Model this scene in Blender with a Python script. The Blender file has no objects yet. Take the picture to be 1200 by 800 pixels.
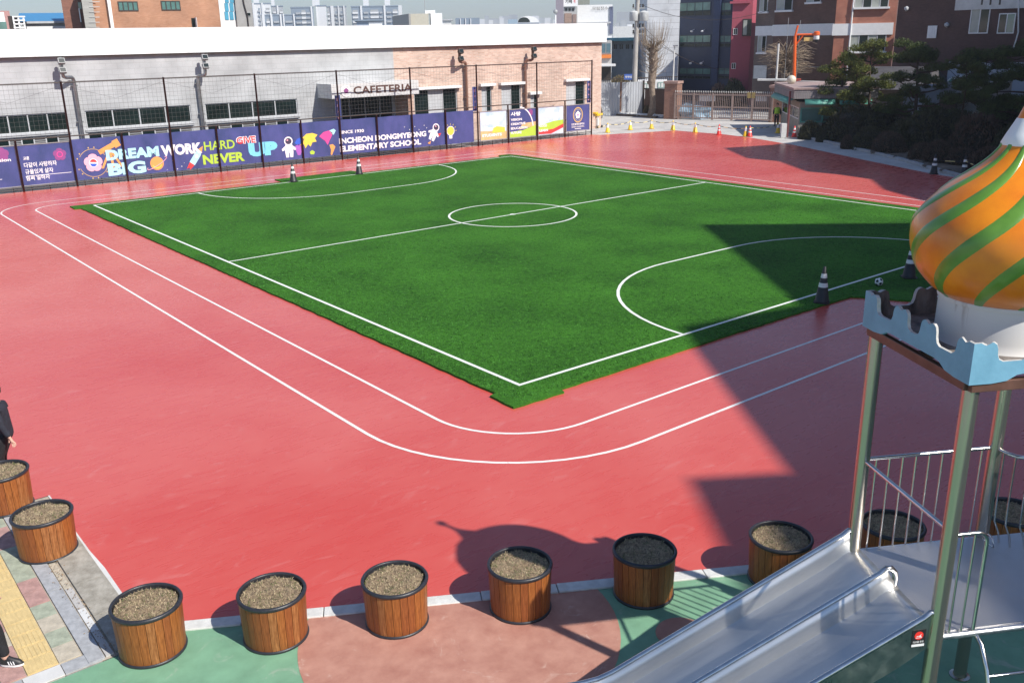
import bpy, bmesh, math, random
from mathutils import Vector, Matrix, noise
import numpy as np
R = math.radians
random.seed(7)
scene = bpy.context.scene
COL = scene.collection

# ---------------------------------------------------------------- camera
CF, CYAW, CPITCH, CROLL = 1086.0, 0.8990, 0.3175, 0.0195
CPOS = Vector((-11.4541, -14.17654, 7.0))
def cam_axes():
    f = Vector((math.cos(CYAW)*math.cos(CPITCH), math.sin(CYAW)*math.cos(CPITCH), -math.sin(CPITCH)))
    r = Vector((math.sin(CYAW), -math.cos(CYAW), 0))
    d = f.cross(r)
    c, s = math.cos(CROLL), math.sin(CROLL)
    return c*r + s*d, -s*r + c*d, f
AR, AD, AF = cam_axes()
cam_data = bpy.data.cameras.new('camera')
cam = bpy.data.objects.new('camera', cam_data)
COL.objects.link(cam)
cam_data.sensor_width = 36
cam_data.lens = CF/1200*36
cam_data.clip_end = 6000
m3 = Matrix((AR, -AD, -AF)).transposed()
cam.matrix_world = Matrix.Translation(CPOS) @ m3.to_4x4()
scene.camera = cam

# ---------------------------------------------------------------- light
SUN_AZ, SUN_EL = R(-78), R(43.2)          # the sun stands in this direction (x axis = 0)
world = bpy.data.worlds.new('World'); scene.world = world; world.use_nodes = True
nt = world.node_tree; bg = nt.nodes['Background']
sky = nt.nodes.new('ShaderNodeTexSky'); sky.sky_type = 'NISHITA'; sky.sun_disc = False
sky.sun_elevation = SUN_EL
sky.sun_rotation = R(90) - SUN_AZ
sky.air_density = 1.0; sky.dust_density = 0.6; sky.ozone_density = 3.0
hz_t = nt.nodes.new('ShaderNodeVectorMath'); hz_t.operation = 'MULTIPLY'; hz_t.inputs[1].default_value = (0.95, 1.0, 1.10)
nt.links.new(sky.outputs[0], hz_t.inputs[0]); nt.links.new(hz_t.outputs[0], bg.inputs[0]); bg.inputs[1].default_value = 0.097
sun_data = bpy.data.lights.new('sun', 'SUN'); sun_data.energy = 4.9; sun_data.angle = R(0.55)
sun_data.color = (1.0, 0.95, 0.88)
sun = bpy.data.objects.new('sun', sun_data); COL.objects.link(sun)
sdir = Vector((math.cos(SUN_AZ)*math.cos(SUN_EL), math.sin(SUN_AZ)*math.cos(SUN_EL), math.sin(SUN_EL)))
sun.rotation_euler = sdir.to_track_quat('Z', 'Y').to_euler()
scene.view_settings.view_transform = 'Standard'
scene.view_settings.look = 'None'
scene.view_settings.gamma = 1
scene.view_settings.exposure = 0.30
scene.render.engine = 'CYCLES'
scene.cycles.max_bounces = 6
scene.cycles.use_denoising = True

# ---------------------------------------------------------------- measuring helpers
def ray(u, v):
    return (AR*(u-600)/CF + AD*(v-400)/CF + AF)
def G(u, v, z=0.0):
    d = ray(u, v); t = (z-CPOS.z)/d.z
    return CPOS + d*t
def polar(u, dist, v=60):
    d = ray(u, v); h = Vector((d.x, d.y, 0)).normalized()
    return Vector((CPOS.x, CPOS.y, 0)) + h*dist

# ---------------------------------------------------------------- materials
def mk(name):
    m = bpy.data.materials.new(name); m.use_nodes = True
    return m, m.node_tree, m.node_tree.nodes['Principled BSDF']
def lin(c):
    return tuple(((x/255)/12.92 if x/255 <= 0.04045 else ((x/255+0.055)/1.055)**2.4) for x in c)
MC = {}
def pm(name, col, rough=0.6, var=0.18, scale=4.0, bump=0.0, bscale=60.0, metal=0.0, col2=None, spec=0.5,
       stretch=(1, 1, 1), rvar=0.0, detail=6, coat=0.0, thr=None, scuff=None):
    if name in MC: return MC[name]
    m, t, b = mk(name)
    N, L = t.nodes, t.links
    tc = N.new('ShaderNodeTexCoord'); mp = N.new('ShaderNodeMapping')
    mp.inputs['Scale'].default_value = stretch
    L.new(tc.outputs['Object'], mp.inputs[0])
    n = N.new('ShaderNodeTexNoise'); n.inputs['Scale'].default_value = scale; n.inputs['Detail'].default_value = detail
    n.inputs['Roughness'].default_value = 0.62
    L.new(mp.outputs[0], n.inputs['Vector'])
    rp = N.new('ShaderNodeValToRGB')
    c1 = tuple(x*(1-var) for x in col); c2 = col2 if col2 else tuple(min(1, x*(1+var)) for x in col)
    lo, hi = thr if thr else (0.3, 0.7)
    rp.color_ramp.elements[0].position = lo; rp.color_ramp.elements[0].color = (*c1, 1)
    rp.color_ramp.elements[1].position = hi; rp.color_ramp.elements[1].color = (*c2, 1)
    L.new(n.outputs['Fac'], rp.inputs[0]); L.new(rp.outputs[0], b.inputs['Base Color'])
    b.inputs['Roughness'].default_value = rough; b.inputs['Metallic'].default_value = metal
    b.inputs['Specular IOR Level'].default_value = spec
    if coat: b.inputs['Coat Weight'].default_value = coat; b.inputs['Coat Roughness'].default_value = 0.15
    if rvar:
        mr = N.new('ShaderNodeMapRange'); mr.inputs[1].default_value = 0.3; mr.inputs[2].default_value = 0.7
        mr.inputs[3].default_value = max(0.02, rough-rvar); mr.inputs[4].default_value = min(1, rough+rvar)
        L.new(n.outputs['Fac'], mr.inputs[0]); L.new(mr.outputs[0], b.inputs['Roughness'])
    if bump:
        n2 = N.new('ShaderNodeTexNoise'); n2.inputs['Scale'].default_value = bscale; n2.inputs['Detail'].default_value = 5
        L.new(mp.outputs[0], n2.inputs['Vector'])
        bp = N.new('ShaderNodeBump'); bp.inputs['Strength'].default_value = min(1, bump); bp.inputs['Distance'].default_value = 0.02
        L.new(n2.outputs['Fac'], bp.inputs['Height']); L.new(bp.outputs[0], b.inputs['Normal'])
    if scuff:
        src = b.inputs['Base Color'].links[0].from_socket
        n3 = N.new('ShaderNodeTexNoise'); n3.inputs['Scale'].default_value = 2.2; n3.inputs['Detail'].default_value = 12; n3.inputs['Roughness'].default_value = .72; n3.inputs['Distortion'].default_value = 1.5
        L.new(tc.outputs['Object'], n3.inputs['Vector']); m2 = N.new('ShaderNodeMapRange'); m2.inputs[1].default_value = .585; m2.inputs[2].default_value = .68; m2.inputs[4].default_value = .75
        L.new(n3.outputs['Fac'], m2.inputs[0]); mx = N.new('ShaderNodeMix'); mx.data_type = 'RGBA'; L.new(m2.outputs[0], mx.inputs[0]); L.new(src, mx.inputs[6]); mx.inputs[7].default_value = (*scuff, 1)
        L.new(mx.outputs[2], b.inputs['Base Color'])
    MC[name] = m
    return m
def brickmat(name, c1, c2, mortar, bw=0.23, bh=0.075, ms=0.012, rough=0.8, bias=0.0, offset=0.5):
    if name in MC: return MC[name]
    m, t, b = mk(name); N, L = t.nodes, t.links
    tc = N.new('ShaderNodeTexCoord'); sp = N.new('ShaderNodeSeparateXYZ'); ad = N.new('ShaderNodeMath')
    L.new(tc.outputs['Object'], sp.inputs[0]); L.new(sp.outputs[0], ad.inputs[0]); L.new(sp.outputs[1], ad.inputs[1])
    cb = N.new('ShaderNodeCombineXYZ'); L.new(ad.outputs[0], cb.inputs[0]); L.new(sp.outputs[2], cb.inputs[1])
    br = N.new('ShaderNodeTexBrick'); L.new(cb.outputs[0], br.inputs['Vector'])
    br.offset = offset
    br.inputs['Color1'].default_value = (*c1, 1); br.inputs['Color2'].default_value = (*c2, 1); br.inputs['Mortar'].default_value = (*mortar, 1)
    br.inputs['Scale'].default_value = 1; br.inputs['Brick Width'].default_value = bw; br.inputs['Row Height'].default_value = bh
    br.inputs['Mortar Size'].default_value = ms; br.inputs['Bias'].default_value = bias
    n = N.new('ShaderNodeTexNoise'); n.inputs['Scale'].default_value = 0.7; n.inputs['Detail'].default_value = 6
    L.new(cb.outputs[0], n.inputs['Vector'])
    mr = N.new('ShaderNodeMapRange'); mr.inputs[1].default_value = .3; mr.inputs[2].default_value = .7; mr.inputs[3].default_value = 0.8; mr.inputs[4].default_value = 1.12
    L.new(n.outputs['Fac'], mr.inputs[0])
    mx = N.new('ShaderNodeVectorMath'); mx.operation = 'SCALE'
    L.new(br.outputs['Color'], mx.inputs[0]); L.new(mr.outputs[0], mx.inputs['Scale'])
    L.new(mx.outputs[0], b.inputs['Base Color']); b.inputs['Roughness'].default_value = rough
    bp = N.new('ShaderNodeBump'); bp.inputs['Strength'].default_value = 0.5; bp.inputs['Distance'].default_value = 0.006; bp.invert = True
    L.new(br.outputs['Fac'], bp.inputs['Height']); L.new(bp.outputs[0], b.inputs['Normal'])
    MC[name] = m
    return m
def steel(name, col=(0.62, 0.61, 0.58), rough=0.28, stretch=(1, 1, 30), rv=0.12):
    return pm(name, col, rough=rough, var=0.12, scale=6, metal=1.0, stretch=stretch, rvar=rv, bump=0.05, bscale=40)

M = {}
M['red'] = None
def red_surface():
    m, t, b = mk('red_acrylic_surface'); N, L = t.nodes, t.links
    tc = N.new('ShaderNodeTexCoord')
    def noi(s, d, st=(1, 1, 1), dist=0):
        mp = N.new('ShaderNodeMapping'); mp.inputs['Scale'].default_value = st; L.new(tc.outputs['Object'], mp.inputs[0])
        n = N.new('ShaderNodeTexNoise'); n.inputs['Scale'].default_value = s; n.inputs['Detail'].default_value = d
        n.inputs['Distortion'].default_value = dist
        L.new(mp.outputs[0], n.inputs['Vector']); return n
    a = noi(0.22, 5, (1, 1, 1), 0.5); c = noi(1.6, 8, (1, 3.5, 1), 0.8); f = noi(140, 3)
    def rng(n, lo, hi, o0, o1):
        mr = N.new('ShaderNodeMapRange'); mr.inputs[1].default_value = lo; mr.inputs[2].default_value = hi
        mr.inputs[3].default_value = o0; mr.inputs[4].default_value = o1; L.new(n.outputs['Fac'], mr.inputs[0]); return mr
    r1 = rng(a, .32, .68, 0, 1); r2 = rng(c, .3, .72, -0.14, 0.18); r3 = rng(f, .3, .7, -0.12, .12)
    s = N.new('ShaderNodeMath'); s.operation = 'ADD'; L.new(r1.outputs[0], s.inputs[0]); L.new(r2.outputs[0], s.inputs[1])
    s2 = N.new('ShaderNodeMath'); s2.operation = 'ADD'; L.new(s.outputs[0], s2.inputs[0]); L.new(r3.outputs[0], s2.inputs[1])
    rp = N.new('ShaderNodeValToRGB'); L.new(s2.outputs[0], rp.inputs[0])
    rp.color_ramp.elements[0].color = (0.56, 0.070, 0.052, 1); rp.color_ramp.elements[1].color = (0.62, 0.125, 0.100, 1)
    L.new(rp.outputs[0], b.inputs['Base Color'])
    rr = rng(c, .3, .7, 0.25, 0.32); L.new(rr.outputs[0], b.inputs['Roughness'])
    b.inputs['Specular IOR Level'].default_value = 0.55
    sc = noi(1.1, 14, (1, 2.2, 1), 2.2); sr = rng(sc, .60, .74, 0, .25)
    mx = N.new('ShaderNodeMix'); mx.data_type = 'RGBA'; L.new(sr.outputs[0], mx.inputs[0]); L.new(rp.outputs[0], mx.inputs[6]); mx.inputs[7].default_value = (.66, .26, .23, 1); L.new(mx.outputs[2], b.inputs['Base Color'])
    bp = N.new('ShaderNodeBump'); bp.inputs['Strength'].default_value = 0.10; bp.inputs['Distance'].default_value = 0.002
    L.new(f.outputs['Fac'], bp.inputs['Height']); L.new(bp.outputs[0], b.inputs['Normal'])
    return m
def turf_mat():
    m, t, b = mk('artificial_turf'); N, L = t.nodes, t.links
    tc = N.new('ShaderNodeTexCoord')
    def noi(s, d, st=(1, 1, 1)):
        mp = N.new('ShaderNodeMapping'); mp.inputs['Scale'].default_value = st; L.new(tc.outputs['Object'], mp.inputs[0])
        n = N.new('ShaderNodeTexNoise'); n.inputs['Scale'].default_value = s; n.inputs['Detail'].default_value = d
        L.new(mp.outputs[0], n.inputs['Vector']); return n
    a = noi(0.35, 6); f = noi(55, 6, (1, .6, 1)); g = noi(9, 6)
    def mth(op, x, y):
        k = N.new('ShaderNodeMath'); k.operation = op
        for i, q in enumerate((x, y)):
            if isinstance(q, (int, float)): k.inputs[i].default_value = q
            else: L.new(q, k.inputs[i])
        return k.outputs[0]
    s = mth('ADD', mth('MULTIPLY', a.outputs['Fac'], 0.45), mth('ADD', mth('MULTIPLY', f.outputs['Fac'], 0.9), mth('MULTIPLY', g.outputs['Fac'], .35)))
    rp = N.new('ShaderNodeValToRGB'); L.new(s, rp.inputs[0])
    rp.color_ramp.elements[0].position = 0.6; rp.color_ramp.elements[0].color = (0.003, 0.025, 0.002, 1)
    rp.color_ramp.elements[1].position = 1.12; rp.color_ramp.elements[1].color = (0.056, 0.205, 0.017, 1)
    L.new(rp.outputs[0], b.inputs['Base Color']); b.inputs['Roughness'].default_value = 0.85
    b.inputs['Specular IOR Level'].default_value = 0.15
    bp = N.new('ShaderNodeBump'); bp.inputs['Strength'].default_value = 0.8; bp.inputs['Distance'].default_value = 0.03
    L.new(f.outputs['Fac'], bp.inputs['Height']); L.new(bp.outputs[0], b.inputs['Normal'])
    return m
M['red'] = red_surface()
M['turf'] = turf_mat()
M['line'] = pm('white_line_paint', (0.80, 0.80, 0.76), rough=0.6, var=0.08, scale=3, scuff=(.66, .42, .40))
M['turfline'] = pm('white_turf_line', (0.80, 0.82, 0.76), rough=0.8, var=0.12, scale=60, bump=0.6, bscale=80)
M['concrete'] = pm('concrete', (0.48, 0.465, 0.44), rough=0.85, var=0.2, scale=0.8, bump=0.3, bscale=30)
M['asphalt'] = pm('pale_asphalt', (0.34, 0.335, 0.325), rough=0.9, var=0.2, scale=0.5, bump=0.3, bscale=40)
M['greenrub'] = pm('green_rubber', (0.18, 0.36, 0.225), scuff=(.34, .42, .32), rough=0.75, var=0.14, scale=3, bump=0.4, bscale=130)
M['terra'] = pm('terracotta_rubber', (0.43, 0.185, 0.135), rough=0.78, var=0.13, scale=3, bump=0.4, bscale=130, col2=(0.52, 0.27, 0.20), scuff=(.60, .42, .34))
M['kerbwhite'] = pm('white_painted_kerb', (0.60, 0.60, 0.57), rough=0.75, var=0.18, scale=6, bump=0.3, bscale=50)
M['granite'] = pm('granite', (0.36, 0.37, 0.38), rough=0.7, var=0.22, scale=9, bump=0.2, bscale=90)
M['dkbrown'] = pm('dark_brown_paint', (0.045, 0.035, 0.03), rough=0.45, var=0.25, scale=3)
M['black'] = pm('black_rubber', (0.018, 0.018, 0.020), rough=0.5, var=0.25, scale=12)
M['rimblack'] = pm('black_plastic_rim', (0.025, 0.026, 0.032), rough=0.42, var=0.3, scale=20, bump=0.1)
M['white'] = pm('white_paint', (0.80, 0.80, 0.79), rough=0.5, var=0.05, scale=3)
M['offwhite'] = pm('weathered_white', (0.62, 0.62, 0.60), rough=0.7, var=0.14, scale=2)
M['steel'] = steel('brushed_steel')
M['steelh'] = steel('sheet_steel', (0.60, 0.61, 0.63), 0.3, (1, 1, 1), 0.1)
M['post'] = pm('post_steel', (0.47, 0.43, 0.37), rough=0.23, var=0.05, scale=1.5, metal=.9)
M['glass'] = pm('dark_glass', (0.012, 0.02, 0.02), rough=0.08, var=0.3, scale=0.6, spec=0.45)
M['greenglass'] = pm('green_glass', (0.10, 0.20, 0.18), rough=0.1, var=0.4, scale=0.5, spec=0.8)
M['frame'] = pm('aluminium_frame', (0.33, 0.34, 0.34), rough=0.45, var=0.1, scale=3)
M['alum'] = pm('pale_aluminium', (0.48, 0.49, 0.50), rough=0.5, var=0.1, scale=3)

# ---------------------------------------------------------------- mesh builder
class MB:
    def __init__(s): s.v = []; s.f = []; s.mi = []
    def add(s, vs, fs, mi=0):
        o = len(s.v); s.v += [tuple(p) for p in vs]; s.f += [tuple(i+o for i in f) for f in fs]; s.mi += [mi]*len(fs); return s
    def box(s, x0, x1, y0, y1, z0, z1, mi=0):
        vs = [(x, y, z) for z in (z0, z1) for y in (y0, y1) for x in (x0, x1)]
        return s.add(vs, [(0, 2, 3, 1), (4, 5, 7, 6), (0, 1, 5, 4), (2, 6, 7, 3), (0, 4, 6, 2), (1, 3, 7, 5)], mi)
    def prism(s, poly, z0, z1, mi=0):
        n = len(poly)
        a = sum(poly[i][0]*poly[(i+1) % n][1]-poly[(i+1) % n][0]*poly[i][1] for i in range(n))
        if a < 0: poly = poly[::-1]
        vs = [(p[0], p[1], z0) for p in poly] + [(p[0], p[1], z1) for p in poly]
        fs = [tuple(range(n-1, -1, -1)), tuple(range(n, 2*n))] + [(i, (i+1) % n, n+(i+1) % n, n+i) for i in range(n)]
        return s.add(vs, fs, mi)
    def sheet(s, poly, z, mi=0):
        n = len(poly)
        a = sum(poly[i][0]*poly[(i+1) % n][1]-poly[(i+1) % n][0]*poly[i][1] for i in range(n))
        if a < 0: poly = poly[::-1]
        return s.add([(p[0], p[1], z) for p in poly], [tuple(range(n))], mi)
    def tube(s, pts, r, n=8, mi=0, caps=True, closed=False):
        pts = [Vector(p) for p in pts]; k = len(pts)
        rs = r if isinstance(r, (list, tuple)) else [r]*k
        vs = []; up = None
        for i, p in enumerate(pts):
            if closed: d = (pts[(i+1) % k]-pts[i-1])
            else: d = (pts[min(i+1, k-1)]-pts[max(i-1, 0)])
            d = d.normalized() if d.length > 1e-9 else Vector((0, 0, 1))
            if up is None:
                a = Vector((0, 0, 1)) if abs(d.z) < 0.9 else Vector((1, 0, 0))
                up = (a - d*a.dot(d)).normalized()
            else:
                up = (up - d*up.dot(d)); up = up.normalized() if up.length > 1e-6 else Vector((1, 0, 0))
            w = d.cross(up)
            for j in range(n):
                t = 2*math.pi*j/n
                vs.append(p + (up*math.cos(t) + w*math.sin(t))*rs[i])
        fs = []
        for i in range(k if closed else k-1):
            for j in range(n):
                a, b = i*n+j, i*n+(j+1) % n; c, d_ = ((i+1) % k)*n+(j+1) % n, ((i+1) % k)*n+j
                fs.append((a, b, c, d_))
        if caps and not closed: fs += [tuple(range(n-1, -1, -1)), tuple((k-1)*n+j for j in range(n))]
        return s.add(vs, fs, mi)
    def lathe(s, prof, n=24, c=(0, 0, 0), mi=0, caps=True):
        vs = []; fs = []
        for r, z in prof:
            for j in range(n):
                t = 2*math.pi*j/n; vs.append((c[0]+r*math.cos(t), c[1]+r*math.sin(t), c[2]+z))
        for i in range(len(prof)-1):
            for j in range(n): fs.append((i*n+j, i*n+(j+1) % n, (i+1)*n+(j+1) % n, (i+1)*n+j))
        if caps:
            fs.append(tuple(range(n-1, -1, -1))); fs.append(tuple((len(prof)-1)*n+j for j in range(n)))
        return s.add(vs, fs, mi)
    def ico(s, c, r, sub=2, mi=0, sc=(1, 1, 1), jit=0.0, seed=0):
        bm = bmesh.new(); bmesh.ops.create_icosphere(bm, subdivisions=sub, radius=1)
        vs = []
        for v in bm.verts:
            p = v.co.copy()
            k = 1 + (noise.noise(p*2.1+Vector((seed, seed*1.7, 0)))*jit if jit else 0)
            vs.append((c[0]+p.x*r*sc[0]*k, c[1]+p.y*r*sc[1]*k, c[2]+p.z*r*sc[2]*k))
        fs = [tuple(v.index for v in f.verts) for f in bm.faces]; bm.free()
        return s.add(vs, fs, mi)
    def mesh(s, name, mats, smooth=False):
        me = bpy.data.meshes.new(name); me.from_pydata(s.v, [], s.f)
        for m in (mats if isinstance(mats, (list, tuple)) else [mats]): me.materials.append(m)
        if any(s.mi): me.polygons.foreach_set('material_index', s.mi)
        if smooth: me.polygons.foreach_set('use_smooth', [True]*len(me.polygons))
        me.update(); return me
    def build(s, name, mats, parent=None, smooth=False, loc=None, bev=0.0):
        me = s.mesh(name, mats, smooth); o = bpy.data.objects.new(name, me); COL.objects.link(o)
        if parent: o.parent = parent
        if loc: o.location = loc
        if bev:
            b = o.modifiers.new('bevel', 'BEVEL'); b.width = bev; b.segments = 2; b.limit_method = 'ANGLE'; b.angle_limit = R(40)
        if smooth:
            try: me.set_sharp_from_angle(angle=R(45))
            except Exception: pass
        return o
def link(name, me, parent=None, loc=(0, 0, 0), rz=0.0):
    o = bpy.data.objects.new(name, me); COL.objects.link(o)
    if parent: o.parent = parent
    o.location = loc; o.rotation_euler = (0, 0, rz); return o
def tag(o, label=None, cat=None, group=None, kind=None):
    if label: o['label'] = label
    if cat: o['category'] = cat
    if group: o['group'] = group
    if kind: o['kind'] = kind
    return o
def empty(name, loc=(0, 0, 0), rz=0.0, label=None, cat=None, group=None):
    o = bpy.data.objects.new(name, None); COL.objects.link(o); o.location = loc; o.rotation_euler = (0, 0, rz); o.empty_display_size = 0.3
    return tag(o, label, cat, group)
def struct(o): o['kind'] = 'structure'; return o
def copy_tree(o, loc, rz, label, parent=None):
    c = o.copy(); COL.objects.link(c); c.parent = parent
    if parent is None:
        c.location = loc; c.rotation_euler = (0, 0, rz)
        if label: c['label'] = label
    for ch in list(o.children): copy_tree(ch, None, None, None, c)
    return c

class Fac:
    """a vertical plane from P0 to P1 (left to right as seen): local x along it, y away, z up"""
    def __init__(s, P0, P1, z=0.0):
        s.P0 = Vector((P0[0], P0[1], z)); d = Vector((P1[0]-P0[0], P1[1]-P0[1], 0)); s.w = d.length; s.e = d.normalized()
        s.n = Vector((-s.e.y, s.e.x, 0)); s.rz = math.atan2(s.e.y, s.e.x)
    def at(s, u, v, off=0.0):
        d = ray(u, v); P = s.P0 + s.n*off
        t = (P-CPOS).dot(s.n)/d.dot(s.n); X = CPOS+d*t
        return (X-s.P0).dot(s.e), X.z-s.P0.z
    def root(s, name, label, cat, group=None):
        return empty(name, s.P0, s.rz, label, cat, group)
    def world(s, x, y, z=0): return s.P0 + s.e*x + s.n*y + Vector((0, 0, z))

TXT = {}
def text_mesh(body, bold=0.0, font=None):
    key = (body, bold)
    if key in TXT: return TXT[key]
    cu = bpy.data.curves.new('txt', 'FONT'); cu.body = body; cu.size = 1; cu.offset = bold; cu.resolution_u = 3; cu.align_x = 'LEFT'
    o = bpy.data.objects.new('txt', cu); COL.objects.link(o)
    dg = bpy.context.evaluated_depsgraph_get()
    me = bpy.data.meshes.new_from_object(o.evaluated_get(dg))
    vs = [v.co.copy() for v in me.vertices]; fs = [tuple(p.vertices) for p in me.polygons]
    bpy.data.objects.remove(o); bpy.data.curves.remove(cu); bpy.data.meshes.remove(me)
    TXT[key] = (vs, fs); return TXT[key]
def text(body, x0, z0, x1, z1, y, mat, parent, bold=0.02, name='lettering', shear=0.0, loc=True, depth=0.0):
    """letters whose ink box fills x0..x1 and z0..z1 of the parent's local xz plane, facing -y"""
    vs, fs = text_mesh(body, bold)
    if not vs: return None
    ax, bx = min(v.x for v in vs), max(v.x for v in vs); ay, by = min(v.y for v in vs), max(v.y for v in vs)
    mb = MB()
    pts = []
    for v in vs:
        a = (v.x-ax)/max(1e-6, bx-ax); b = (v.y-ay)/max(1e-6, by-ay)
        pts.append((x0+a*(x1-x0)+b*(z1-z0)*shear, y, z0+b*(z1-z0)))
    mb.add(pts, fs)
    o = mb.build(name, mat, parent)
    return o

# ================================================================ GROUND
BLK = [0]
mb = MB(); mb.sheet([(-2500, -2500), (3000, -2500), (3000, 3000), (-2500, 3000)], -0.03)
struct(mb.build('ground', M['asphalt']))
# red playing surface
KN0, KN1 = Vector((-8.72, -3.46)), Vector((8.0, -13.30))      # north edge of the white kerb
kd = (KN1-KN0).normalized(); kn = Vector((kd.y, -kd.x))          # kn points south-west (to the playground)
REDW = -8.90
redpoly = [(-16, 38.1), (-16, 1.3), (REDW, 1.3), (REDW, -3.35), tuple(KN0), tuple(KN1), (46, -22.0), (34.0, 6.2), (34.6, 9.2), (37.4, 15.0), (40.9, 22.0), (42.6, 26.5), (43.3, 29.6), (43.2, 34.1), (37.2, 36.1), (36.9, 36.75), (-1.0, 37.95)]
mb = MB(); mb.sheet(redpoly, 0.0)
struct(mb.build('red_court_surface', M['red']))
# concrete apron by the gate and along the garden
mb = MB(); mb.sheet([(36.5, 36.9), (37.2, 36.1), (43.2, 34.1), (43.3, 29.6), (42.6, 26.5), (40.9, 22), (37.4, 15), (34.6, 9.2), (34.0, 6.2), (37.5, 6.2), (38.6, 11.4), (42.0, 17.5), (46.0, 24.6), (49.5, 27.5), (56, 30), (60, 34), (58, 60), (44, 60), (42, 42), (38, 41)], -0.008)
struct(mb.build('concrete_apron', M['concrete']))

# ---- lane lines (white, rounded rectangles)
def rrect(x0, x1, y0, y1, r, n=14):
    pts = []
    rr = r if isinstance(r, (list, tuple)) else [r]*4
    for (cx, cy, a0, rad) in ((x0+rr[0], y0+rr[0], 180, rr[0]), (x1-rr[1], y0+rr[1], 270, rr[1]), (x1-rr[2], y1-rr[2], 0, rr[2]), (x0+rr[3], y1-rr[3], 90, rr[3])):
        for i in range(n+1):
            a = R(a0+90*i/n); pts.append((cx+rad*math.cos(a), cy+rad*math.sin(a)))
    return pts
def strip(mb, pts, w, z, closed=False):
    k = len(pts); P = [Vector(p) for p in pts]; L = []
    for i in range(k):
        if closed: a, b = P[i-1], P[(i+1) % k]
        else: a, b = P[max(0, i-1)], P[min(k-1, i+1)]
        d = (b-a).normalized(); nrm = Vector((-d.y, d.x)); L.append((P[i]+nrm*w/2, P[i]-nrm*w/2))
    o = len(mb.v)
    for a, b in L: mb.v += [(a.x, a.y, z), (b.x, b.y, z)]
    for i in range(k if closed else k-1):
        j = (i+1) % k; mb.f.append((o+2*i, o+2*i+1, o+2*j+1, o+2*j)); mb.mi.append(0)
mb = MB(); strip(mb, rrect(-3.68, 27.0, -3.6, 33.7, [3.6, 2.6, 1.6, 2.4]), 0.068, 0.004, True)
struct(mb.build('outer_lane_line', M['line']))
mb = MB(); strip(mb, rrect(-2.3, 25.72, -2.28, 32.45, [2.0, 2.0, 1.3, 1.2]), 0.068, 0.004, True)
struct(mb.build('inner_lane_line', M['line']))

# ---- turf
FX0, FX1, FY0, FY1 = 0.0, 24.42, 0.0, 30.68
tp = [(-0.66, -0.02), (-0.83, -0.06), (-0.86, -0.86), (0.45, -0.90), (0.50, -0.72), (9.9, -0.74), (11.15, -0.78), (11.3, -0.95), (12.0, -2.15), (16.6, -2.15), (16.6, -0.85),
      (24.6, -0.8), (25.1, -0.8), (25.1, 30.9), (25.0, 31.6), (24.2, 31.65), (24.0, 31.05), (14.3, 31.1), (14.2, 32.25), (9.6, 32.25), (9.5, 31.1), (0.2, 31.15), (-0.9, 31.25), (-0.92, 30.4), (-0.66, 30.35)]
me = MB(); 
def jag(poly, step=0.22, amp=0.018):
    out = []
    for i in range(len(poly)):
        a = Vector(poly[i]); b = Vector(poly[(i+1) % len(poly)]); n = max(1, int((b-a).length/step))
        for k in range(n):
            p = a.lerp(b, k/n); j = amp if k else 0
            out.append((p.x+random.uniform(-j, j), p.y+random.uniform(-j, j)))
    return out
me.prism(jag(tp), 0.0, 0.045)
turf = struct(me.build('turf_pitch', M['turf']))
ZL = 0.0490
mb = MB(); W = 0.088
strip(mb, [(FX0, FY0), (FX0, FY1)], W, ZL); strip(mb, [(FX1, FY0), (FX1, FY1)], W, ZL)
strip(mb, [(FX0-W/2, FY0), (FX1+W/2, FY0)], W, ZL+.001); strip(mb, [(FX0-W/2, FY1), (FX1+W/2, FY1)], W, ZL+.001)
strip(mb, [(FX0+W/2, FY1/2+.02), (FX1-W/2, FY1/2+.1)], W, ZL)
struct(mb.build('pitch_boundary_line', M['turfline']))
def shp(cx, cy, r, n=72): return [(cx+r*math.cos(2*math.pi*i/n), cy+r*math.sin(2*math.pi*i/n)) for i in range(n)]
mb = MB(); strip(mb, shp(12.25, 15.42, 2.62), W, ZL+.002, True); mb.sheet(shp(12.25, 15.42, .12, 16), ZL+.002)
struct(mb.build('centre_circle_line', M['turfline']))
def dshape(cx, y0, sgn, half=1.8, r=5.3):
    pts = [(cx-half-r*math.cos(R(a)), y0+sgn*r*math.sin(R(a))) for a in range(0, 91, 6)]
    pts += [(cx+half+r*math.cos(R(90-a)), y0+sgn*r*math.sin(R(90-a))) for a in range(0, 91, 6)]
    return pts
mb = MB(); strip(mb, dshape(12.25, FY0+W/2, 1), W, ZL+.002); struct(mb.build('near_goal_area_line', M['turfline']))
mb = MB(); strip(mb, dshape(11.95, FY1-W/2, -1), W, ZL+.002); struct(mb.build('far_goal_area_line', M['turfline']))
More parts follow.
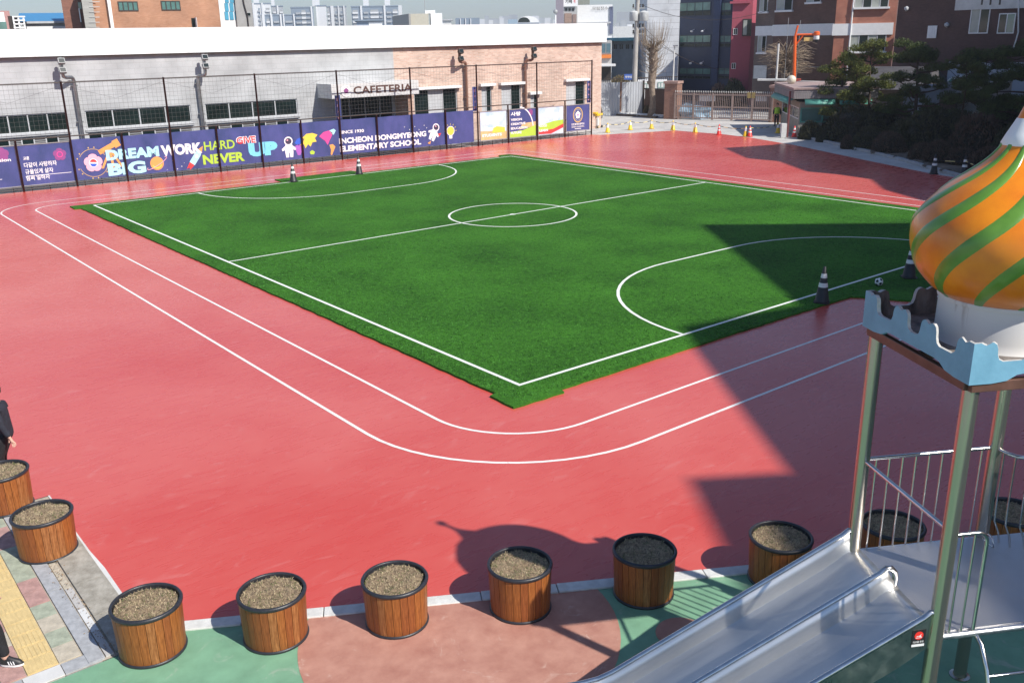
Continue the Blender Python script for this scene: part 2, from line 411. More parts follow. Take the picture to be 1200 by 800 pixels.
# tufts of real fibres near the camera side so the mat has a pile
gm = MB(); rnd = random.Random(3)
def blade(mb, x, y, z, h, w, a, lean):
    dx, dy = math.cos(a)*w, math.sin(a)*w; lx, ly = math.cos(a+1.3)*lean, math.sin(a+1.3)*lean
    mb.add([(x-dx, y-dy, z), (x+dx, y+dy, z), (x+lx, y+ly, z+h)], [(0, 1, 2)], 0)
for _ in range(90000):
    t = rnd.random()**1.5
    x = rnd.uniform(-0.6, 24.8); y = -0.7+31.7*rnd.random()**1.35
    if rnd.random() < 0.25: x, y = -0.62+rnd.random()**1.5*8, rnd.uniform(-.7, 16)
    # keep the fibres off the painted lines so the lines stay clean
    if abs(x) < .06 or abs(y) < .06 or abs(y-FY1/2-.05) < .1 or y > FY1-.06 or abs(x-FX1) < .06: continue
    if abs(math.hypot(x-12.25, y-15.42)-2.62) < .07: continue
    if y < 5.5 and 4.9 < x < 19.6:
        cx = min(max(x, 10.45), 14.05)
        if abs(math.hypot(x-cx, y)-5.3) < .08: continue
    blade(gm, x, y, 0.043, rnd.uniform(.012, .03), rnd.uniform(.008, .02), rnd.random()*6.28, rnd.uniform(0, .02))
o = gm.build('turf_fibres', pm('turf_fibre', (0.030, 0.135, 0.018), rough=.8, var=.5, scale=9, col2=(0.09, 0.29, 0.05), spec=.15)); tag(o, kind='stuff')

# ================================================================ PLAYGROUND FLOOR
ks0 = KN0 + kn*0.20; ks1 = KN1+kn*0.20
mb = MB(); mb.sheet([(-14.5, -3.76), (ks0.x-.18, -3.76), tuple(ks0), tuple(ks1), (8, -26), (-14.5, -26)], 0.0)
struct(mb.build('green_rubber_floor', M['greenrub']))
def clip_half(poly, p, n):      # keep points with (q-p).n >= 0
    out = []
    for i in range(len(poly)):
        a, b = Vector(poly[i]), Vector(poly[(i+1) % len(poly)]); da, db = (a-p).dot(n), (b-p).dot(n)
        if da >= 0: out.append(tuple(a))
        if da*db < 0: out.append(tuple(a.lerp(b, da/(da-db))))
    return out
mb = MB(); mb.sheet(clip_half(shp(-5.9, -6.05, 1.98, 64), ks0, kn), 0.004)
struct(mb.build('terracotta_rubber_circle', M['terra']))
mb = MB(); c = G(800, 742); mb.sheet(shp(c.x, c.y, .33, 40), 0.004)
struct(mb.build('terracotta_rubber_circle', M['terra']))
# white kerb: separate stones
L = (KN1-KN0).length; n = int(L/1.0)
kerb = empty('white_kerb', (0, 0, 0)); struct(kerb)
sl = L/n
rr_ = random.Random(5)
for i in range(n):
    a = KN0+kd*(i*sl+.006); b = KN0+kd*((i+1)*sl-.006)
    z = .022+rr_.uniform(-.004, .004); j = rr_.uniform(-.006, .006)
    mb = MB(); mb.prism([tuple(a+kn*(-.0+j)), tuple(b+kn*(0+j)), tuple(b+kn*(.2+j)), tuple(a+kn*(.2+j))], -.02, z)
    o = mb.build('kerb_stone', M['kerbwhite'], kerb, bev=.008)
# ================================================================ PAVEMENT on the left
pav = empty('pavement', (0, 0, 0)); struct(pav)
mb = MB(); mb.sheet([(-15, -3.74), (REDW-.0, -3.74), (REDW-.0, 1.29), (-15, 1.29)], -0.004)
struct(mb.build('mortar_bed', pm('sandy_mortar', (0.40, 0.35, 0.28), rough=.95, var=.3, scale=6, bump=.5, bscale=60)))
def rowtiles(name, x0, x1, y0, y1, step, mats, z=.012, gap=.008, jit=.003, xs=1, weights=None, bev=.004, skew=0.0):
    y = y0; meshes = {}
    while y < y1:
        st = step
        for k in range(xs):
            m = rr_.choices(mats, weights)[0]
            a = x0+(x1-x0)*k/xs; b = x0+(x1-x0)*(k+1)/xs
            key = (name, m.name, k)
            if key not in meshes:
                mbb = MB(); mbb.box(a+gap/2-x0, b-gap/2-x0, gap/2, st-gap/2, -.02, z); meshes[key] = mbb.mesh(name, m)
            o = link(name, meshes[key], pav, (x0+rr_.uniform(-jit, jit)*.5, y, rr_.uniform(-jit, jit)), 0)
        y += st
yel = pm('yellow_tactile', (0.62, 0.47, 0.22), rough=.8, var=.15, scale=7, bump=.3)
pr = pm('faded_red_paver', (0.42, 0.25, 0.22), rough=.85, var=.3, scale=7, bump=.3, bscale=40)
pg = pm('faded_green_paver', (0.34, 0.37, 0.28), rough=.85, var=.3, scale=7, bump=.3, bscale=40)
pt = pm('faded_tan_paver', (0.47, 0.42, 0.33), rough=.85, var=.25, scale=7, bump=.3, bscale=40)
rowtiles('tactile_tile', -10.28, -9.93, -3.46, .99, .30, [yel], z=.014, gap=.012)
# raised bars of the tactile tiles
mb = MB(); y = -3.46
while y < .99:
    for k in range(6): mb.box(-10.25+k*.053, -10.25+k*.053+.03, y+.02, y+.28, .012, .0185)
    y += .3
o = mb.build('tactile_bar', yel, pav); tag(o, kind='stuff')
rowtiles('paver', -9.93, -9.67, -3.46, .92, .37, [pr, pg, pt], gap=.010, weights=[3, 4, 3])
rowtiles('paver', -10.55, -10.28, -3.46, .92, .37, [pr, pg, pt], gap=.010, weights=[5, 3, 2])
rowtiles('paver', -10.83, -10.55, -3.46, .92, .37, [pr, pg, pt], gap=.010, weights=[3, 4, 3])
rowtiles('granite_slab', -9.66, -9.47, -3.72, .25, .98, [M['granite']], z=.022, gap=.008)
rowtiles('brick', -9.46, -9.37, -2.35, 1.05, .19, [pt, pr, M['offwhite']], z=.008, gap=.006, weights=[3, 1, 1])
rowtiles('pale_slab', -9.46, -9.36, -3.7, -2.4, .62, [M['offwhite'], M['concrete']], z=.016)
old = pm('old_stone', (0.33, 0.30, 0.24), rough=.85, var=.35, scale=5, bump=.5, bscale=30, col2=(0.45, 0.42, 0.36))
rowtiles('kerb_slab', -9.34, -8.93, -3.7, .1, .93, [old], z=.030, gap=.01, bev=.01)
mb = MB(); mb.prism([(-8.93, -3.6), (-8.905, -3.6), (-8.88, -2.5), (-8.87, -1.6), (-8.90, -1.0), (-8.905, 1.28), (-8.93, 1.28)], -.01, .012); o = mb.build('paint_edge', M['offwhite'], pav)
for i in range(5):
    mb = MB(); mb.box(-11.6+i*.42, -11.19+i*.42, -3.73, -3.50, -.02, .016); mb.build('border_stone', M['offwhite'] if i % 2 else M['granite'], pav)
# painted grout/dust marks: dry leaves on the strip near the tubs
lf = MB()
for _ in range(260):
    y = rr_.uniform(-3.6, 1.2); x = rr_.gauss(-9.42, .05); a = rr_.random()*6.28; r = rr_.uniform(.006, .018)
    lf.add([(x+r*math.cos(a), y+r*math.sin(a), .034), (x-r*math.sin(a)*.5, y+r*math.cos(a)*.5, .04), (x-r*math.cos(a), y-r*math.sin(a), .034), (x+r*math.sin(a)*.5, y-r*math.cos(a)*.5, .036)], [(0, 1, 2, 3)])
tag(lf.build('leaf_litter', pm('dry_leaf', (0.25, 0.16, 0.08), var=.4, scale=30)), kind='stuff')

# ================================================================ PLANTERS
wood = pm('varnished_wood', (0.24, 0.066, 0.012), rough=.5, var=.35, scale=7, stretch=(6, 6, .8), bump=.15, bscale=30, col2=(0.40, 0.135, 0.03), rvar=.12)
wood2 = pm('varnished_wood_dark', (0.20, 0.052, 0.012), rough=.5, var=.3, scale=7, stretch=(6, 6, .8), bump=.15, bscale=30, col2=(0.33, 0.10, 0.024), rvar=.12)
wood3 = pm('varnished_wood_pale', (0.27, 0.085, 0.02), rough=.45, var=.35, scale=9, stretch=(6, 6, .8), bump=.15, bscale=30, col2=(0.42, 0.17, 0.055), rvar=.12)
soilm = pm('dry_soil', (0.15, 0.10, 0.06), rough=.95, var=.5, scale=22, bump=.8, bscale=80, col2=(0.40, 0.29, 0.18))
straw = pm('dry_straw', (0.38, 0.27, 0.14), rough=.9, var=.5, scale=25, col2=(0.74, 0.60, 0.38))
mossy = pm('green_moss_blade', (0.10, 0.13, 0.035), rough=.9, var=.4, scale=40)
mb = MB(); RB, RT, H = .385, .405, .60
aw = 2*math.pi/26*.94
vs = []
for z, r in ((0.035, RB), (H, RT)):
    for rad in (r-.022, r):
        for k in range(3):
            a = -aw/2+aw*k/2; vs.append((rad*math.cos(a), rad*math.sin(a), z))
q_ = lambda l, s_, k: l*6+s_*3+k
fs = []
for k in range(2):
    fs += [(q_(0, 1, k), q_(0, 1, k+1), q_(1, 1, k+1), q_(1, 1, k)), (q_(0, 0, k+1), q_(0, 0, k), q_(1, 0, k), q_(1, 0, k+1)), (q_(1, 0, k), q_(1, 1, k), q_(1, 1, k+1), q_(1, 0, k+1)), (q_(0, 0, k), q_(0, 0, k+1), q_(0, 1, k+1), q_(0, 1, k))]
fs += [(q_(0, 0, 0), q_(0, 1, 0), q_(1, 1, 0), q_(1, 0, 0)), (q_(0, 0, 2), q_(1, 0, 2), q_(1, 1, 2), q_(0, 1, 2))]
mb.add(vs, fs); slat_me = [mb.mesh('slat', wood), mb.mesh('slat', wood2), mb.mesh('slat', wood3)]
rimb = MB()
prof = [(.378, .585), (.405, .585), (.424, .600), (.428, .622), (.418, .640), (.395, .645), (.376, .638), (.372, .615), (.374, .585)]
prof = [(r-.0 if r < .4 else r-.006, z) for r, z in prof]; rimb.lathe([(max(r, .381), z) for r, z in prof], 48, caps=False); rim_me = rimb.mesh('rim', M['rimblack'], True)
shb = MB(); shb.lathe([(.36, .02), (.372, .60)], 32, caps=False); shell_me = shb.mesh('liner', M['rimblack'], True)
bb = MB(); bb.lathe([(.398, 0), (.402, .012), (.398, .034), (.36, .036)], 40); base_me = bb.mesh('base_ring', M['rimblack'], True)
def soil_mesh(seed):
    r_ = random.Random(seed); mb = MB(); n = 26; ring = 9; vs = [(0, 0, .60)]
    def hh(x, y): return .592+.022*noise.noise(Vector((x*7, y*7, seed)))+.012*noise.noise(Vector((x*30, y*30, seed+3)))
    vs = [(0, 0, hh(0, 0))]
    for i in range(1, ring+1):
        for j in range(n):
            a = 2*math.pi*j/n; r = .373*i/ring; vs.append((r*math.cos(a), r*math.sin(a), hh(r*math.cos(a), r*math.sin(a))-(.01 if i == ring else 0)))
    fs = [(0, 1+j, 1+(j+1) % n) for j in range(n)]
    for i in range(ring-1):
        for j in range(n): fs.append((1+i*n+j, 1+(i+1)*n+j, 1+(i+1)*n+(j+1) % n, 1+i*n+(j+1) % n))
    mb.add(vs, fs); soil = mb.mesh('soil', soilm, True)
    g = MB()
    for _ in range(2200):
        a = r_.random()*6.28; r = .365*math.sqrt(r_.random()); x, y = r*math.cos(a), r*math.sin(a)
        z = hh(x, y); t = r_.random()*6.28; w = r_.uniform(.002, .005); ln = r_.uniform(.02, .06); e = r_.uniform(.1, 1.0)
        dx, dy = math.cos(t)*ln*(1-e*.5), math.sin(t)*ln*(1-e*.5)
        g.add([(x-math.sin(t)*w, y+math.cos(t)*w, z-.004), (x+math.sin(t)*w, y-math.cos(t)*w, z-.004), (x+dx, y+dy, z+ln*e*.6)], [(0, 1, 2)], 1 if r_.random() < (.12 if noise.noise(Vector((x*6, y*6, seed+9))) < .1 else .45) else 0)
    return soil, g.mesh('dry_grass', [straw, mossy])
soils = [soil_mesh(s) for s in (1, 2, 3)]
pots = [((-9.53, 1.30), 'wooden slat planter farthest back on the left, beside the standing person in black'),
        ((-9.36, -.60), 'wooden slat planter on the paved strip, second back along the left edge'),
        ((-8.96, -3.90), 'corner planter of orange wood slats where paving, red court and green floor meet'),
        ((-7.69, -4.63), 'sunlit wooden slat planter straddling the edge of green and terracotta floor, left of the middle'),
        ((-6.38, -5.35), 'sunlit wooden slat planter on terracotta floor, its shadow falling clear of the dome shadow'),
        ((-5.00, -6.13), 'wooden slat planter half shaded, standing against the onion dome shadow'),
        ((-3.56, -6.93), 'dark shaded wooden planter on green floor beside the striped railing shadow'),
        ((-1.93, -7.86), 'shaded wooden planter just behind the upper part of the steel slide'),
        ((-.52, -8.65), 'shaded wooden planter seen through the playhouse railing bars'),
        ((1.02, -9.55), 'shaded wooden planter cut by the right picture edge behind the playhouse post')]
for i, (p, lab) in enumerate(pots):
    t = empty('planter', (p[0], p[1], .002 if i > 1 else .012), rr_.random()*6, lab, 'planter', 'round wooden planters round the court edge')
    t.scale = (1, 1, rr_.uniform(.97, 1.04))
    link('liner', shell_me, t); link('base_ring', base_me, t)
    link('rim', rim_me, t)
    s, g = soils[i % 3]; so = link('soil', s, t, rz=i*1.1); go = link('dry_grass', g, t, rz=i*1.1); go['kind'] = 'stuff'
    for k in range(26): link('slat', slat_me[rr_.choice((0, 0, 0, 1, 1, 2))], t, rz=2*math.pi*k/26)

# ================================================================ CONES AND BALL
def cone_meshes(tag_, body, band, h, r0=.17, r1=.035, base=.22, bands=((.42, .54), (.68, .80))):
    def rr(t): return r0+(r1-r0)*t
    bz = .03; out = {}
    mb = MB(); mb.prism([(base*math.cos(R(a)), base*math.sin(R(a))) for a in (35, 55, 125, 145, 215, 235, 305, 325)], 0, bz); out['base'] = mb.mesh('base', body)
    mb = MB(); mb.lathe([(r0+.02, bz), (rr(0), bz+.02), (rr(1), h-.012), (r1*.6, h)], 20); out['body'] = mb.mesh('body', body, True)
    bs = []
    for a, b in bands:
        mb = MB(); mb.lathe([(rr(a)+.004, bz+(h-bz)*a), (rr(b)+.004, bz+(h-bz)*b)], 20, caps=False); bs.append(mb.mesh('band', band, True))
    out['bands'] = bs; return out
def cone(ms, name, p, lab, cat, group, z=0, rz=0):
    t = empty(name, (p[0], p[1], z), rz, lab, cat, group)
    link('base', ms['base'], t); link('body', ms['body'], t)
    for b in ms['bands']: link('band', b, t)
    return t
blk = cone_meshes('b', M['black'], M['white'], .99, r0=.185, base=.25)
far_y = 30.68
for (u, v, z, lab) in ((344, 213, .045, 'black cone with white bands, left of the pair at the far goal line'),
                    (421, 204, .045, 'black cone with white bands, right of the pair at the far goal line'),
                    (963, 354, .045, 'black cone with white bands on the near goal line, left of the football'),
                    (1065, 325, .045, 'black cone with white bands at the near goal line, right beside the striped dome'),
                    (1094, 204, .0, 'black cone with white bands at the garden kerb, tied to a striped tape'),
                    (1129, 206, .0, 'black cone with white bands at the garden kerb, half hidden by the dome stripes')):
    P = G(u, v, z)
    cone(blk, 'traffic_cone', P, lab, 'traffic cone', 'black and white cones', z, rr_.random())
yelm = pm('yellow_plastic', (0.80, 0.52, 0.02), rough=.45, var=.12, scale=8)
redm = pm('red_plastic', (0.72, 0.035, 0.025), rough=.45, var=.12, scale=8)
yc = cone_meshes('y', yelm, M['white'], .72, bands=((.50, .84),)); rc = cone_meshes('r', redm, M['white'], .75, bands=((.36, .5), (.64, .8)))
CP = [(712, 155.5, yc, 'yellow cone with white collar nearest the end of the banner fence'), (738.5, 152.3, yc, 'yellow cone with white collar, second from the banner fence'),
      (763.5, 151.0, yc, 'yellow cone with white collar in front of the pollarded tree'), (788.5, 152.6, yc, 'yellow cone with white collar in front of the brick gate pillar'),
      (814.5, 155.2, yc, 'yellow cone with white collar in front of the middle of the gate'), (842.5, 158, rc, 'lone red cone with white bands in front of the gate'),
      (873.5, 160, yc, 'yellow cone with white collar standing beside a red cone'), (878.5, 160.3, rc, 'red cone with white bands standing beside a yellow cone'),
      (911.5, 156, yc, 'yellow cone with white collar next to the guard booth wall'), (930.5, 160.5, rc, 'small red cone at the end of the garden kerb by the booth')]
cpos = []
for u, v, ms, lab in CP:
    P = G(u, v); cpos.append(P)
    cone(ms, 'traffic_cone', P, lab, 'traffic cone', 'yellow and red cones across the gate', 0, rr_.random())
# striped tape hung between the cones
tb, ty = M['black'], pm('tape_yellow', (0.75, 0.6, 0.25), var=.1)
def tape(pts, z, lab, sag=.12, seg=.35):
    mb = MB(); k = 0
    for a, b in zip(pts[:-1], pts[1:]):
        a, b = Vector((a[0], a[1], z)), Vector((b[0], b[1], z)); n = max(3, int((b-a).length/seg))
        q = [a.lerp(b, i/n)-Vector((0, 0, sag*4*(i/n)*(1-i/n))) for i in range(n+1)]
        for i in range(n): mb.tube([q[i], q[i+1]], .022, 5, k % 2); k += 1
    o = mb.build('barrier_tape', [tb, ty]); tag(o, lab, 'tape')
tape([G(697, 158.5)]+cpos[:6]+[cpos[7], cpos[8]], .62, 'yellow and black striped bar strung along the cones before the gate')
tape([G(1094, 204), G(1129, 206), G(1170, 222)], .72, 'yellow and black striped tape between cones along the garden bed', .05)
# football
b = G(1029.5, 334.5, .045); mb = MB()
bm = bmesh.new(); bmesh.ops.create_icosphere(bm, subdivisions=1, radius=1); ic = [v.co.normalized() for v in bm.verts][:12]; bm.free()
bm = bmesh.new(); bmesh.ops.create_icosphere(bm, subdivisions=4, radius=1)
for f in bm.faces:
    c_ = f.calc_center_median().normalized(); f.material_index = 1 if max(c_.dot(w) for w in ic) > .935 else 0; f.smooth = True
me = bpy.data.meshes.new('football'); 
for v in bm.verts: v.co *= .115
bm.to_mesh(me); bm.free(); me.materials.append(M['white']); me.materials.append(M['black'])
o = link('football', me, None, (b.x, b.y, .045+.113)); o.rotation_euler = (.3, .8, .2)
tag(o, 'white football with dark patches on the near goal line', 'ball')
# ================================================================ PLAY TOWER
TC = Vector((-3.05, -10.68, 0)); TRZ = R(-29.8)
T = empty('play_tower', TC, TRZ, 'steel play tower with striped orange onion dome over blue battlements and a double slide', 'play tower')
HB, ZD, ZT = .74, 1.80, 4.15
for k, (x, y) in enumerate(((-HB, HB), (-HB, -HB), (HB, HB), (HB, -HB))):
    mb = MB(); mb.lathe([(.068, 0), (.068, ZT+.02)], 24, (0, 0, 0)); o = mb.build('post', M['post'], T, True, (x, y, 0))
    mb = MB(); mb.lathe([(.11, .0), (.11, .012), (.075, .02), (.07, .05)], 24); mb.build('post_foot', M['post'], o, True)
# top frame
frm = pm('rusty_brown_beam', (0.15, 0.075, 0.055), rough=.5, var=.3, scale=5, metal=.3)
mb = MB(); b_ = .80
for s in (-1, 1):
    mb.box(-b_, b_, s*b_-.03, s*b_+.03, ZT+.02, ZT+.11); mb.box(s*b_-.03, s*b_+.03, -b_+.03, b_-.03, ZT+.02, ZT+.11)
mb.box(-b_+.03, b_-.03, -.03, .03, ZT+.03, ZT+.10)
mb.build('top_frame', frm, T, bev=.006)
# battlement tray
blue = pm('pale_blue_gelcoat', (0.17, 0.38, 0.52), rough=.5, var=.12, scale=5, bump=.1, bscale=20, spec=.3, col2=(0.20, 0.42, 0.56))
grim = pm('weathered_grey_gelcoat', (0.15, 0.13, 0.12), rough=.9, var=.55, scale=7, bump=.7, bscale=25, col2=(0.32, 0.28, 0.25), stretch=(1, 1, .4))
HS, Z0, Z1 = .842, 4.245, 4.60
tray = MB(); tray.box(-HS+.03, HS-.03, -HS+.03, HS-.03, 4.30, 4.335); tray_o = tray.build('battlement_tray', grim, T)
def merlon_profile():
    pts = []; mer = [(0, .13), (.30, .44), (.56, .70), (.87, 1)]; lo = 4.43; hi = Z1
    for i, (a, b) in enumerate(mer):
        w = b-a
        if i: pts += [(a-.035, lo), (a-.012, lo+.02), (a-.002, lo+.06), (a+.002, hi-.055)]
        m = (a+b)/2
        if i: pts += [(a+.010, hi-.02), (a+.028, hi)]
        else: pts += [(0, hi)]
        pts += [(m-.028, hi), (m-.012, hi-.014), (m, hi-.022), (m+.012, hi-.014), (m+.028, hi)]
        if i < 3: pts += [(b-.028, hi), (b-.010, hi-.02), (b-.002, hi-.055), (b+.002, lo+.06), (b+.012, lo+.02), (b+.035, lo)]
        else: pts += [(1, hi)]
    pts.append((1, Z0-.0)); 
    for t, z in ((.88, 0), (.80, .015), (.75, .06), (.70, .07), (.5, .07), (.30, .07), (.25, .06), (.20, .015), (.12, 0)): pts.append((t, Z0+z))
    pts.append((0, Z0)); return pts
mp_ = merlon_profile(); n = len(mp_)
rimw = pm('worn_pale_edge', (0.50, 0.50, 0.48), rough=.6, var=.2, scale=20)
for k in range(4):
    mb = MB(); th = .028
    out = [(HS*2*s-HS, -HS, z) for s, z in mp_]; inn = [((HS-th)*2*s-(HS-th), -HS+th, z) for s, z in mp_]
    vs = out+inn; fs = [tuple(range(n-1, -1, -1))]; mb.add(vs, fs, 0); mb.f.append(tuple(range(n, 2*n))); mb.mi.append(1)
    for i in range(n):
        j = (i+1) % n; mb.f.append((i, j, n+j, n+i)); mb.mi.append(2 if i < n-12 else 0)
    o = mb.build('battlement_wall', [blue, grim, rimw], T); o.rotation_euler = (0, 0, R(90*k))
# drum and dome
drumm = pm('stained_white_gelcoat', (0.66, 0.65, 0.62), rough=.5, var=.1, scale=4, col2=(0.74, 0.73, 0.71), stretch=(1, 1, .15))
def stained():
    m, t, b = mk('rain_stained_white'); N, L = t.nodes, t.links
    tc = N.new('ShaderNodeTexCoord'); mp = N.new('ShaderNodeMapping'); mp.inputs['Scale'].default_value = (1, 1, .12)
    L.new(tc.outputs['Object'], mp.inputs[0]); nn = N.new('ShaderNodeTexNoise'); nn.inputs['Scale'].default_value = 6; nn.inputs['Detail'].default_value = 6
    L.new(mp.outputs[0], nn.inputs['Vector']); rp = N.new('ShaderNodeValToRGB'); e = rp.color_ramp.elements
    e[0].position = .34; e[0].color = (0.30, 0.24, 0.19, 1); e[1].position = .47; e[1].color = (0.70, 0.69, 0.66, 1)
    L.new(nn.outputs['Fac'], rp.inputs[0]); L.new(rp.outputs[0], b.inputs['Base Color']); b.inputs['Roughness'].default_value = .5
    return m
mb = MB(); mb.lathe([(.56, 4.335), (.545, 4.36), (.535, 4.42), (.53, 4.70), (.545, 4.705), (.55, 4.73), (.54, 4.745), (.50, 4.75)], 72)
mb.build('drum', stained(), T, True)
DP = [(4.735, .535), (4.80, .625), (4.90, .715), (5.0, .775), (5.1, .812), (5.2, .832), (5.3, .832), (5.4, .808), (5.5, .752), (5.6, .666), (5.7, .560), (5.8, .432), (5.9, .312), (6.0, .225), (6.06, .195)]
def drad(z):
    zs = [a for a, b in DP]; 
    # smooth interpolation (Catmull-Rom)
    if z <= zs[0]: return DP[0][1]
    for i in range(len(DP)-1):
        if z <= zs[i+1]:
            p0 = DP[max(0, i-1)][1]; p1 = DP[i][1]; p2 = DP[i+1][1]; p3 = DP[min(len(DP)-1, i+2)][1]; t = (z-zs[i])/(zs[i+1]-zs[i])
            return .5*((2*p1)+(-p0+p2)*t+(2*p0-5*p1+4*p2-p3)*t*t+(-p0+3*p1-3*p2+p3)*t**3)
    return DP[-1][1]
orange = pm('orange_gelcoat', (0.76, 0.19, 0.004), rough=.32, var=.10, scale=3, bump=.06, bscale=12, coat=.3, col2=(0.86, 0.28, 0.006))
green = pm('green_gelcoat', (0.10, 0.25, 0.025), rough=.34, var=.12, scale=4, bump=.06, bscale=12, coat=.3, col2=(0.15, 0.32, 0.045))
zz = [4.735+(6.06-4.735)*i/44 for i in range(45)]
mb = MB(); mb.lathe([(drad(z), z) for z in zz], 108); dome = mb.build('dome', orange, T, True)
TW = [(4.735, -56), (4.85, -49), (5.1, -34), (5.35, -17), (5.6, 2), (5.8, 17), (6.06, 34)]
def twist(z):
    for (a, p), (b, q2) in zip(TW[:-1], TW[1:]):
        if z <= b: return p+(q2-p)*(z-a)/(b-a)
    return TW[-1][1]
NS = 10
base_az = 202.6+29.8
mb = MB(); vs = []; cols = 7
for i, z in enumerate(zz):
    r = drad(z); w = 4.6+3.4*math.sin(math.pi*min(1, (z-4.735)/.9)*.5) if z < 5.6 else 8.0
    for k in range(cols):
        f = k/(cols-1)*2-1
        lift = (.016*(1-abs(f)**3)-.006)
        a = R(base_az+twist(z)+f*w); vs.append(((r+lift)*math.cos(a), (r+lift)*math.sin(a), z+(lift*.3)))
fs = [(i*cols+k, i*cols+k+1, (i+1)*cols+k+1, (i+1)*cols+k) for i in range(len(zz)-1) for k in range(cols-1)]
mb.add(vs, fs); st_me = mb.mesh('stripe', green, True)
for k in range(NS): link('stripe', st_me, dome, rz=2*math.pi*k/NS)
mb = MB(); mb.lathe([(.20, 6.05), (.203, 6.065), (.168, 6.14), (.128, 6.22), (.104, 6.27)], 48); mb.build('spire_collar', M['white'], T, True)
mb = MB(); mb.lathe([(.102, 6.265), (.078, 6.33), (.052, 6.40), (.034, 6.46), (.028, 6.72)], 32); sp_ = mb.build('spire', orange, T, True)
mb = MB(); mb.lathe([(.001, 6.66), (.045, 6.675), (.065, 6.71), (.066, 6.74), (.045, 6.78), (.001, 6.795)], 24); mb.build('finial', orange, sp_, True)
# deck
def deckmat():
    m, t, b = mk('deck_sheet'); N, L = t.nodes, t.links
    tc = N.new('ShaderNodeTexCoord'); v = N.new('ShaderNodeTexVoronoi'); v.inputs['Scale'].default_value = 34; v.inputs['Randomness'].default_value = 0
    L.new(tc.outputs['Object'], v.inputs['Vector']); bp = N.new('ShaderNodeBump'); bp.inputs['Strength'].default_value = .5; bp.inputs['Distance'].default_value = .004
    L.new(v.outputs['Distance'], bp.inputs['Height']); L.new(bp.outputs[0], b.inputs['Normal'])
    nn = N.new('ShaderNodeTexNoise'); nn.inputs['Scale'].default_value = 3; nn.inputs['Detail'].default_value = 7; L.new(tc.outputs['Object'], nn.inputs['Vector'])
    mr = N.new('ShaderNodeMapRange'); mr.inputs[1].default_value = .3; mr.inputs[2].default_value = .7; mr.inputs[3].default_value = .32; mr.inputs[4].default_value = .52
    L.new(nn.outputs['Fac'], mr.inputs[0]); L.new(mr.outputs[0], b.inputs['Roughness'])
    b.inputs['Metallic'].default_value = .9; b.inputs['Base Color'].default_value = (.52, .51, .52, 1)
    return m
mb = MB(); e = HB-.02
mb.box(-e, e, -e, e, ZD-.03, ZD); mb.box(e+.002, e+.6, .0, e, ZD-.03, ZD-.001); mb.build('deck', deckmat(), T)
mb = MB()
for s in (-1, 1): mb.tube([(-HB, s*HB, ZD-.04), (HB, s*HB, ZD-.04)], .033, 12); mb.tube([(s*HB, -HB, ZD-.04), (s*HB, HB, ZD-.04)], .033, 12)
mb.build('deck_rim', steel('white_steel', (0.72, 0.72, 0.71), .35, (1, 1, 1)), T, True)
ZR = 2.84
rail = steel('polished_tube', (0.66, 0.65, 0.63), .2, (1, 1, 1), .06)
def bar(a, b, r=.0125, parent=T, name='bar'):
    mb = MB(); mb.tube([(0, 0, 0), tuple(Vector(b)-Vector(a))], r, 8); return mb.build(name, rail, parent, True, a)
def railp(pts, r=.021, name='rail', parent=T):
    mb = MB(); mb.tube(pts, r, 12); return mb.build(name, rail, parent, True)
def arc(c, r, a0, a1, n, f): return [f(c[0]+r*math.cos(R(a0+(a1-a0)*i/n)), c[1]+r*math.sin(R(a0+(a1-a0)*i/n))) for i in range(n+1)]
railp([(-HB, HB, ZR), (HB, HB, ZR)])
for i in range(1, 10): bar((-HB+.148*i, HB, ZD), (-HB+.148*i, HB, ZR), .011)
railp([(-HB, HB-.02, ZR), (-HB, -HB, ZR)], .021, 'grab_bar')
# little guard beside the front post
gx = -.37
railp([(-HB, -HB, 2.80)]+arc((gx-.10, 2.70), .10, 90, 0, 6, lambda a, b: (a, -HB, b))+[(gx, -HB, ZD)], .018, 'guard_hoop')
for x in (-.61, -.49): bar((x, -HB, ZD), (x, -HB, 2.80), .011)
# side guard towards the right with bars on a bend
pth = [(HB, HB, ZR), (HB+.02, HB-.15, ZR-.0), (HB+.07, HB-.25, ZR), (HB+.17, HB-.30, ZR), (HB+.40, HB-.30, ZR), (HB+.62, HB-.30, ZR)]
railp(pth)
for x, y in ((HB+.01, HB-.13), (HB+.06, HB-.24), (HB+.18, HB-.30), (HB+.31, HB-.30), (HB+.44, HB-.30), (HB+.57, HB-.30)):
    mb = MB(); mb.tube([(x, y, ZR), (x, y, 2.3), (x+.01, y-.0, 2.05), (x+.06, y-.02, 1.92), (x+.08, y-.03, ZD)], .011, 8); mb.build('bar', rail, T, True)
railp([(HB-.03, HB-.08, ZD)]+[(HB-.03, HB-.16-.08*math.cos(R(180-180*i/8))*-1-.0, ZD+.10*math.sin(R(180*i/8))) for i in range(9)], .010, 'foot_hoop')
# ladder arch on the front side
lx0, lx1 = -.34, .34
for x in (lx0, lx1):
    pts = [(x, -HB-.0, ZD-.05), (x, -HB-.10, ZD-.10), (x, -HB-.22, ZD-.28), (x, -HB-.32, ZD-.55), (x, -HB-.40, ZD-.95), (x, -HB-.46, ZD-1.4), (x, -HB-.48, .0)]
    railp(pts, .022, 'ladder_stile')
for z, y in ((1.47, -.25), (1.17, -.35), (.87, -.40), (.57, -.44), (.27, -.47)):
    railp([(lx0, -HB+y, z), (lx1, -HB+y, z)], .016, 'rung')
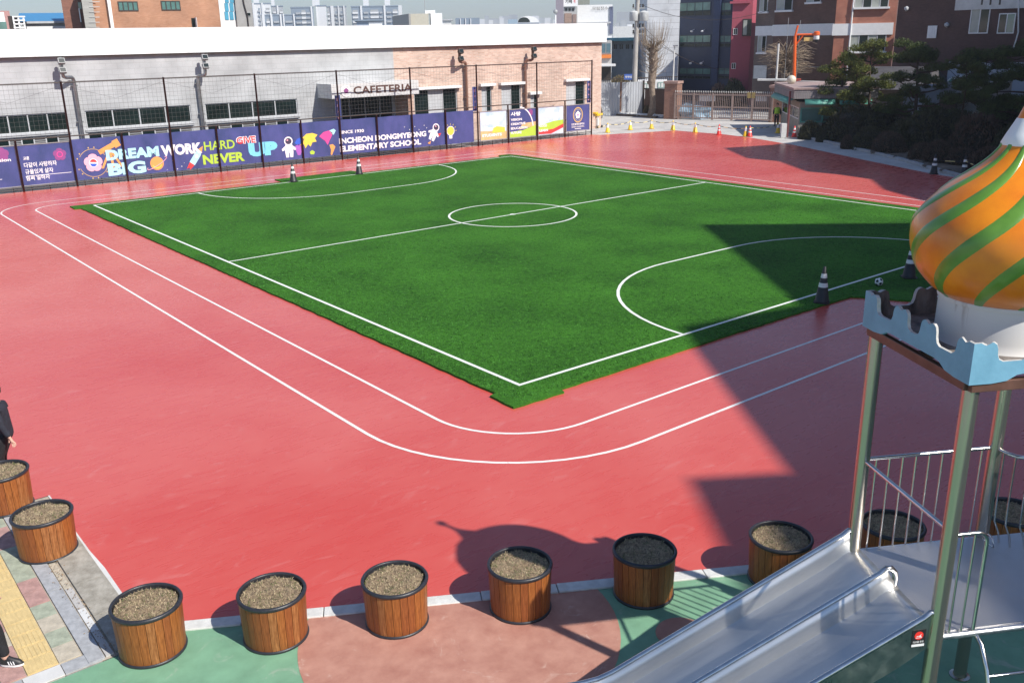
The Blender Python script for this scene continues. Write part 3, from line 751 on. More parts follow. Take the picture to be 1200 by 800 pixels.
# ---- slide
S = empty('slide', (-HB, 0, 0)); S.parent = T
ANG = R(29); tn = math.tan(ANG)
path = [(.06, ZD+.002), (-.02, ZD+.0), (-.08, ZD-.008), (-.14, ZD-.03), (-.20, ZD-.062)]
x = -.20; z = path[-1][1]
while z > .42: x -= .15; z -= .15*tn; path.append((x, z))
path += [(x-.15, z-.06), (x-.32, z-.09), (x-.6, z-.105)]
lane = pm('lane_steel', (0.70, 0.70, 0.69), rough=.40, var=.05, scale=2, metal=1.0, stretch=(.3, 3, .3), rvar=.06)
WH = .25
rail_z = {x: z+.198 for x, z in path}
path = [(x, z-.055*min(1, max(0, (-.05-x)/.22))) for x, z in path]
def sweep(profile, name, mat, smooth=True):
    """profile = list of (y, dz) across, swept along the path"""
    mb = MB(); k = len(profile); vs = []
    for (x, z) in path:
        for (y, dz) in profile: vs.append((x, y, z+dz*min(1, max(.05, (.05-x)/.14))))
    fs = [(i*k+j, i*k+j+1, (i+1)*k+j+1, (i+1)*k+j) for i in range(len(path)-1) for j in range(k-1)]
    mb.add(vs, fs); o = mb.build(name, mat, S, smooth); s_ = o.modifiers.new('thick', 'SOLIDIFY'); s_.thickness = .003; return o
for (ya, yb) in ((.72, .02), (-.02, -.72)):
    w = ya-yb; c = []
    c += [(ya, WH), (ya-.006, .12), (ya-.012, .03), (ya-.018, .008), (ya-.032, .0)]
    c += [((ya+yb)/2, -.012)]
    c += [(yb+.075, .0), (yb+.045, .004), (yb+.02, .03), (yb+.005, .10), (yb, WH)]
    sweep(c, 'slide_lane', lane)
for y in (.74, 0, -.74):
    pts = [(-.0, y, ZD-.02), (.025, y, ZD+.05), (.03, y, ZD+.12), (.015, y, ZD+.18), (-.025, y, ZD+.225), (-.075, y, ZD+.232)] + [(x, y, rail_z[x]+.01) for x, z in path[3:]]
    mb = MB(); mb.tube(pts, .029, 14); mb.build('slide_rail', rail, S, True)
side = steel('side_sheet', (0.52, 0.55, 0.50), .34, (1, 1, 1), .1)
for y in (.745, -.745):
    mb = MB(); vs = []; pp = path[1:]
    for x, z in pp: vs += [(x, y, z+WH*min(1, max(.05, (.05-x)/.14))), (x, y, z-.13)]
    mb.add(vs, [(2*i, 2*i+1, 2*i+3, 2*i+2) for i in range(len(pp)-1)]); o = mb.build('side_panel', side, S); s_ = o.modifiers.new('thick', 'SOLIDIFY'); s_.thickness = .006; s_.offset = 0
for y in (.55, -.55):
    mb = MB(); mb.tube([(-1.05, y, 0), (-1.05, y, 1.05)], .04, 12); mb.build('leg', M['post'], S, True)
mb = MB(); mb.tube([(-1.05, .6, 1.02), (-1.05, -.6, 1.02)], .03, 10); mb.build('cross_bar', M['post'], S, True)
# warning sticker on the outer side panel
stx = -.17; stz = ZD-.02; y = -.7505
mb = MB(); mb.box(stx-.065, stx+.065, y-.0015, y, stz-.09, stz+.09, 0); mb.box(stx-.062, stx+.062, y-.0025, y-.0016, stz-.085, stz-.06, 1)
stk = mb.build('sticker', [M['black'], M['white']], S)
mb = MB(); 
pts = [(stx+.043*math.cos(R(a)), y-.0028, stz+.03+.043*math.sin(R(a))) for a in range(0, 360, 12)]
mb.add(pts, [tuple(range(len(pts)))]); mb.build('red_disc', redm, stk)
mb = MB(); pts = [(stx+dx, y-.0036, stz+.03+dz) for dx, dz in ((-.03, -.008), (-.012, -.012), (.02, .012), (.03, .02), (.016, .002), (.028, -.014), (.006, -.014), (-.01, -.002))]
mb.add(pts, [tuple(range(len(pts)))]); mb.box(stx-.03, stx+.03, y-.0036, y-.003, stz+.005, stz+.010); mb.build('pictogram', M['white'], stk)
text('미끄럼 주의', stx-.05, stz-.048, stx+.05, stz-.025, y-.003, M['white'], stk)
# ================================================================ SCHOOL WINGS that shade the court (outside the frame)
soff = Vector((math.cos(SUN_AZ), math.sin(SUN_AZ), 0))/math.tan(SUN_EL)
wallb = brickmat('school_brick', (0.36, 0.17, 0.11), (0.42, 0.21, 0.14), (0.4, 0.38, 0.35))
def school(name, shadow, H, lab):
    t = empty(name, (0, 0, 0), 0, lab, 'building')
    poly = [(p[0]+soff.x*H, p[1]+soff.y*H) for p in shadow]
    mb = MB(); mb.prism(poly, 0, H-.4); mb.build('wall', wallb, t)
    mb = MB(); mb.prism(poly, H-.398, H); mb.build('roof', M['concrete'], t)
    n = len(poly); mw = MB()
    a = sum(poly[i][0]*poly[(i+1) % n][1]-poly[(i+1) % n][0]*poly[i][1] for i in range(n))
    for i in range(n):
        p, q2 = Vector(poly[i]), Vector(poly[(i+1) % n]); L_ = (q2-p).length
        if L_ < 6: continue
        d = (q2-p)/L_; nn = Vector((d.y, -d.x))*(1 if a > 0 else -1)
        for fl in range(int(H//3.4)):
            for w in range(int(L_//3.2)):
                c = p+d*(1.6+w*3.2); z = 1+fl*3.4
                vs = [tuple(c+d*s_+nn*o_)+(zz_,) for zz_ in (z, z+1.7) for o_ in (-.02, .04) for s_ in (-1.1, 1.1)]
                mw.add(vs, [(0, 1, 3, 2), (4, 6, 7, 5), (0, 4, 5, 1), (2, 3, 7, 6), (0, 2, 6, 4), (1, 5, 7, 3)])
    o = mw.build('windows', M['glass'], t); o['kind'] = 'stuff'
    return t
A = G(820, 264.5); B = G(925, 352); d1 = (B-A).normalized(); d0 = (G(1065, 262.5)-A).normalized()
C = G(866, 405); D = G(922, 553); E1 = G(806, 560); F = G(850, 652)
jx = A + d1*((C-A).dot(d1)) 
n1 = Vector((-d0.x, -d0.y, 0))
C0 = A+d1*10.9; jog = C0 + (G(795, 384)-C0)
d2 = (D-C).normalized(); d3 = (F-E1).normalized()
shadow1 = [A.to_2d(), (A+d1*11.2).to_2d(), G(795, 384).to_2d(), D.to_2d(), E1.to_2d(), (E1+d3*13).to_2d(), (E1+d3*13+d0*22).to_2d(), (A+d0*26-d1*-6).to_2d(), (A+d0*26).to_2d()]
school('school_wing', shadow1, 24.0, 'brick school wing beside the court, casting the large shadow over the near goal')
g2 = [G(*p).to_2d() for p in ((848, 173.5), (875, 185.5), (912, 189), (945, 201), (982, 204.5), (1020, 210), (1035, 222), (1080, 235))]
e2 = Vector((31, -3)); 
shadow2 = g2+[Vector((26.5, 1.5)), Vector((40, -6)), Vector((70, 4)), Vector((68, 21)), Vector((56, 24.5)), Vector((47, 23.2)), Vector((40, 23.0))]
school('school_annex', shadow2, 20.0, 'taller brick school annex whose shadow covers the garden side of the court')

# ================================================================ FENCE
F0, F1 = Vector((-1.37, 37.9)), Vector((36.85, 36.66))
fe = (F1-F0).normalized(); FL = (F1-F0).length
FF = Fac(F0, F1)
fence = FF.root('net_fence', 'tall brown steel fence with fine netting above the banners, in front of the cafeteria', 'fence')
pm_ = M['dkbrown']
sp = FL/15; tallz, shortz = 5.28, 2.56
def post_me(h, r, cap):
    mb = MB(); mb.lathe([(r, 0), (r, h-.03), (r+.012, h-.028), (r+.012, h), (.01, h+.015)], 10); return mb.mesh('post', pm_, True)
pT, pS = post_me(tallz, .052, 0), post_me(shortz, .052, 0)
for i in range(-3, 16):
    tall = (i % 2 == 1)
    link('post', pT if tall else pS, fence, (i*sp, 0, 0))
xl, xr = -3*sp, 15*sp
mb = MB(); mb.tube([(xl, 0, tallz-.05), (xr, 0, tallz-.05)], .032, 8); mb.build('top_rail', pm_, fence, True)
mb = MB(); mb.tube([(xl, .0, shortz+.02), (xr, 0, shortz+.02)], .034, 8); mb.build('middle_rail', pm_, fence, True)
mb = MB(); mb.tube([(xl, .03, .22), (xr, .03, .22)], .025, 8); mb.tube([(xl, .03, .12), (xr, .03, .12)], .02, 8); mb.build('bottom_rail', pm_, fence, True)
mb = MB(); x = xl+.4
while x < xr:
    mb.box(x-.018, x+.018, .10, .14, 0, 1.0); x += .85
o = mb.build('stub_post', pm_, fence); o['kind'] = 'stuff'
netm = pm('dark_net_cord', (0.14, 0.14, 0.14), rough=.7)
for i in range(-3, 15, 2):
    a, b = i*sp, min(15, i+2)*sp; mb = MB(); r = .0045
    k = int((b-a)/.22)
    for j in range(1, k):
        x = a+(b-a)*j/k; mb.add([(x-r, 0, shortz), (x+r, 0, shortz), (x+r, 0, tallz-.05), (x-r, 0, tallz-.05), (x, -r, shortz), (x, r, shortz), (x, r, tallz-.05), (x, -r, tallz-.05)], [(0, 1, 2, 3), (4, 5, 6, 7)])
    zz_ = shortz+.2
    while zz_ < tallz-.1:
        mb.add([(a, 0, zz_-r), (b, 0, zz_-r), (b, 0, zz_+r), (a, 0, zz_+r), (a, -r, zz_), (b, -r, zz_), (b, r, zz_), (a, r, zz_)], [(0, 1, 2, 3), (4, 5, 6, 7)]); zz_ += .22
    o = mb.build('net', netm, fence); o['kind'] = 'stuff'
    mb = MB(); m_ = (a+b)/2
    mb.tube([(a, .01, tallz-.2), (m_, .01, tallz-.95), (b, .01, tallz-.2)], .007, 5); mb.build('net_cord', netm, fence)

# ================================================================ BANNERS (flat prints behind the posts)
def flat(name, mat, pts, y, parent):
    mb = MB(); mb.add([(x, y, z) for x, z in pts], [tuple(range(len(pts)))]); return mb.build(name, mat, parent)
def ell(cx, cz, rx, rz, n=28, a0=0, a1=360): return [(cx+rx*math.cos(R(a0+(a1-a0)*i/n)), cz+rz*math.sin(R(a0+(a1-a0)*i/n))) for i in range(n)]
def ring(name, mat, cx, cz, r0, r1, y, parent, a0=0, a1=360, n=40):
    mb = MB(); full = a1-a0 >= 360
    for i in range(n+1): a = R(a0+(a1-a0)*i/n); mb.v += [(cx+r0*math.cos(a), y, cz+r0*math.sin(a)), (cx+r1*math.cos(a), y, cz+r1*math.sin(a))]
    mb.f = [(2*i, 2*i+1, 2*i+3, 2*i+2) for i in range(n)]; mb.mi = [0]*n; return mb.build(name, mat, parent)
def flower(mat, cx, cz, r, y, parent, name='petals'):
    pts = []
    for i in range(60):
        a = 2*math.pi*i/60; k = .80+.20*abs(math.cos(2.5*(a-math.pi/2)))**.6; pts.append((cx+r*k*math.cos(a), cz+r*k*math.sin(a)))
    return flat(name, mat, pts, y, parent)
vinyl = pm('navy_banner_vinyl', (0.045, 0.070, 0.20), rough=.42, var=.14, scale=1.2, bump=.6, bscale=2.2, stretch=(1, 1, .5), col2=(0.085, 0.095, 0.29))
pk = pm('print_pink', (0.80, 0.33, 0.42), var=.05); lp = pm('print_light_pink', (0.86, 0.45, 0.54), var=.05); cy = pm('print_cyan', (0.20, 0.62, 0.80), var=.05)
pcy = pm('print_pale_cyan', (0.42, 0.78, 0.84), var=.05); lime = pm('print_lime', (0.42, 0.62, 0.06), var=.05); wht = pm('print_white', (0.82, 0.82, 0.84), var=.03)
orr = pm('print_orange', (0.80, 0.36, 0.10), var=.05); yl = pm('print_yellow', (0.85, 0.62, 0.08), var=.05); mag = pm('print_magenta', (0.72, 0.07, 0.30), var=.05)
prp = pm('print_purple', (0.40, 0.12, 0.50), var=.05); rd = pm('print_red', (0.75, 0.05, 0.05), var=.05); blu = pm('print_blue', (0.04, 0.12, 0.60), var=.05)
gold = pm('print_gold', (0.62, 0.42, 0.16), var=.05); grn = pm('print_green', (0.12, 0.48, 0.16), var=.05); drk = pm('print_dark', (0.05, 0.04, 0.08), var=.05); dpk = pm('print_dim_rose', (0.28, 0.07, 0.24), var=.05)
YB = .09
def banner(name, u0, u1, z0, z1, lab, mat=vinyl, framem=None, cat='banner', group='banners along the net fence'):
    x0, _ = FF.at(u0[0], u0[1]); x1, _ = FF.at(u1[0], u1[1])
    t = FF.root(name, lab, cat, group); nx = max(2, int((x1-x0)/.6)); mb = MB()
    for i in range(nx+1):
        x = x0+(x1-x0)*i/nx; dz = .012*math.sin(i*2.3)
        mb.v += [(x, YB+.006, z0-dz), (x, YB+.006, z1+dz)]
    for i in range(nx): mb.f.append((2*i, 2*i+2, 2*i+3, 2*i+1)); mb.mi.append(0)
    o = mb.build('vinyl_sheet', mat, t); s_ = o.modifiers.new('t', 'SOLIDIFY'); s_.thickness = .006; s_.offset = -1
    if framem:
        w = .04; mb = MB()
        mb.box(x0-w, x0, YB-.02, YB+.03, z0-w, z1+w); mb.box(x1, x1+w, YB-.02, YB+.03, z0-w, z1+w); mb.box(x0, x1, YB-.02, YB+.03, z0-w, z0); mb.box(x0, x1, YB-.02, YB+.03, z1, z1+w)
        mb.build('frame', framem, t)
    return t, x0, x1
def Z(u, v): return FF.at(u, v, YB)
def ftext(parent, body, ul, vl, ur, vr, hpx, mat, bold=.02, k=1):
    """text between two pixels of the baseline"""
    x0, z0 = FF.at(ul, vl, YB); x1, z1 = FF.at(ur, vr, YB); _, zt = FF.at(ul, vl-hpx, YB)
    return text(body, x0, (z0+z1)/2, x1, (z0+z1)/2+(zt-z0), YB-.006*k, mat, parent, bold)
FR = pm('grey_banner_frame', (0.30, 0.29, 0.30), rough=.5)
# far left banners
t, x0, x1 = banner('banner', (-60, 230), (22, 200), .30, 2.28, 'navy banner cut by the left picture edge with small white print', framem=FR)
flower(dpk, x1-.62, 1.92, .34, YB-.003, t, 'emblem')
text('Notre Mission', x1-2.2, 1.56, x1-.25, 1.72, YB-.004, wht, t, .03)
for z, w in ((1.25, 1.0), (.98, .75), (1.5, .9)): text('꿈을 키우는 학교', x1-.9-w, z-.08, x1-.9, z+.05, YB-.004, wht, t, .02)
mb = MB(); mb.box(x0+.1, x1-.8, YB-.004, YB-.002, .70, .725); mb.build('rule', wht, t)
t, x0, x1 = banner('banner', (25.5, 200), (88, 195), .30, 2.28, 'navy framed banner with four lines of white Korean school motto and a rose emblem', framem=FR)
ftext(t, '교훈', 27.5, 188, 34.5, 187, 4, wht, .03)
ftext(t, '다같이 사랑하자', 28.5, 196.5, 67, 194, 6, wht, .02)
ftext(t, '규율있게 살자', 30, 204.5, 63, 202, 6, wht, .02)
ftext(t, '힘써 일하자', 31, 212, 59, 209.5, 6, wht, .02)
ex, ez = Z(70, 181); flower(dpk, ex, ez, .32, YB-.003, t, 'emblem'); ring('emblem_ring', mag, ex, ez, .11, .15, YB-.005, t)
mb = MB(); mb.box(x0+.2, x1-.2, YB-.004, YB-.002, .74, .765); mb.build('rule', wht, t)
# long banner
t, x0, x1 = banner('long_banner', (87.5, 190), (556, 150), .30, 2.38, 'very long navy banner with DREAM BIG lettering, an astronaut and the school name')
ex, ez = Z(109.5, 191)
flower(lp, ex, ez, .47, YB-.003, t, 'emblem'); 
ring('emblem_ring', gold, ex, ez, .70, .725, YB-.003, t, 30, 150); ring('emblem_ring', gold, ex, ez, .70, .725, YB-.003, t, 200, 340)
for a in range(0, 360, 20):
    if a % 60: flat('ring_letter', gold, ell(ex+.80*math.cos(R(a)), ez+.80*math.sin(R(a)), .035, .045, 6), YB-.003, t)
flat('taeguk', wht, ell(ex, ez, .22, .22), YB-.006, t); flat('taeguk', rd, ell(ex, ez+.02, .17, .17, 14, 0, 180), YB-.009, t); flat('taeguk', blu, ell(ex, ez-.02, .17, .17, 14, 180, 360), YB-.009, t)
# telescope
tx, tz = Z(127, 173)
def rot(pts, cx, cz, a): c, s_ = math.cos(R(a)), math.sin(R(a)); return [(cx+x*c-z*s_, cz+x*s_+z*c) for x, z in pts]
flat('telescope', orr, rot([(-.55, -.12), (.30, -.12), (.30, -.20), (.62, -.20), (.62, .20), (.30, .20), (.30, .14), (-.55, .12)], tx, tz, 24), YB-.003, t)
for s_ in (-.5, .05, .5): flat('telescope_leg', orr, [(tx+.0, tz-.1), (tx+.12, tz-.1), (tx+s_+.12, tz-1.05), (tx+s_, tz-1.05)], YB-.002, t)
ftext(t, 'DREAM', 125, 188, 187, 183.5, 12.5, pcy, .055, 2)
ftext(t, 'BIG', 127.5, 206, 172, 203, 15, pcy, .055, 2)
ftext(t, 'WORK', 189.5, 183.8, 237, 179, 13, wht, .055, 2)
# planet
px_, pz_ = Z(184, 191.5)
flat('planet', orr, ell(px_, pz_, .36, .36), YB-.003, t); ring('planet_band', yl, px_, pz_, .22, .27, YB-.004, t, 200, 340)
mb = MB(); strip_pts = [rot([(.62*math.cos(R(a)), .12*math.sin(R(a)))], px_, pz_, 28)[0] for a in range(150, 395, 12)]
mb.tube([(x, YB-.008, z) for x, z in strip_pts], .018, 4); mb.build('planet_ring', lp, t)
# rocket
rx_, rz_ = Z(229, 185.5)
flat('rocket', pcy, rot([(-.35, -.17), (.25, -.17), (.55, -.10), (.75, 0), (.55, .10), (.25, .17), (-.35, .17)], rx_, rz_, 52), YB-.003, t)
flat('rocket_nose', orr, rot([(.45, -.14), (.80, 0), (.45, .14)], rx_, rz_, 52), YB-.004, t)
flat('rocket_window', wht, ell(rx_+.08, rz_+.1, .09, .09, 14), YB-.005, t)
flat('rocket_flame', rd, rot([(-.35, -.15), (-.72, -.08), (-.6, 0), (-.75, .1), (-.35, .15)], rx_, rz_, 52), YB-.003, t)
for (u, v, s_) in ((203, 188, .07), (213, 195, .045), (208, 198, .05), (216, 191, .03), (196, 199, .03), (247, 168, .03)):
    x, z = Z(u, v); flat('star', yl if s_ > .06 else wht, [(x, z+s_), (x+s_*.25, z+s_*.25), (x+s_, z), (x+s_*.25, z-s_*.25), (x, z-s_), (x-s_*.25, z-s_*.25), (x-s_, z), (x-s_*.25, z+s_*.25)], YB-.003, t)
ftext(t, 'HARD', 239.5, 176.5, 275.5, 174, 10.5, lime, .02, 2)
ftext(t, 'NEVER', 238.5, 193.5, 287, 188.5, 11.5, lime, .045, 2)
ftext(t, 'GIVE', 276.8, 169, 300.3, 168, 9, wht, .08, 2); ftext(t, 'GIVE', 277.6, 168.6, 299.5, 167.6, 8, rd, .02, 3)
ftext(t, 'UP', 292, 184, 326, 181.5, 16.5, cy, .09, 2)
# astronaut print
def astro(u, v, s_, parent, tilt=0):
    x, z = Z(u, v); A_ = lambda pts: rot([(a*s_, b*s_) for a, b in pts], x, z, tilt)
    flat('astronaut', wht, A_(ell(0, .32, .27, .26)), YB-.004, parent); flat('astronaut_visor', drk, A_(ell(0, .32, .20, .18)), YB-.007, parent); flat('astronaut_visor_glint', lp, A_(ell(-.06, .38, .06, .04, 10)), YB-.010, parent)
    flat('astronaut', wht, A_([(-.22, .12), (.22, .12), (.26, -.3), (.22, -.62), (.04, -.62), (.02, -.35), (-.02, -.35), (-.04, -.62), (-.22, -.62), (-.26, -.3)]), YB-.003, parent)
    for q2 in (-1, 1): flat('astronaut', wht, A_([(q2*.2, .08), (q2*.46, -.12), (q2*.42, -.24), (q2*.2, -.16)][::q2]), YB-.003, parent)
astro(338.5, 172, 1.0, t)
# world map blobs
def blob(mat, uv, y=YB-.003, name='map'):
    pts = [Z(u, v) for u, v in uv]; return flat(name, mat, pts, y, t)
blob(blu, [(345, 168), (348, 163), (353, 161), (357, 163), (355, 167), (350, 171)])
blob(prp, [(345, 172), (350, 169), (355, 171), (354, 177), (352, 182), (349, 182), (347, 177)])
blob(yl, [(351, 172), (354, 162), (359, 157), (366, 156), (372, 158), (369, 162), (371, 166), (366, 167), (364, 172), (361, 169), (358, 174), (356, 169)])
blob(lime, [(363, 178), (366, 176), (369, 178), (368, 181), (364, 181)])
blob(mag, [(374, 160), (379, 155), (386, 153), (390, 156), (388, 161), (386, 165), (384, 170), (381, 165), (378, 163)])
blob(pcy, [(386, 153), (391, 151), (393.5, 153), (391, 158), (388, 157)])
blob(orr, [(386, 170), (390, 169), (393, 172), (391, 177), (389, 182), (387.5, 181), (388, 176)])
ftext(t, 'SINCE 1930', 398, 157.2, 426.5, 155.3, 3.9, wht, .03, 2)
ftext(t, 'INCHEON DONGMYEONG', 397.5, 168.3, 499.5, 160.5, 6.8, wht, .042, 2)
ftext(t, 'ELEMENTARY SCHOOL', 398.5, 178, 493.5, 169.8, 7, wht, .042, 2)
astro(509, 154.5, .95, t, -28)
flat('rocket_flame', rd, [Z(513, 157), Z(517, 156), Z(515, 160)], YB-.004, t); flat('star', orr, [Z(501, 168), Z(505, 165), Z(504, 169)], YB-.004, t)
lx, lz = Z(528, 153.5)
flat('light_bulb', yl, ell(lx, lz, .26, .27), YB-.004, t); flat('light_bulb', wht, [(lx-.13, lz-.2), (lx+.13, lz-.2), (lx+.11, lz-.5), (lx-.11, lz-.5)], YB-.003, t)
ring('light_bulb', wht, lx, lz, .27, .31, YB-.003, t)
for a in range(0, 181, 30): flat('ray', yl, rot([(.38, -.015), (.48, -.015), (.48, .015), (.38, .015)], lx, lz, a), YB-.003, t)
for u, v in ((474, 149), (480, 152), (486, 148.5), (491, 152), (497, 147), (494, 155), (500, 150)):
    x, z = Z(u, v); flat('star', wht, ell(x, z, .03, .03, 6), YB-.003, t)
# four panels on the right
skyb = pm('print_sky', (0.42, 0.62, 0.84), var=.12, scale=1.5, col2=(0.75, 0.82, 0.88)); tan_ = pm('print_tan', (0.62, 0.44, 0.20), var=.2, scale=3)
def panel(u0, u1, lab, mat):
    return banner('picture_banner', (u0, 150), (u1, 145), .62, 2.22, lab, mat, FR)
t, x0, x1 = panel(563.8, 594.5, 'framed picture banner of a yellow school building under a pale sky, left of four', skyb)
w = x1-x0
flat('print_ground', tan_, [(x0, .63), (x1, .63), (x1, 1.05), (x0, 1.15)], YB-.003, t)
flat('print_cloud', wht, ell(x0+w*.4, 1.75, w*.38, .22), YB-.003, t); flat('print_building', yl, [(x0+w*.45, 1.0), (x1-.15, 1.0), (x1-.15, 1.28), (x0+w*.62, 1.36), (x0+w*.45, 1.25)], YB-.005, t)
for z, tx_, f in ((1.72, 'BEAR', .30), (1.48, 'THE', .25), (1.14, 'HEALTHY', .45), (.80, 'STUDENTS', .75)): text(tx_, x0+.12, z, x0+.12+w*f, z+.17, YB-.008, wht, t, .05)
t, x0, x1 = panel(598.2, 629, 'framed navy picture banner with a white arc over green fields, second of four', vinyl); w = x1-x0
flat('print_ground', lime, [(x0, .63), (x1, .63), (x1, 1.25), (x0+w*.5, 1.0), (x0, .95)], YB-.003, t)
flat('print_ground', tan_, [(x0+w*.35, 1.05), (x1, 1.2), (x1, 1.45), (x0+w*.5, 1.4)], YB-.002, t)
ring('print_arc', wht, x0+w*.35, 1.1, w*.52, w*.555, YB-.005, t, 5, 85); flower(dpk, x1-w*.2, 2.0, .2, YB-.004, t, 'emblem')
text('사랑', x0+.1, 1.86, x0+w*.42, 2.1, YB-.006, wht, t, .04)
for z, tx_, f in ((1.58, 'VISION', .42), (1.33, 'CREATIVE', .55), (1.08, 'EDUCATION', .62), (.82, 'FUTURE', .4)): text(tx_, x0+.1, z, x0+.1+w*f, z+.14, YB-.008, wht, t, .04)
t, x0, x1 = panel(632, 661, 'framed picture banner of green hills and a red running track, third of four', skyb); w = x1-x0
flat('print_ground', lime, [(x0, .85), (x1, .95), (x1, 1.42), (x0+w*.6, 1.38), (x0, 1.15)], YB-.003, t)
flat('print_track', rd, [(x0, .66), (x0+w*.5, .64), (x1, .95), (x1, 1.18), (x0+w*.6, .92), (x0, .82)], YB-.005, t)
flat('print_cloud', wht, ell(x0+w*.5, 1.75, w*.4, .15), YB-.003, t)
for z, tx_, f in ((1.6, 'CHANGE', .42), (1.35, 'START', .4), (1.08, 'GOOD', .3), (.8, 'LEARN', .34)): text(tx_, x0+.08, z, x0+.08+w*f, z+.15, YB-.008, wht, t, .04)
t, x0, x1 = banner('picture_banner', (664.8, 150), (691.3, 145), .68, 2.22, 'framed navy banner with a gold ringed white flower emblem at the fence end', vinyl, FR); w = x1-x0
ex, ez = (x0+x1)/2, 1.62
ring('emblem_ring', gold, ex, ez, .40, .47, YB-.003, t); ring('emblem_ring', wht, ex, ez, .33, .345, YB-.003, t)
flower(wht, ex, ez, .24, YB-.003, t, 'emblem'); flat('emblem', prp, ell(ex, ez, .07, .07, 12), YB-.006, t)
text('인천동명초등학교', ex-.62, 1.0, ex+.62, 1.13, YB-.004, wht, t, .03); text('INCHEON DONGMYEONG', ex-.6, .86, ex+.6, .95, YB-.004, wht, t, .02)
mb = MB(); mb.box(ex-.3, ex+.3, YB-.004, YB-.001, .76, .80); mb.build('rule', wht, t)
for o in list(COL.objects):
    if o.name.startswith('picture_banner'): o.scale.z = 1.17; o.location.z = -.395
# tall narrow banners on posts
for u, v0, v1, word in ((392.3, 112, 140, 'left of the cafeteria sign'), (553.5, 102, 132, 'beside the middle post on the brick side'), (688, 95, 120, 'at the right end post')):
    x, z1_ = FF.at(u, v0, .2)
    t = FF.root('narrow_banner', f'tall narrow navy banner tied behind the fence, {word}', 'banner', 'narrow navy banners')
    mb = MB(); mb.box(x-.02, x+.34, .18, .19, 2.3, z1_); mb.build('vinyl_sheet', vinyl, t)
    for k, ch in enumerate('꿈과사랑'):
        zc = z1_-.25-k*.36; text(ch, x+.08, zc-.08, x+.24, zc+.08, .176, lp, t, .02)

# ================================================================ CAFETERIA
C1 = Vector((41.0, 39.95)); C0_ = C1 - fe.to_2d()*54 if hasattr(fe, 'to_2d') else C1-fe*54
CB = Fac(C0_, C1)
caf = CB.root('cafeteria', 'long school cafeteria with grey and pink brick walls and a deep white roof band', 'building')
greytile = brickmat('grey_wall_tile', (0.44, 0.445, 0.45), (0.47, 0.475, 0.48), (0.38, 0.38, 0.38), .60, .30, .008, .7)
pinkbrick = brickmat('pink_brick', (0.52, 0.33, 0.25), (0.68, 0.49, 0.39), (0.56, 0.48, 0.42), .30, .10, .014, .8)
HWL = 6.43; HTOP = 7.8
xb, _ = CB.at(461.5, 80)      # where grey turns to brick
Wd = 54.0
# openings: list of (x0,x1,z0,z1)
def cq(u, v): return CB.at(u, v)
def win_rect(u0, v0, u1, v1):
    a = cq(u0, v0); b = cq(u1, v1); return a[0], b[0], min(a[1], b[1]), max(a[1], b[1])
zt_ = cq(162, 126.5)[1]; zb_ = cq(162, 147.5)[1]
strips = []
for (ua, ub) in ((-40, 77.5), (100.5, 224), (242, 349.5)):
    strips.append((cq(ua, 140)[0], cq(ub, 132)[0], zb_, zt_))
low = [(a, b, zb_-1.0, zb_-.17) for a, b, _, _ in strips]
door = (cq(400, 130)[0], cq(461, 125)[0], 0.0, cq(430, 118)[1]+.35)
brick_w = [win_rect(485, 107.5, 536.5, 137)] + [win_rect(564, 100.5, 576.5, 128)] + [win_rect(587.5, 99.5, 610.5, 127)] + [win_rect(621.5, 103, 630, 124)] + [win_rect(663.5, 95.5, 685.5, 119)]
brick_w = [(a, b, .95 if i != 3 else 1.5, 3.12 if i != 3 else 2.9) for i, (a, b, c_, d_) in enumerate(brick_w)]
brick_w[0] = (brick_w[0][0], brick_w[0][1], .95, cq(510, 104.5)[1]); 
for i in (1, 2, 4): brick_w[i] = (brick_w[i][0], brick_w[i][1], .95, brick_w[0][3])
def wall_with_holes(x0, x1, z0, z1, holes, y0, y1, name, mat, parent):
    xs = sorted({x0, x1, *[h[0] for h in holes], *[h[1] for h in holes]}); mb = MB()
    xs = [x for x in xs if x0 <= x <= x1]
    for a, b in zip(xs[:-1], xs[1:]):
        hs = sorted([(max(z0, h[2]), min(z1, h[3])) for h in holes if h[0] <= a+1e-6 and h[1] >= b-1e-6]); z = z0
        for c_, d_ in hs:
            if c_ > z+1e-4: mb.box(a, b, y0, y1, z, c_)
            z = max(z, d_)
        if z < z1-1e-4: mb.box(a, b, y0, y1, z, z1)
    return mb.build(name, mat, parent)
wall_with_holes(0, xb, 0, HWL, strips+low+[door], 0, .25, 'grey_wall', greytile, caf)
wall_with_holes(xb+.001, Wd, 0, HWL, brick_w, 0, .25, 'brick_wall', pinkbrick, caf)
mb = MB(); mb.box(Wd-.25, Wd, .252, 16, 0, HWL); mb.build('end_wall', pinkbrick, caf)
mb = MB(); mb.box(0, Wd, 15.75, 16, 0, HWL-.1); mb.box(0, .25, .26, 15.7, 0, HWL-.1); mb.build('rear_wall', greytile, caf)
mb = MB(); mb.box(.05, Wd-.3, 1.6, 1.7, 0, HWL-.2); mb.build('inner_wall', pm('dark_interior', (0.05, 0.055, 0.05), var=.5, scale=.8), caf)
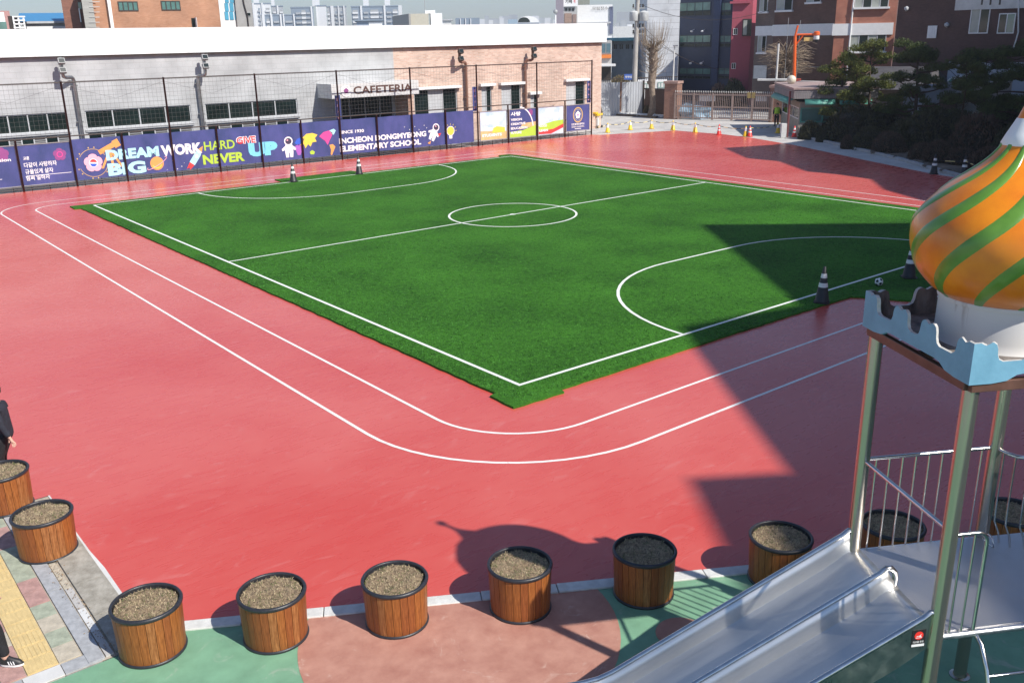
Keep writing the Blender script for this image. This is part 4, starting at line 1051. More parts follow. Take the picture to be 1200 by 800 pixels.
# white roof band: butt-jointed metal panels
mb = MB(); n = 27
pw = pm('white_fascia_metal', (0.83, 0.83, 0.82), rough=.45, var=.02, scale=1)
pan = MB(); w_ = (Wd+.5)/n; pan.box(.004, w_-.004, 0, .06, 0, HTOP-HWL); pmz = pan.mesh('fascia_panel', pw)
for i in range(n): link('fascia_panel', pmz, caf, (-.25+i*w_, -.28, HWL+.03))
mb = MB(); mb.box(-.25, Wd+.25, -.215, .35, HWL+.04, HTOP+.02); mb.box(Wd-.1, Wd+.26, .36, 16, HWL+.04, HTOP+.02); mb.build('parapet', pw, caf)
mb = MB(); mb.box(-.2, Wd+.2, -.25, .10, HWL+.0, HWL+.028); mb.build('drip_edge', M['dkbrown'], caf)
mb = MB(); mb.box(.2, Wd-.4, .36, 15.9, HWL+.2, HTOP-.35); mb.build('roof', M['offwhite'], caf)
# strip windows
grnd = pm('green_dark_pane', (0.008, 0.016, 0.015), rough=.07, var=.5, scale=.6, spec=.4)
louv = pm('grey_louvre', (0.27, 0.27, 0.27), rough=.6, var=.1)
def window(rect, nv, parent, pane=grnd, fr=M['alum'], kinds=None, w=.06, y=.10):
    a, b, c_, d_ = rect; t = empty('window', (a, 0, c_)); t.parent = parent; W_, H_ = b-a, d_-c_
    mb = MB(); mb.box(0, W_, y-.04, y+.04, 0, w); mb.box(0, W_, y-.04, y+.04, H_-w, H_)
    for i in range(nv+1):
        x = W_*i/nv; xx0 = max(0, min(W_-w, x-w/2)); mb.box(xx0, xx0+w, y-.045, y+.045, w, H_-w)
    mb.build('frame', fr, t)
    for i in range(nv):
        p0, p1 = W_*i/nv+w/2, W_*(i+1)/nv-w/2; k = kinds[i] if kinds else 'g'
        if k == 'g': mb = MB(); mb.box(p0, p1, y-.006, y+.006, w, H_-w); mb.build('pane', pane, t)
        elif k == 's': mb = MB(); mb.box(p0, p1, y-.012, y+.012, w, H_-w); mb.build('screen', M['alum'], t)
        else:
            mb = MB(); z = w; 
            while z < H_-w: mb.box(p0, p1, y-.035, y+.03, z, z+.05); z += .10
            mb.box(p0, p1, y+.031, y+.036, w, H_-w); mb.build('louvre', louv, t)
    return t
window(strips[0], 5, caf); window(strips[1], 4, caf); window(strips[2], 4, caf)
for r_ in low: window(r_, 8 if r_[1]-r_[0] > 4 else 6, caf, kinds='gl'*4 if r_[1]-r_[0] > 4 else 'gl'*3)
for a, b, c_, d_ in strips:
    mb = MB(); mb.box(a-.1, b+.1, -.10, .02, c_-.08, c_-.02); mb.build('sill', M['alum'], caf)
    mb = MB(); mb.box(a-.1, b+.1, -.06, .01, c_-.16, c_-.085); mb.build('sill_band', M['alum'], caf)
window(brick_w[0], 3, caf, kinds='gsg', pane=grnd); 
for i in (1, 2, 4): window(brick_w[i], 2, caf, kinds='sg')
window(brick_w[3], 2, caf, kinds='sg')
for a, b, c_, d_ in brick_w:
    mb = MB(); mb.box(a-.22, b+.22, -.30, .0, d_+.01, d_+.18); mb.build('white_hood', M['white'], caf)
    mb = MB(); mb.box(a-.1, b+.1, -.07, .0, c_-.1, c_-.01); mb.build('sill', M['white'], caf)
# canopy
ca = cq(388, 100)[0]; CD = 2.0
cu0 = CB.at(393, 110, -CD)[0]-.25; cu1 = CB.at(491, 106, -CD)[0]
czb = CB.at(440, 113.3, -CD)[1]; czt = CB.at(440, 96.6, -CD)[1]
can = empty('canopy', (cu0, -CD, czb)); can.parent = caf
cw = cu1-cu0; ch_ = czt-czb
pale = pm('pale_stone_panel', (0.60, 0.605, 0.60), rough=.6, var=.05)
mb = MB(); mb.box(0, cw, 0, CD-.01, 0, ch_); mb.build('canopy_box', pale, can, bev=.01)
text('CAFETERIA', CB.at(414.5, 112, -CD)[0]-cu0, ch_*.24, CB.at(483, 107, -CD)[0]-cu0, ch_*.78, -.012, pm('brown_sign_letter', (0.10, 0.045, 0.035), rough=.5), can, .025)
ex = CB.at(405.3, 105, -CD)[0]-cu0; ez = ch_*.5
mb = MB(); pts = ell(ex, ez, .36, .36); mb.add([(x, -.03, z) for x, z in pts], [tuple(range(len(pts)))]); o = mb.build('sign_disc', M['white'], can)
flower(dpk, ex, ez, .17, -.034, can, 'sign_emblem'); ring('sign_ring', pm('print_grey', (0.4, .4, .45)), ex, ez, .22, .235, -.034, can)
# entrance doors under the canopy
dt = empty('entrance', (door[0], .1, 0)); dt.parent = caf; dw = door[1]-door[0]; dh = door[3]
mb = MB()
for x in (0, dw*.16, dw*.45, dw*.73, dw-.08): mb.box(x, x+.08, -.04, .04, 0, dh)
mb.box(0, dw, -.035, .035, dh-.08, dh-.001); mb.box(0, dw, -.036, .036, 2.25, 2.35); mb.build('frame', M['frame'], dt)
mb = MB(); mb.box(.02, dw-.02, -.005, .005, .02, dh-.02); mb.build('pane', M['glass'], dt)
mb = MB(); x = cq(461, 100)[0]; mb.box(x+.05, x+.3, -CD+.3, -.01, 0, czb); mb.build('canopy_pier', brickmat('red_brick_pier', (0.36, 0.16, 0.09), (0.46, 0.22, 0.13), (0.4, .35, .3)), caf)
# floodlight poles fixed to the wall
def flood(ub, vt, ul, vl, mat, lab, left=True):
    xp = CB.at(ub, vt, -.3)[0]; xlg, zl = CB.at(ul, vl, -.6); zt2 = CB.at(ub, vt, -.3)[1]
    t = CB.root('floodlight_pole', lab, 'floodlight', 'paired floodlights on bent wall poles')
    dx = xlg-xp
    mb = MB(); mb.tube([(xp, -.22, .0), (xp, -.22, zt2-.12), (xp+dx*.05, -.24, zt2-.02), (xp+dx*.2, -.30, zt2+.06), (xp+dx*.7, -.50, zt2+.06), (xp+dx*.95, -.58, zt2+.12), (xp+dx, -.6, zt2+.3), (xp+dx, -.6, zl+.5)], .10, 12); mb.build('pole', mat, t, True)
    for z in (1.0, 3.0, zt2-.4):
        mb = MB(); mb.box(xp-.16, xp+.16, -.24, -.005, z, z+.05); mb.build('bracket', mat, t)
    for k, z in enumerate((zl-.22, zl+.25)):
        mb = MB(); mb.box(-.17, .17, -.24, -.02, -.14, .14); mb.box(-.14, .14, -.02, .07, -.11, .11); o = mb.build('lamp', M['dkbrown'] if mat != M['steelp'] else M['frame'], t, loc=(xp+dx, -.66, z), bev=.01); o.rotation_euler = (R(-25), 0, 0)
        mb = MB(); mb.box(-.14, .14, -.244, -.238, -.11, .11); g_ = mb.build('lamp_glass', M['glass'], o)
M['steelp'] = steel('galvanised_tube', (0.42, 0.42, 0.42), .42, (1, 1, 1))
bp_ = pm('brown_pipe', (0.22, 0.11, 0.075), rough=.5)
flood(86.5, 92, 72, 79, M['steelp'], 'pair of floodlights on a bent galvanised pole, leftmost on the grey wall')
flood(232, 90, 239.3, 74, M['steelp'], 'pair of floodlights on a bent galvanised pole between the strip windows')
flood(546.5, 74, 538.5, 66, bp_, 'pair of brown floodlights on a bent pole left of the brick wall windows')
flood(616.3, 72, 624.3, 63, bp_, 'pair of brown floodlights on a bent pole on the brick wall, right of centre')
# small roof antenna ball and skylight arch behind the roof band
x, z = CB.at(651, 26, 3); t = CB.root('roof_vent', 'small dark ball vent on a white stem above the roof band', 'vent')
mb = MB(); mb.tube([(x, 3, 6.9), (x, 3, z+.5)], .06, 8); mb.build('stem', M['white'], t); mb = MB(); mb.ico((x, 3, z+.75), .18, 2); mb.build('ball', M['frame'], t, True)
# ================================================================ BACKGROUND BUILDINGS
def bld(name, u0, d0, u1, d1, vt, depth, mat, lab, cat='building', z0=0.0, parapet=.0, group=None, capmat=None, vref=None):
    P0, P1 = polar(u0, d0), polar(u1, d1); f = Fac(P0, P1)
    t = f.root(name, lab, cat, group); h = f.at((u0+u1)/2, vt)[1]
    mb = MB(); mb.box(0, f.w, 0, depth, z0, h); mb.build('wall', mat, t)
    if parapet:
        mb = MB(); mb.box(-.15, f.w+.15, -.15, depth+.15, h+.002, h+parapet); mb.build('roof', capmat or M['offwhite'], t)
    f.h = h; return f, t
def pwin(f, t, u0, v0, u1, v1, nv=2, fr=None, pane=None, sill=None, inset=0.0, grille=None):
    """a window found between two pixels on facade f: frame, panes, sill"""
    xa, za = f.at(u0, v0); xb_, zb2 = f.at(u1, v1); 
    if xb_ < xa: xa, xb_ = xb_, xa
    if zb2 > za: za, zb2 = zb2, za
    return lwin(f, t, xa, xb_, zb2, za, nv, fr, pane, sill)
def lwin(f, t, xa, xb_, zb2, za, nv=2, fr=None, pane=None, sill=None, kinds=None, yo=0.0):
    W_, H_ = xb_-xa, za-zb2; w = min(.07, W_*.1)
    o = empty('window', (xa, yo, zb2)); o.parent = t
    mb = MB(); mb.box(0, W_, -.05, .0, 0, w); mb.box(0, W_, -.05, .0, H_-w, H_)
    for i in range(nv+1):
        x = min(W_-w, W_*i/nv-(w/2 if i else 0)); mb.box(x, x+w, -.052, .0, w, H_-w)
    mb.build('frame', fr or M['white'], o)
    for i in range(nv):
        x0, x1 = W_*i/nv+w*.6, W_*(i+1)/nv-w*.6
        mb = MB(); mb.box(x0, x1, -.03-(.012 if i % 2 else 0), -.008, w*.8, H_-w*.8); mb.build('pane', (pane if not isinstance(pane, list) else pane[i % len(pane)]) or M['glass'], o)
    if sill: mb = MB(); mb.box(-.12, W_+.12, -.22, -.001, -.16, -.01); mb.build('sill', sill, o)
    return o
def fbox(f, t, name, mat, u0, v0, u1, v1, y0, y1):
    xa, za = f.at(u0, v0, y0); xb_, zb2 = f.at(u1, v1, y0)
    mb = MB(); mb.box(min(xa, xb_), max(xa, xb_), y0, y1, min(za, zb2), max(za, zb2)); return mb.build(name, mat, t)
greyw = pm('grey_render', (0.42, 0.42, 0.41), rough=.85, var=.1, scale=.3)
curt = pm('curtain_pane', (0.38, 0.40, 0.36), rough=.25, var=.2, scale=1.5)
dpane = M['glass']; gpane = M['greenglass']
# --- left: brown brick block
obrick = brickmat('orange_brick', (0.40, 0.19, 0.105), (0.46, 0.235, 0.14), (0.40, 0.25, 0.17), .23, .08, .006, .85)
f, t = bld('brick_block', 116, 78, 262, 80, -25, 14, obrick, 'large orange brown brick block rising behind the left half of the cafeteria roof')
pwin(f, t, 137.5, 2, 162.5, 13.3, 4, M['dkbrown'], gpane); pwin(f, t, 188, 1.2, 212, 12.5, 4, M['dkbrown'], gpane); pwin(f, t, 224, 21.5, 229.5, 33, 1, M['dkbrown'], dpane)
mb = MB(); x, z = f.at(126, 10); mb.box(x-.0, x+.22, -.3, -.002, 0, f.h+.3); mb.build('white_downpipe', M['white'], t)
fbox(f, t, 'vent_pipe', M['white'], 229.8, 20.5, 232.5, 40, -.5, -.002)
f, t = bld('stair_tower', 81, 79, 106, 79, -20, 8, brickmat('dark_brick_tower', (0.22, 0.09, 0.06), (0.28, 0.12, 0.08), (.2, .14, .11), .23, .08, .006), 'dark red brick stair tower with a tall recessed window strip, left of the brick block')
fbox(f, t, 'recess', M['dkbrown'], 89, -18, 99, 50, -.06, -.001); fbox(f, t, 'pane', gpane, 91, 3, 96, 11, -.09, -.062); fbox(f, t, 'mullion', M['white'], 93, 10, 94.3, 26, -.2, -.1)
f, t = bld('concrete_pier', 104.5, 77.3, 117, 77.3, -20, 4, pm('board_concrete', (0.36, 0.35, 0.32), rough=.9, var=.15, scale=2, stretch=(.3, .3, 4)), 'tall grey concrete pier between the stair tower and the brick block')
for v in range(-10, 36, 6): fbox(f, t, 'joint', M['concrete'], 104.6, v, 116.9, v+.7, -.04, -.001)
f, t = bld('glass_block', 262.3, 84, 281, 84.2, -20, 12, M['white'], 'narrow white block with a tall blue glass front beside the brick block')
gl = pm('blue_curtain_glass', (0.10, 0.36, 0.52), rough=.12, var=.2, scale=.5, spec=.8)
for i in range(3):
    for j in range(4): fbox(f, t, 'pane', gl, 263+i*5.8, -16+j*10, 268.4+i*5.8, -6.5+j*10, -.05, -.001)
f, t = bld('grey_block', 281.4, 84, 300.5, 84.5, -18, 10, pm('stone_grey', (0.30, 0.295, 0.285), rough=.9, var=.14, scale=1), 'grey stone faced block with one tiny dark window beside the blue glass')
pwin(f, t, 288.5, 15, 294, 19.5, 1, M['frame'], dpane)
mb = MB(); x, z = f.at(284, 5); mb.tube([(x, -.1, f.h), (x+.1, -.1, z), (x+.3, -.1, z-1.0), (x+.3, -.1, 2)], .05, 6); mb.build('cable', M['dkbrown'], t)
# --- far left low ones
f, t = bld('blue_roof_hall', 31, 92, 110, 92, 25.2, 12, greyw, 'low grey hall with a bright blue metal roof behind the cafeteria')
mb = MB(); mb.add([(-.3, -.3, f.h), (f.w, -.3, f.h), (f.w, 8, f.h+.9), (-.3, 8, f.h+.9), (-.3, 8, f.h), (f.w, 8, f.h)], [(0, 1, 2, 3), (0, 4, 5, 1), (0, 3, 4), (1, 5, 2), (4, 3, 2, 5)]); mb.build('roof', pm('blue_metal_roof', (0.06, 0.24, 0.45), rough=.5, var=.1), t)
fbox(f, t, 'gutter', M['alum'], 31, 25.4, 110, 27, -.3, -.001); fbox(f, t, 'white_band', M['white'], 31, 31.4, 109, 40, -.1, -.001)
f, t = bld('louvre_house', 16, 88, 29.5, 88, 19, 6, M['dkbrown'], 'small white lattice faced roof house left of the blue roof')
for i in range(3): fbox(f, t, 'lattice_bar', M['white'], 16+i*6, 19, 17.7+i*6, 40, -.12, -.001)
for j in range(5): fbox(f, t, 'lattice_rail', M['white'], 16, 19+j*4.3, 29.5, 20.5+j*4.3, -.15, -.121)
f, t = bld('white_house', -30, 87, 12.5, 87, 14.5, 8, M['white'], 'white house with a green glass window at the left picture edge')
fbox(f, t, 'window', gpane, -12, 26, 9, 36, -.05, -.001)
f, t = bld('pink_house', 2, 140, 19, 140, 13, 10, pm('pink_wall', (.42, .22, .2)), 'little pink house at the foot of the wooded hill')
for k, (u0, u1, v, m_, lab) in enumerate(((41, 50, 17, M['white'], 'tiny white far house right of the hill'), (51, 62, 15.5, greyw, 'tiny grey far house on the horizon, second right of the hill'), (62, 68, 17.5, pm('tan_wall', (.45, .33, .26)), 'tiny tan far house on the horizon beside the dark stair tower'), (70, 82, 20.3, M['offwhite'], 'low pale far roofs just left of the dark stair tower'))):
    f, t = bld('far_house', u0, 300, u1, 300, v, 20, m_, lab, 'house')
    fbox(f, t, 'window_band', M['frame'], u0+1.5, v+1.5, u1-1.5, v+2.6, -.1, -.001)
# wooded hill
hb = MB(); nx, ny = 26, 10; vs = []
O = polar(20, 420); du = (polar(120, 420)-polar(-120, 420)).normalized(); dv = (O-Vector((CPOS.x, CPOS.y, 0))).normalized()
for i in range(nx+1):
    for j in range(ny+1):
        s = (i/nx)*190-165; w_ = j/ny*160; h = 34*math.exp(-((s+75)/62)**2)*math.sin(math.pi*min(1, .15+j/ny*.85))+noise.noise(Vector((s*.03, w_*.03, 0)))*2
        p = O+du*s+dv*w_; vs.append((p.x, p.y, max(-1, h)))
hb.add(vs, [(i*(ny+1)+j, (i+1)*(ny+1)+j, (i+1)*(ny+1)+j+1, i*(ny+1)+j+1) for i in range(nx) for j in range(ny)])
struct(hb.build('hill', pm('winter_hillside', (0.12, 0.085, 0.06), rough=.95, var=.4, scale=.05, col2=(.22, .17, .13)), None, True))
tr = MB(); r_ = random.Random(8)
for _ in range(420):
    s = r_.uniform(-150, 10); w_ = r_.uniform(0, 90); h = 34*math.exp(-((s+75)/62)**2)*math.sin(math.pi*min(1, .15+w_/160*.85))
    p = O+du*s+dv*w_; hh_ = r_.uniform(5, 9)
    for k in range(14):
        a = r_.random()*6.28; q2 = Vector((p.x, p.y, h+hh_*.35)); e = q2+Vector((math.cos(a)*hh_*.35, math.sin(a)*hh_*.35, hh_*r_.uniform(.2, .7)))
        tr.add([q2, q2+Vector((.3, .2, 0)), e], [(0, 1, 2)])
    tr.add([(p.x-.2, p.y, h-.5), (p.x+.2, p.y, h-.5), (p.x, p.y, h+hh_*.8)], [(0, 1, 2)])
tag(tr.build('bare_woodland', pm('bare_twigs_far', (0.16, 0.12, 0.10), var=.3)), kind='stuff')
# --- distant apartment towers
aw = pm('pale_tower_wall', (0.66, 0.67, 0.68), rough=.8, var=.04); ag = pm('grey_blue_tower_wall', (0.20, 0.25, 0.31), rough=.8, var=.06); am = pm('mid_grey_tower', (0.36, 0.38, 0.40), rough=.8, var=.05)
def tower(u0, u1, vt, dist, body, lab, cols, top=None, base=0):
    """cols: list of (fraction0, fraction1, kind) with kind b = balconies, w = white pier, n = plain"""
    f, t = bld('apartment_tower', u0, dist, u1, dist, vt, 14, body, lab, 'apartment tower', group='distant apartment towers')
    fh = 2.9; nf = int(f.h//fh)
    for a, b, k in cols:
        if k == 'w': mb = MB(); mb.box(f.w*a, f.w*b, -.8, -.001, 0, f.h+.8); mb.build('pier', aw, t)
        elif k in 'bd':
            mb = MB(); mw = MB()
            for i in range(max(0, nf-8), nf):
                z = i*fh; mb.box(f.w*a, f.w*b, -.9, -.001, z+.2, z+1.35); mw.box(f.w*a+.2, f.w*b-.2, -.06, -.001, z+1.45, z+2.7)
            mb.build('balcony', aw if k == 'b' else am, t); mw.build('window', M['frame'] if k == 'b' else ag, t)
    for (a, b, hh_) in (top or []):
        mb = MB(); mb.box(f.w*a, f.w*b, 3, 9, f.h+.01, f.h+hh_); mb.build('roof_house', aw, t)
    mb = MB(); mb.box(-.3, f.w+.3, -.3, 14.3, f.h+.02, f.h+.7); mb.build('roof', ag, t)
    return t
D = 700
tower(300.5, 322, 5, D, aw, 'pale apartment tower at the left end of the skyline beside the grey stone block', [(.02, .12, 'w'), (.3, .42, 'd'), (.5, .6, 'w'), (.7, .95, 'b')], [(.1, .4, 6)])
tower(323, 336, 8, D+40, am, 'narrow pale grey apartment tower, second on the skyline', [(.1, .35, 'b'), (.45, .6, 'w'), (.7, .95, 'b')], [(.0, .3, 7)])
tower(310, 349, 18.5, D-80, ag, 'low wide dark apartment slab with white piers in front of the taller towers', [(.02, .10, 'w'), (.14, .24, 'b'), (.27, .33, 'w'), (.36, .52, 'd'), (.55, .6, 'w'), (.64, .68, 'w'), (.7, .92, 'd'), (.95, .99, 'w')])
tower(345, 371, 9.5, D-40, ag, 'dark blue apartment tower with white balcony cross, left of the plain white one', [(.2, .42, 'd'), (.45, .66, 'b'), (.68, .85, 'd'), (.88, .95, 'w')])
tower(374, 386, 7.5, D, aw, 'plain windowless pale gable tower in the middle of the towers', [(.0, .06, 'w')], [(-.3, .4, 6.5)])
tower(387, 409, 8.5, D, am, 'apartment tower with alternating white and grey vertical strips', [(.0, .12, 'b'), (.18, .34, 'w'), (.4, .52, 'd'), (.56, .62, 'w'), (.68, .8, 'd'), (.85, .92, 'w')])
tower(415, 469, 8.2, D-30, ag, 'wide blue grey apartment tower with two white roof towers', [(.02, .14, 'b'), (.19, .23, 'w'), (.26, .36, 'd'), (.40, .58, 'b'), (.60, .66, 'd'), (.69, .73, 'w'), (.75, .85, 'd'), (.88, .99, 'b')], [(.26, .38, 9), (.72, .84, 9)])
f, t = bld('far_gable', 469.5, D, 473.5, D, 6.5, 14, aw, 'white end gable of the widest apartment tower', 'apartment tower', group='distant apartment towers')
# mid ones right behind the roof band
f, t = bld('blue_shed', 420, 190, 449, 190, 24.8, 14, pm('blue_grey_shed', (.28, .34, .42)), 'small blue grey shed roof with a white front behind the roof band')
fbox(f, t, 'white_front', M['white'], 432, 26, 448.5, 40, -.1, -.001)
mb = MB(); mb.box(-.4, f.w+.4, -.5, 14, f.h+.01, f.h+.25); mb.build('roof', ag, t)
f, t = bld('beige_block', 481, 151, 504, 151, 16.3, 16, pm('beige_render', (0.50, 0.47, 0.38), var=.08), 'beige and white low block with a mast on its roof')
P1_ = polar(481, 150); P0_ = polar(462, 166); f2 = Fac(P0_, P1_); 
lt = empty('shaded_side', (0, 0, 0)); lt.parent = t; mbx = MB()
o = MB().box(0, f2.w, 0, .3, 0, f.h).build('side_wall', pm('shaded_beige_render', (.30, .29, .27), var=.1), None); o.parent = t  # darker copy of the render puts shade into the side wall colour
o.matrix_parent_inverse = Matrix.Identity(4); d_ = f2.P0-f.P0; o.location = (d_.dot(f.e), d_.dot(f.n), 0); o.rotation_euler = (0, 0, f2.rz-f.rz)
bpy.data.objects.remove(lt)
fbox(f, t, 'white_wall', M['white'], 504.5, 15.8, 519, 40, .0, 10); fbox(f, t, 'roof_box', M['white'], 498, 12.6, 510, 16, 3, 8)
x, z = f.at(497.5, 2, 4); mb = MB(); mb.tube([(x, 4, f.h), (x, 4, z+2)], .05, 5); mb.build('mast', M['frame'], t)
pwin(f, t, 472-0, 27, 478, 29.5, 1, M['dkbrown'], dpane) if False else None
f, t = bld('white_low_block', 519.5, 230, 530, 230, 24, 10, M['offwhite'], 'low pale block right of the beige block'); fbox(f, t, 'roof_edge', M['alum'], 519, 23.2, 530.5, 24, -.4, 10.2)
f, t = bld('grey_flat_block', 535, 420, 563, 420, 21.3, 14, ag, 'far dark grey flat with white pillars behind the roof band')
for u in (539, 545, 551): fbox(f, t, 'pier', aw, u, 22, u+1.5, 40, -.4, -.001)
# hazy skyline
r_ = random.Random(12); u = 562; 
sk = []
while u < 651:
    w_ = r_.uniform(4, 10); sk.append((u, u+w_, r_.uniform(18.5, 25))); u += w_*r_.uniform(.6, 1.2)
for (u, w_, v) in ((572, 9, 22), (586, 8, 19.5), (597, 10, 17.5), (611, 9, 20), (623, 8, 18.5), (637, 9, 21)): sk.append((u, u+w_, v))
for i, (a, b, v) in enumerate(sk):
    f, t = bld('far_tower', a, 1500+i*9, b, 1500+i*9, v, 30, am if i % 2 else aw, 'one of the pale hazy far towers on the horizon right of the beige block', 'building', group='hazy far towers')
f, t = bld('teal_shed', 596, 260, 607, 260, 23, 10, pm('pale_blue_shed', (.32, .42, .50)), 'pale blue shed behind the roof band beside the arched roof')
f, t = bld('arched_hall', 607, 240, 632, 240, 26.8, 14, ag, 'hall with a curved white barrel roof behind the roof band')
mb = MB(); pr_ = [(f.w*.5+f.w*.5*math.cos(R(a)), f.h+f.w*.29*math.sin(R(a))) for a in range(0, 181, 12)]
n = len(pr_); mb.add([(x, 0, z) for x, z in pr_]+[(x, 14, z) for x, z in pr_], [tuple(range(n-1, -1, -1)), tuple(range(n, 2*n))]+[(i, i+1, n+i+1, n+i) for i in range(n-1)]); mb.build('roof', M['white'], t)
mb = MB(); pr_ = [(f.w*.3+f.w*.28*math.cos(R(a)), f.h+.1+f.w*.22*math.sin(R(a))) for a in range(0, 181, 18)]; mb.add([(x, -.05, z) for x, z in pr_], [tuple(range(len(pr_)))]); mb.build('arch_glass', M['glass'], t)
# the white sign building
f, t = bld('sign_building', 676.5, 186, 717, 186, 6, 20, M['white'], 'white building with black roof lettering behind the right end of the cafeteria')
fbox(f, t, 'dark_corner', pm('slate_blue', (.12, .14, .22)), 714.5, 8, 718.2, 40, -.2, -.001); fbox(f, t, 'ledge', M['alum'], 676.5, 26.5, 716, 27.6, -.3, -.001)
xa, za = f.at(694, 12.3); xb_, zb2 = f.at(717, 7.8); text('무림정수기', xa, za, xb_, zb2, -.25, M['dkbrown'], t, .0)
f2, t2 = bld('purple_grey_block', 651.5, 180, 660.5, 180, -15, 10, pm('mauve_render', (.27, .24, .28), var=.08), 'mauve grey tower block edge left of the white sign building')
f3, t3 = bld('patched_block', 660.8, 181, 676.2, 181, 8, 10, greyw, 'grey and brown block with a rooftop billboard beside the mauve tower')
fbox(f3, t3, 'brown_panel', pm('brown_panel', (.32, .22, .17)), 661.5, 16, 670, 27, -.2, -.001); fbox(f3, t3, 'brown_panel', pm('brown_panel2', (.27, .19, .16)), 671, 17, 675.5, 27, -.2, -.001)
for u in (662, 666, 670): pwin(f3, t3, u, 9.5, u+3, 13.5, 1, M['frame'], dpane)
xa, za = f3.at(660, 8, -.5); xb_, zb2 = f3.at(677, -2, -.5); mb = MB(); mb.box(xa, xb_, -.5, -.3, za, zb2); bo = mb.build('billboard', M['white'], t3)
text('카페', xa+.4, za+.5, xa+1.6, za+1.3, -.52, M['dkbrown'], bo, .02); text('약국', xa+1.9, za+.5, xb_-.4, za+1.3, -.52, rd, bo, .02)
fbox(f3, t3, 'roof_sign', pm('olive_panel', (.25, .26, .22)), 677.5, -3, 691, 5.5, 2, 3)
# things seen past the cafeteria's right end
f, t = bld('glass_shop', 699, 105, 716.5, 105, 47.5, 10, greyw, 'low shop with bluish glass and an orange stripe past the end of the cafeteria')
pwin(f, t, 704, 50.5, 716, 63, 2, M['frame'], pm('bluish_glass', (.10, .18, .22), rough=.12, spec=.8)); fbox(f, t, 'orange_stripe', pm('orange_sign', (.75, .22, .04)), 699, 64.5, 716.4, 68.3, -.3, -.001)
fbox(f, t, 'awning', M['white'], 700, 76, 721.5, 77.8, -2.5, -.001); fbox(f, t, 'shop_front', M['dkbrown'], 700, 79, 716, 94, -.1, -.001)
f, t = bld('teal_roof_shop', 716.8, 112, 747, 112, 48, 10, pm('worn_grey_wall', (.46, .47, .46), var=.2, scale=.8), 'grey row building with a pale teal roof edge behind the utility pole')
fbox(f, t, 'roof', pm('teal_roof_edge', (.18, .40, .42)), 705, 45.2, 748, 47.8, -1.2, 10); 
for u in (719, 726, 733, 740): pwin(f, t, u, 52, u+4.5, 58, 2, M['frame'], dpane)
f, t = bld('hazy_row', 718, 330, 757, 330, 31, 20, M['offwhite'], 'jumble of pale far roofs between the sign building and the pole')
for u, v in ((720, 27), (728, 24), (735, 29), (742, 25), (748, 28)): fbox(f, t, 'roof_box', aw if u % 2 else am, u, v, u+6, 32, 2, 8)
f, t = bld('far_ridge_block', 722, 900, 756, 900, 14, 60, am, 'faint hazy high block on the horizon beside the utility pole')
# sign on a pole
P = polar(736, 92); f, t = bld('street_sign', 731.5, 92, 741.3, 92, 86.8, .1, pm('blue_sign', (.08, .16, .5)), 'small blue and white street sign by the corrugated fence', 'sign', z0=0)
for o in list(t.children): bpy.data.objects.remove(o)
fbox(f, t, 'sign_plate', pm('blue_sign', (.08, .16, .5)), 731.5, 87, 741.3, 93.5, 0, .06)
xa, za = f.at(732.5, 91.5); xb_, zb2 = f.at(740.5, 89); text('동명길', xa, za, xb_, zb2, -.01, wht, t, .03)
mb = MB(); mb.tube([(f.w*.8, .1, 0), (f.w*.8, .1, f.at(740, 87)[1])], .05, 8); mb.build('pole', M['alum'], t)
# --- corrugated fence
W0, W1 = polar(700, 86.5), polar(755, 88); f = Fac(W0, W1); t = f.root('corrugated_fence', 'pale grey corrugated metal fence with a rusty gap, right of the cafeteria', 'fence')
zt3 = f.at(730, 96.5)[1]; cor = pm('corrugated_zinc', (0.40, 0.42, 0.45), rough=.55, var=.14, scale=.9, stretch=(1, 1, .3))
def corr(x0, x1, name='panel'):
    mb = MB(); n = int((x1-x0)/.06); 
    for i in range(n+1): x = x0+(x1-x0)*i/n; y = .03 if i % 4 < 2 else 0; mb.v += [(x, y, 0), (x, y, zt3)]
    mb.f = [(2*i, 2*i+2, 2*i+3, 2*i+1) for i in range(n)]; mb.mi = [0]*n; o = mb.build(name, cor, t); s_ = o.modifiers.new('t', 'SOLIDIFY'); s_.thickness = .01
xg0, xg1 = f.at(726.5, 110)[0], f.at(728.8, 110)[0]
x = 0
while x < xg0-.1: corr(x, min(x+1.0, xg0)); x += 1.005
x = xg1
while x < f.w-.1: corr(x, min(x+1.0, f.w)); x += 1.005
mb = MB(); mb.box(xg0, xg1, .04, .08, 0, zt3); mb.build('rusty_panel', pm('rust', (.16, .08, .05), var=.4, scale=3), t)
mb = MB(); mb.box(f.w-.05, f.w+.1, -.05, .1, 0, zt3+.1); mb.build('post', M['dkbrown'], t)
# railing fence above/behind it
f2 = Fac(polar(702, 92), polar(795, 95)); t = f2.root('street_railing', 'dark street railing showing above the corrugated fence', 'fence'); za = f2.at(730, 91.5)[1]
mb = MB(); mb.box(0, f2.w, -.03, .03, za-.08, za); mb.box(0, f2.w, -.03, .03, za-1.2, za-1.12); mb.build('rail', M['dkbrown'], t)
mb = MB(); x = 0
while x < f2.w: mb.box(x-.02, x+.02, -.02, .02, 0, za-.08); x += .22
o = mb.build('bar', M['dkbrown'], t); o['kind'] = 'stuff'
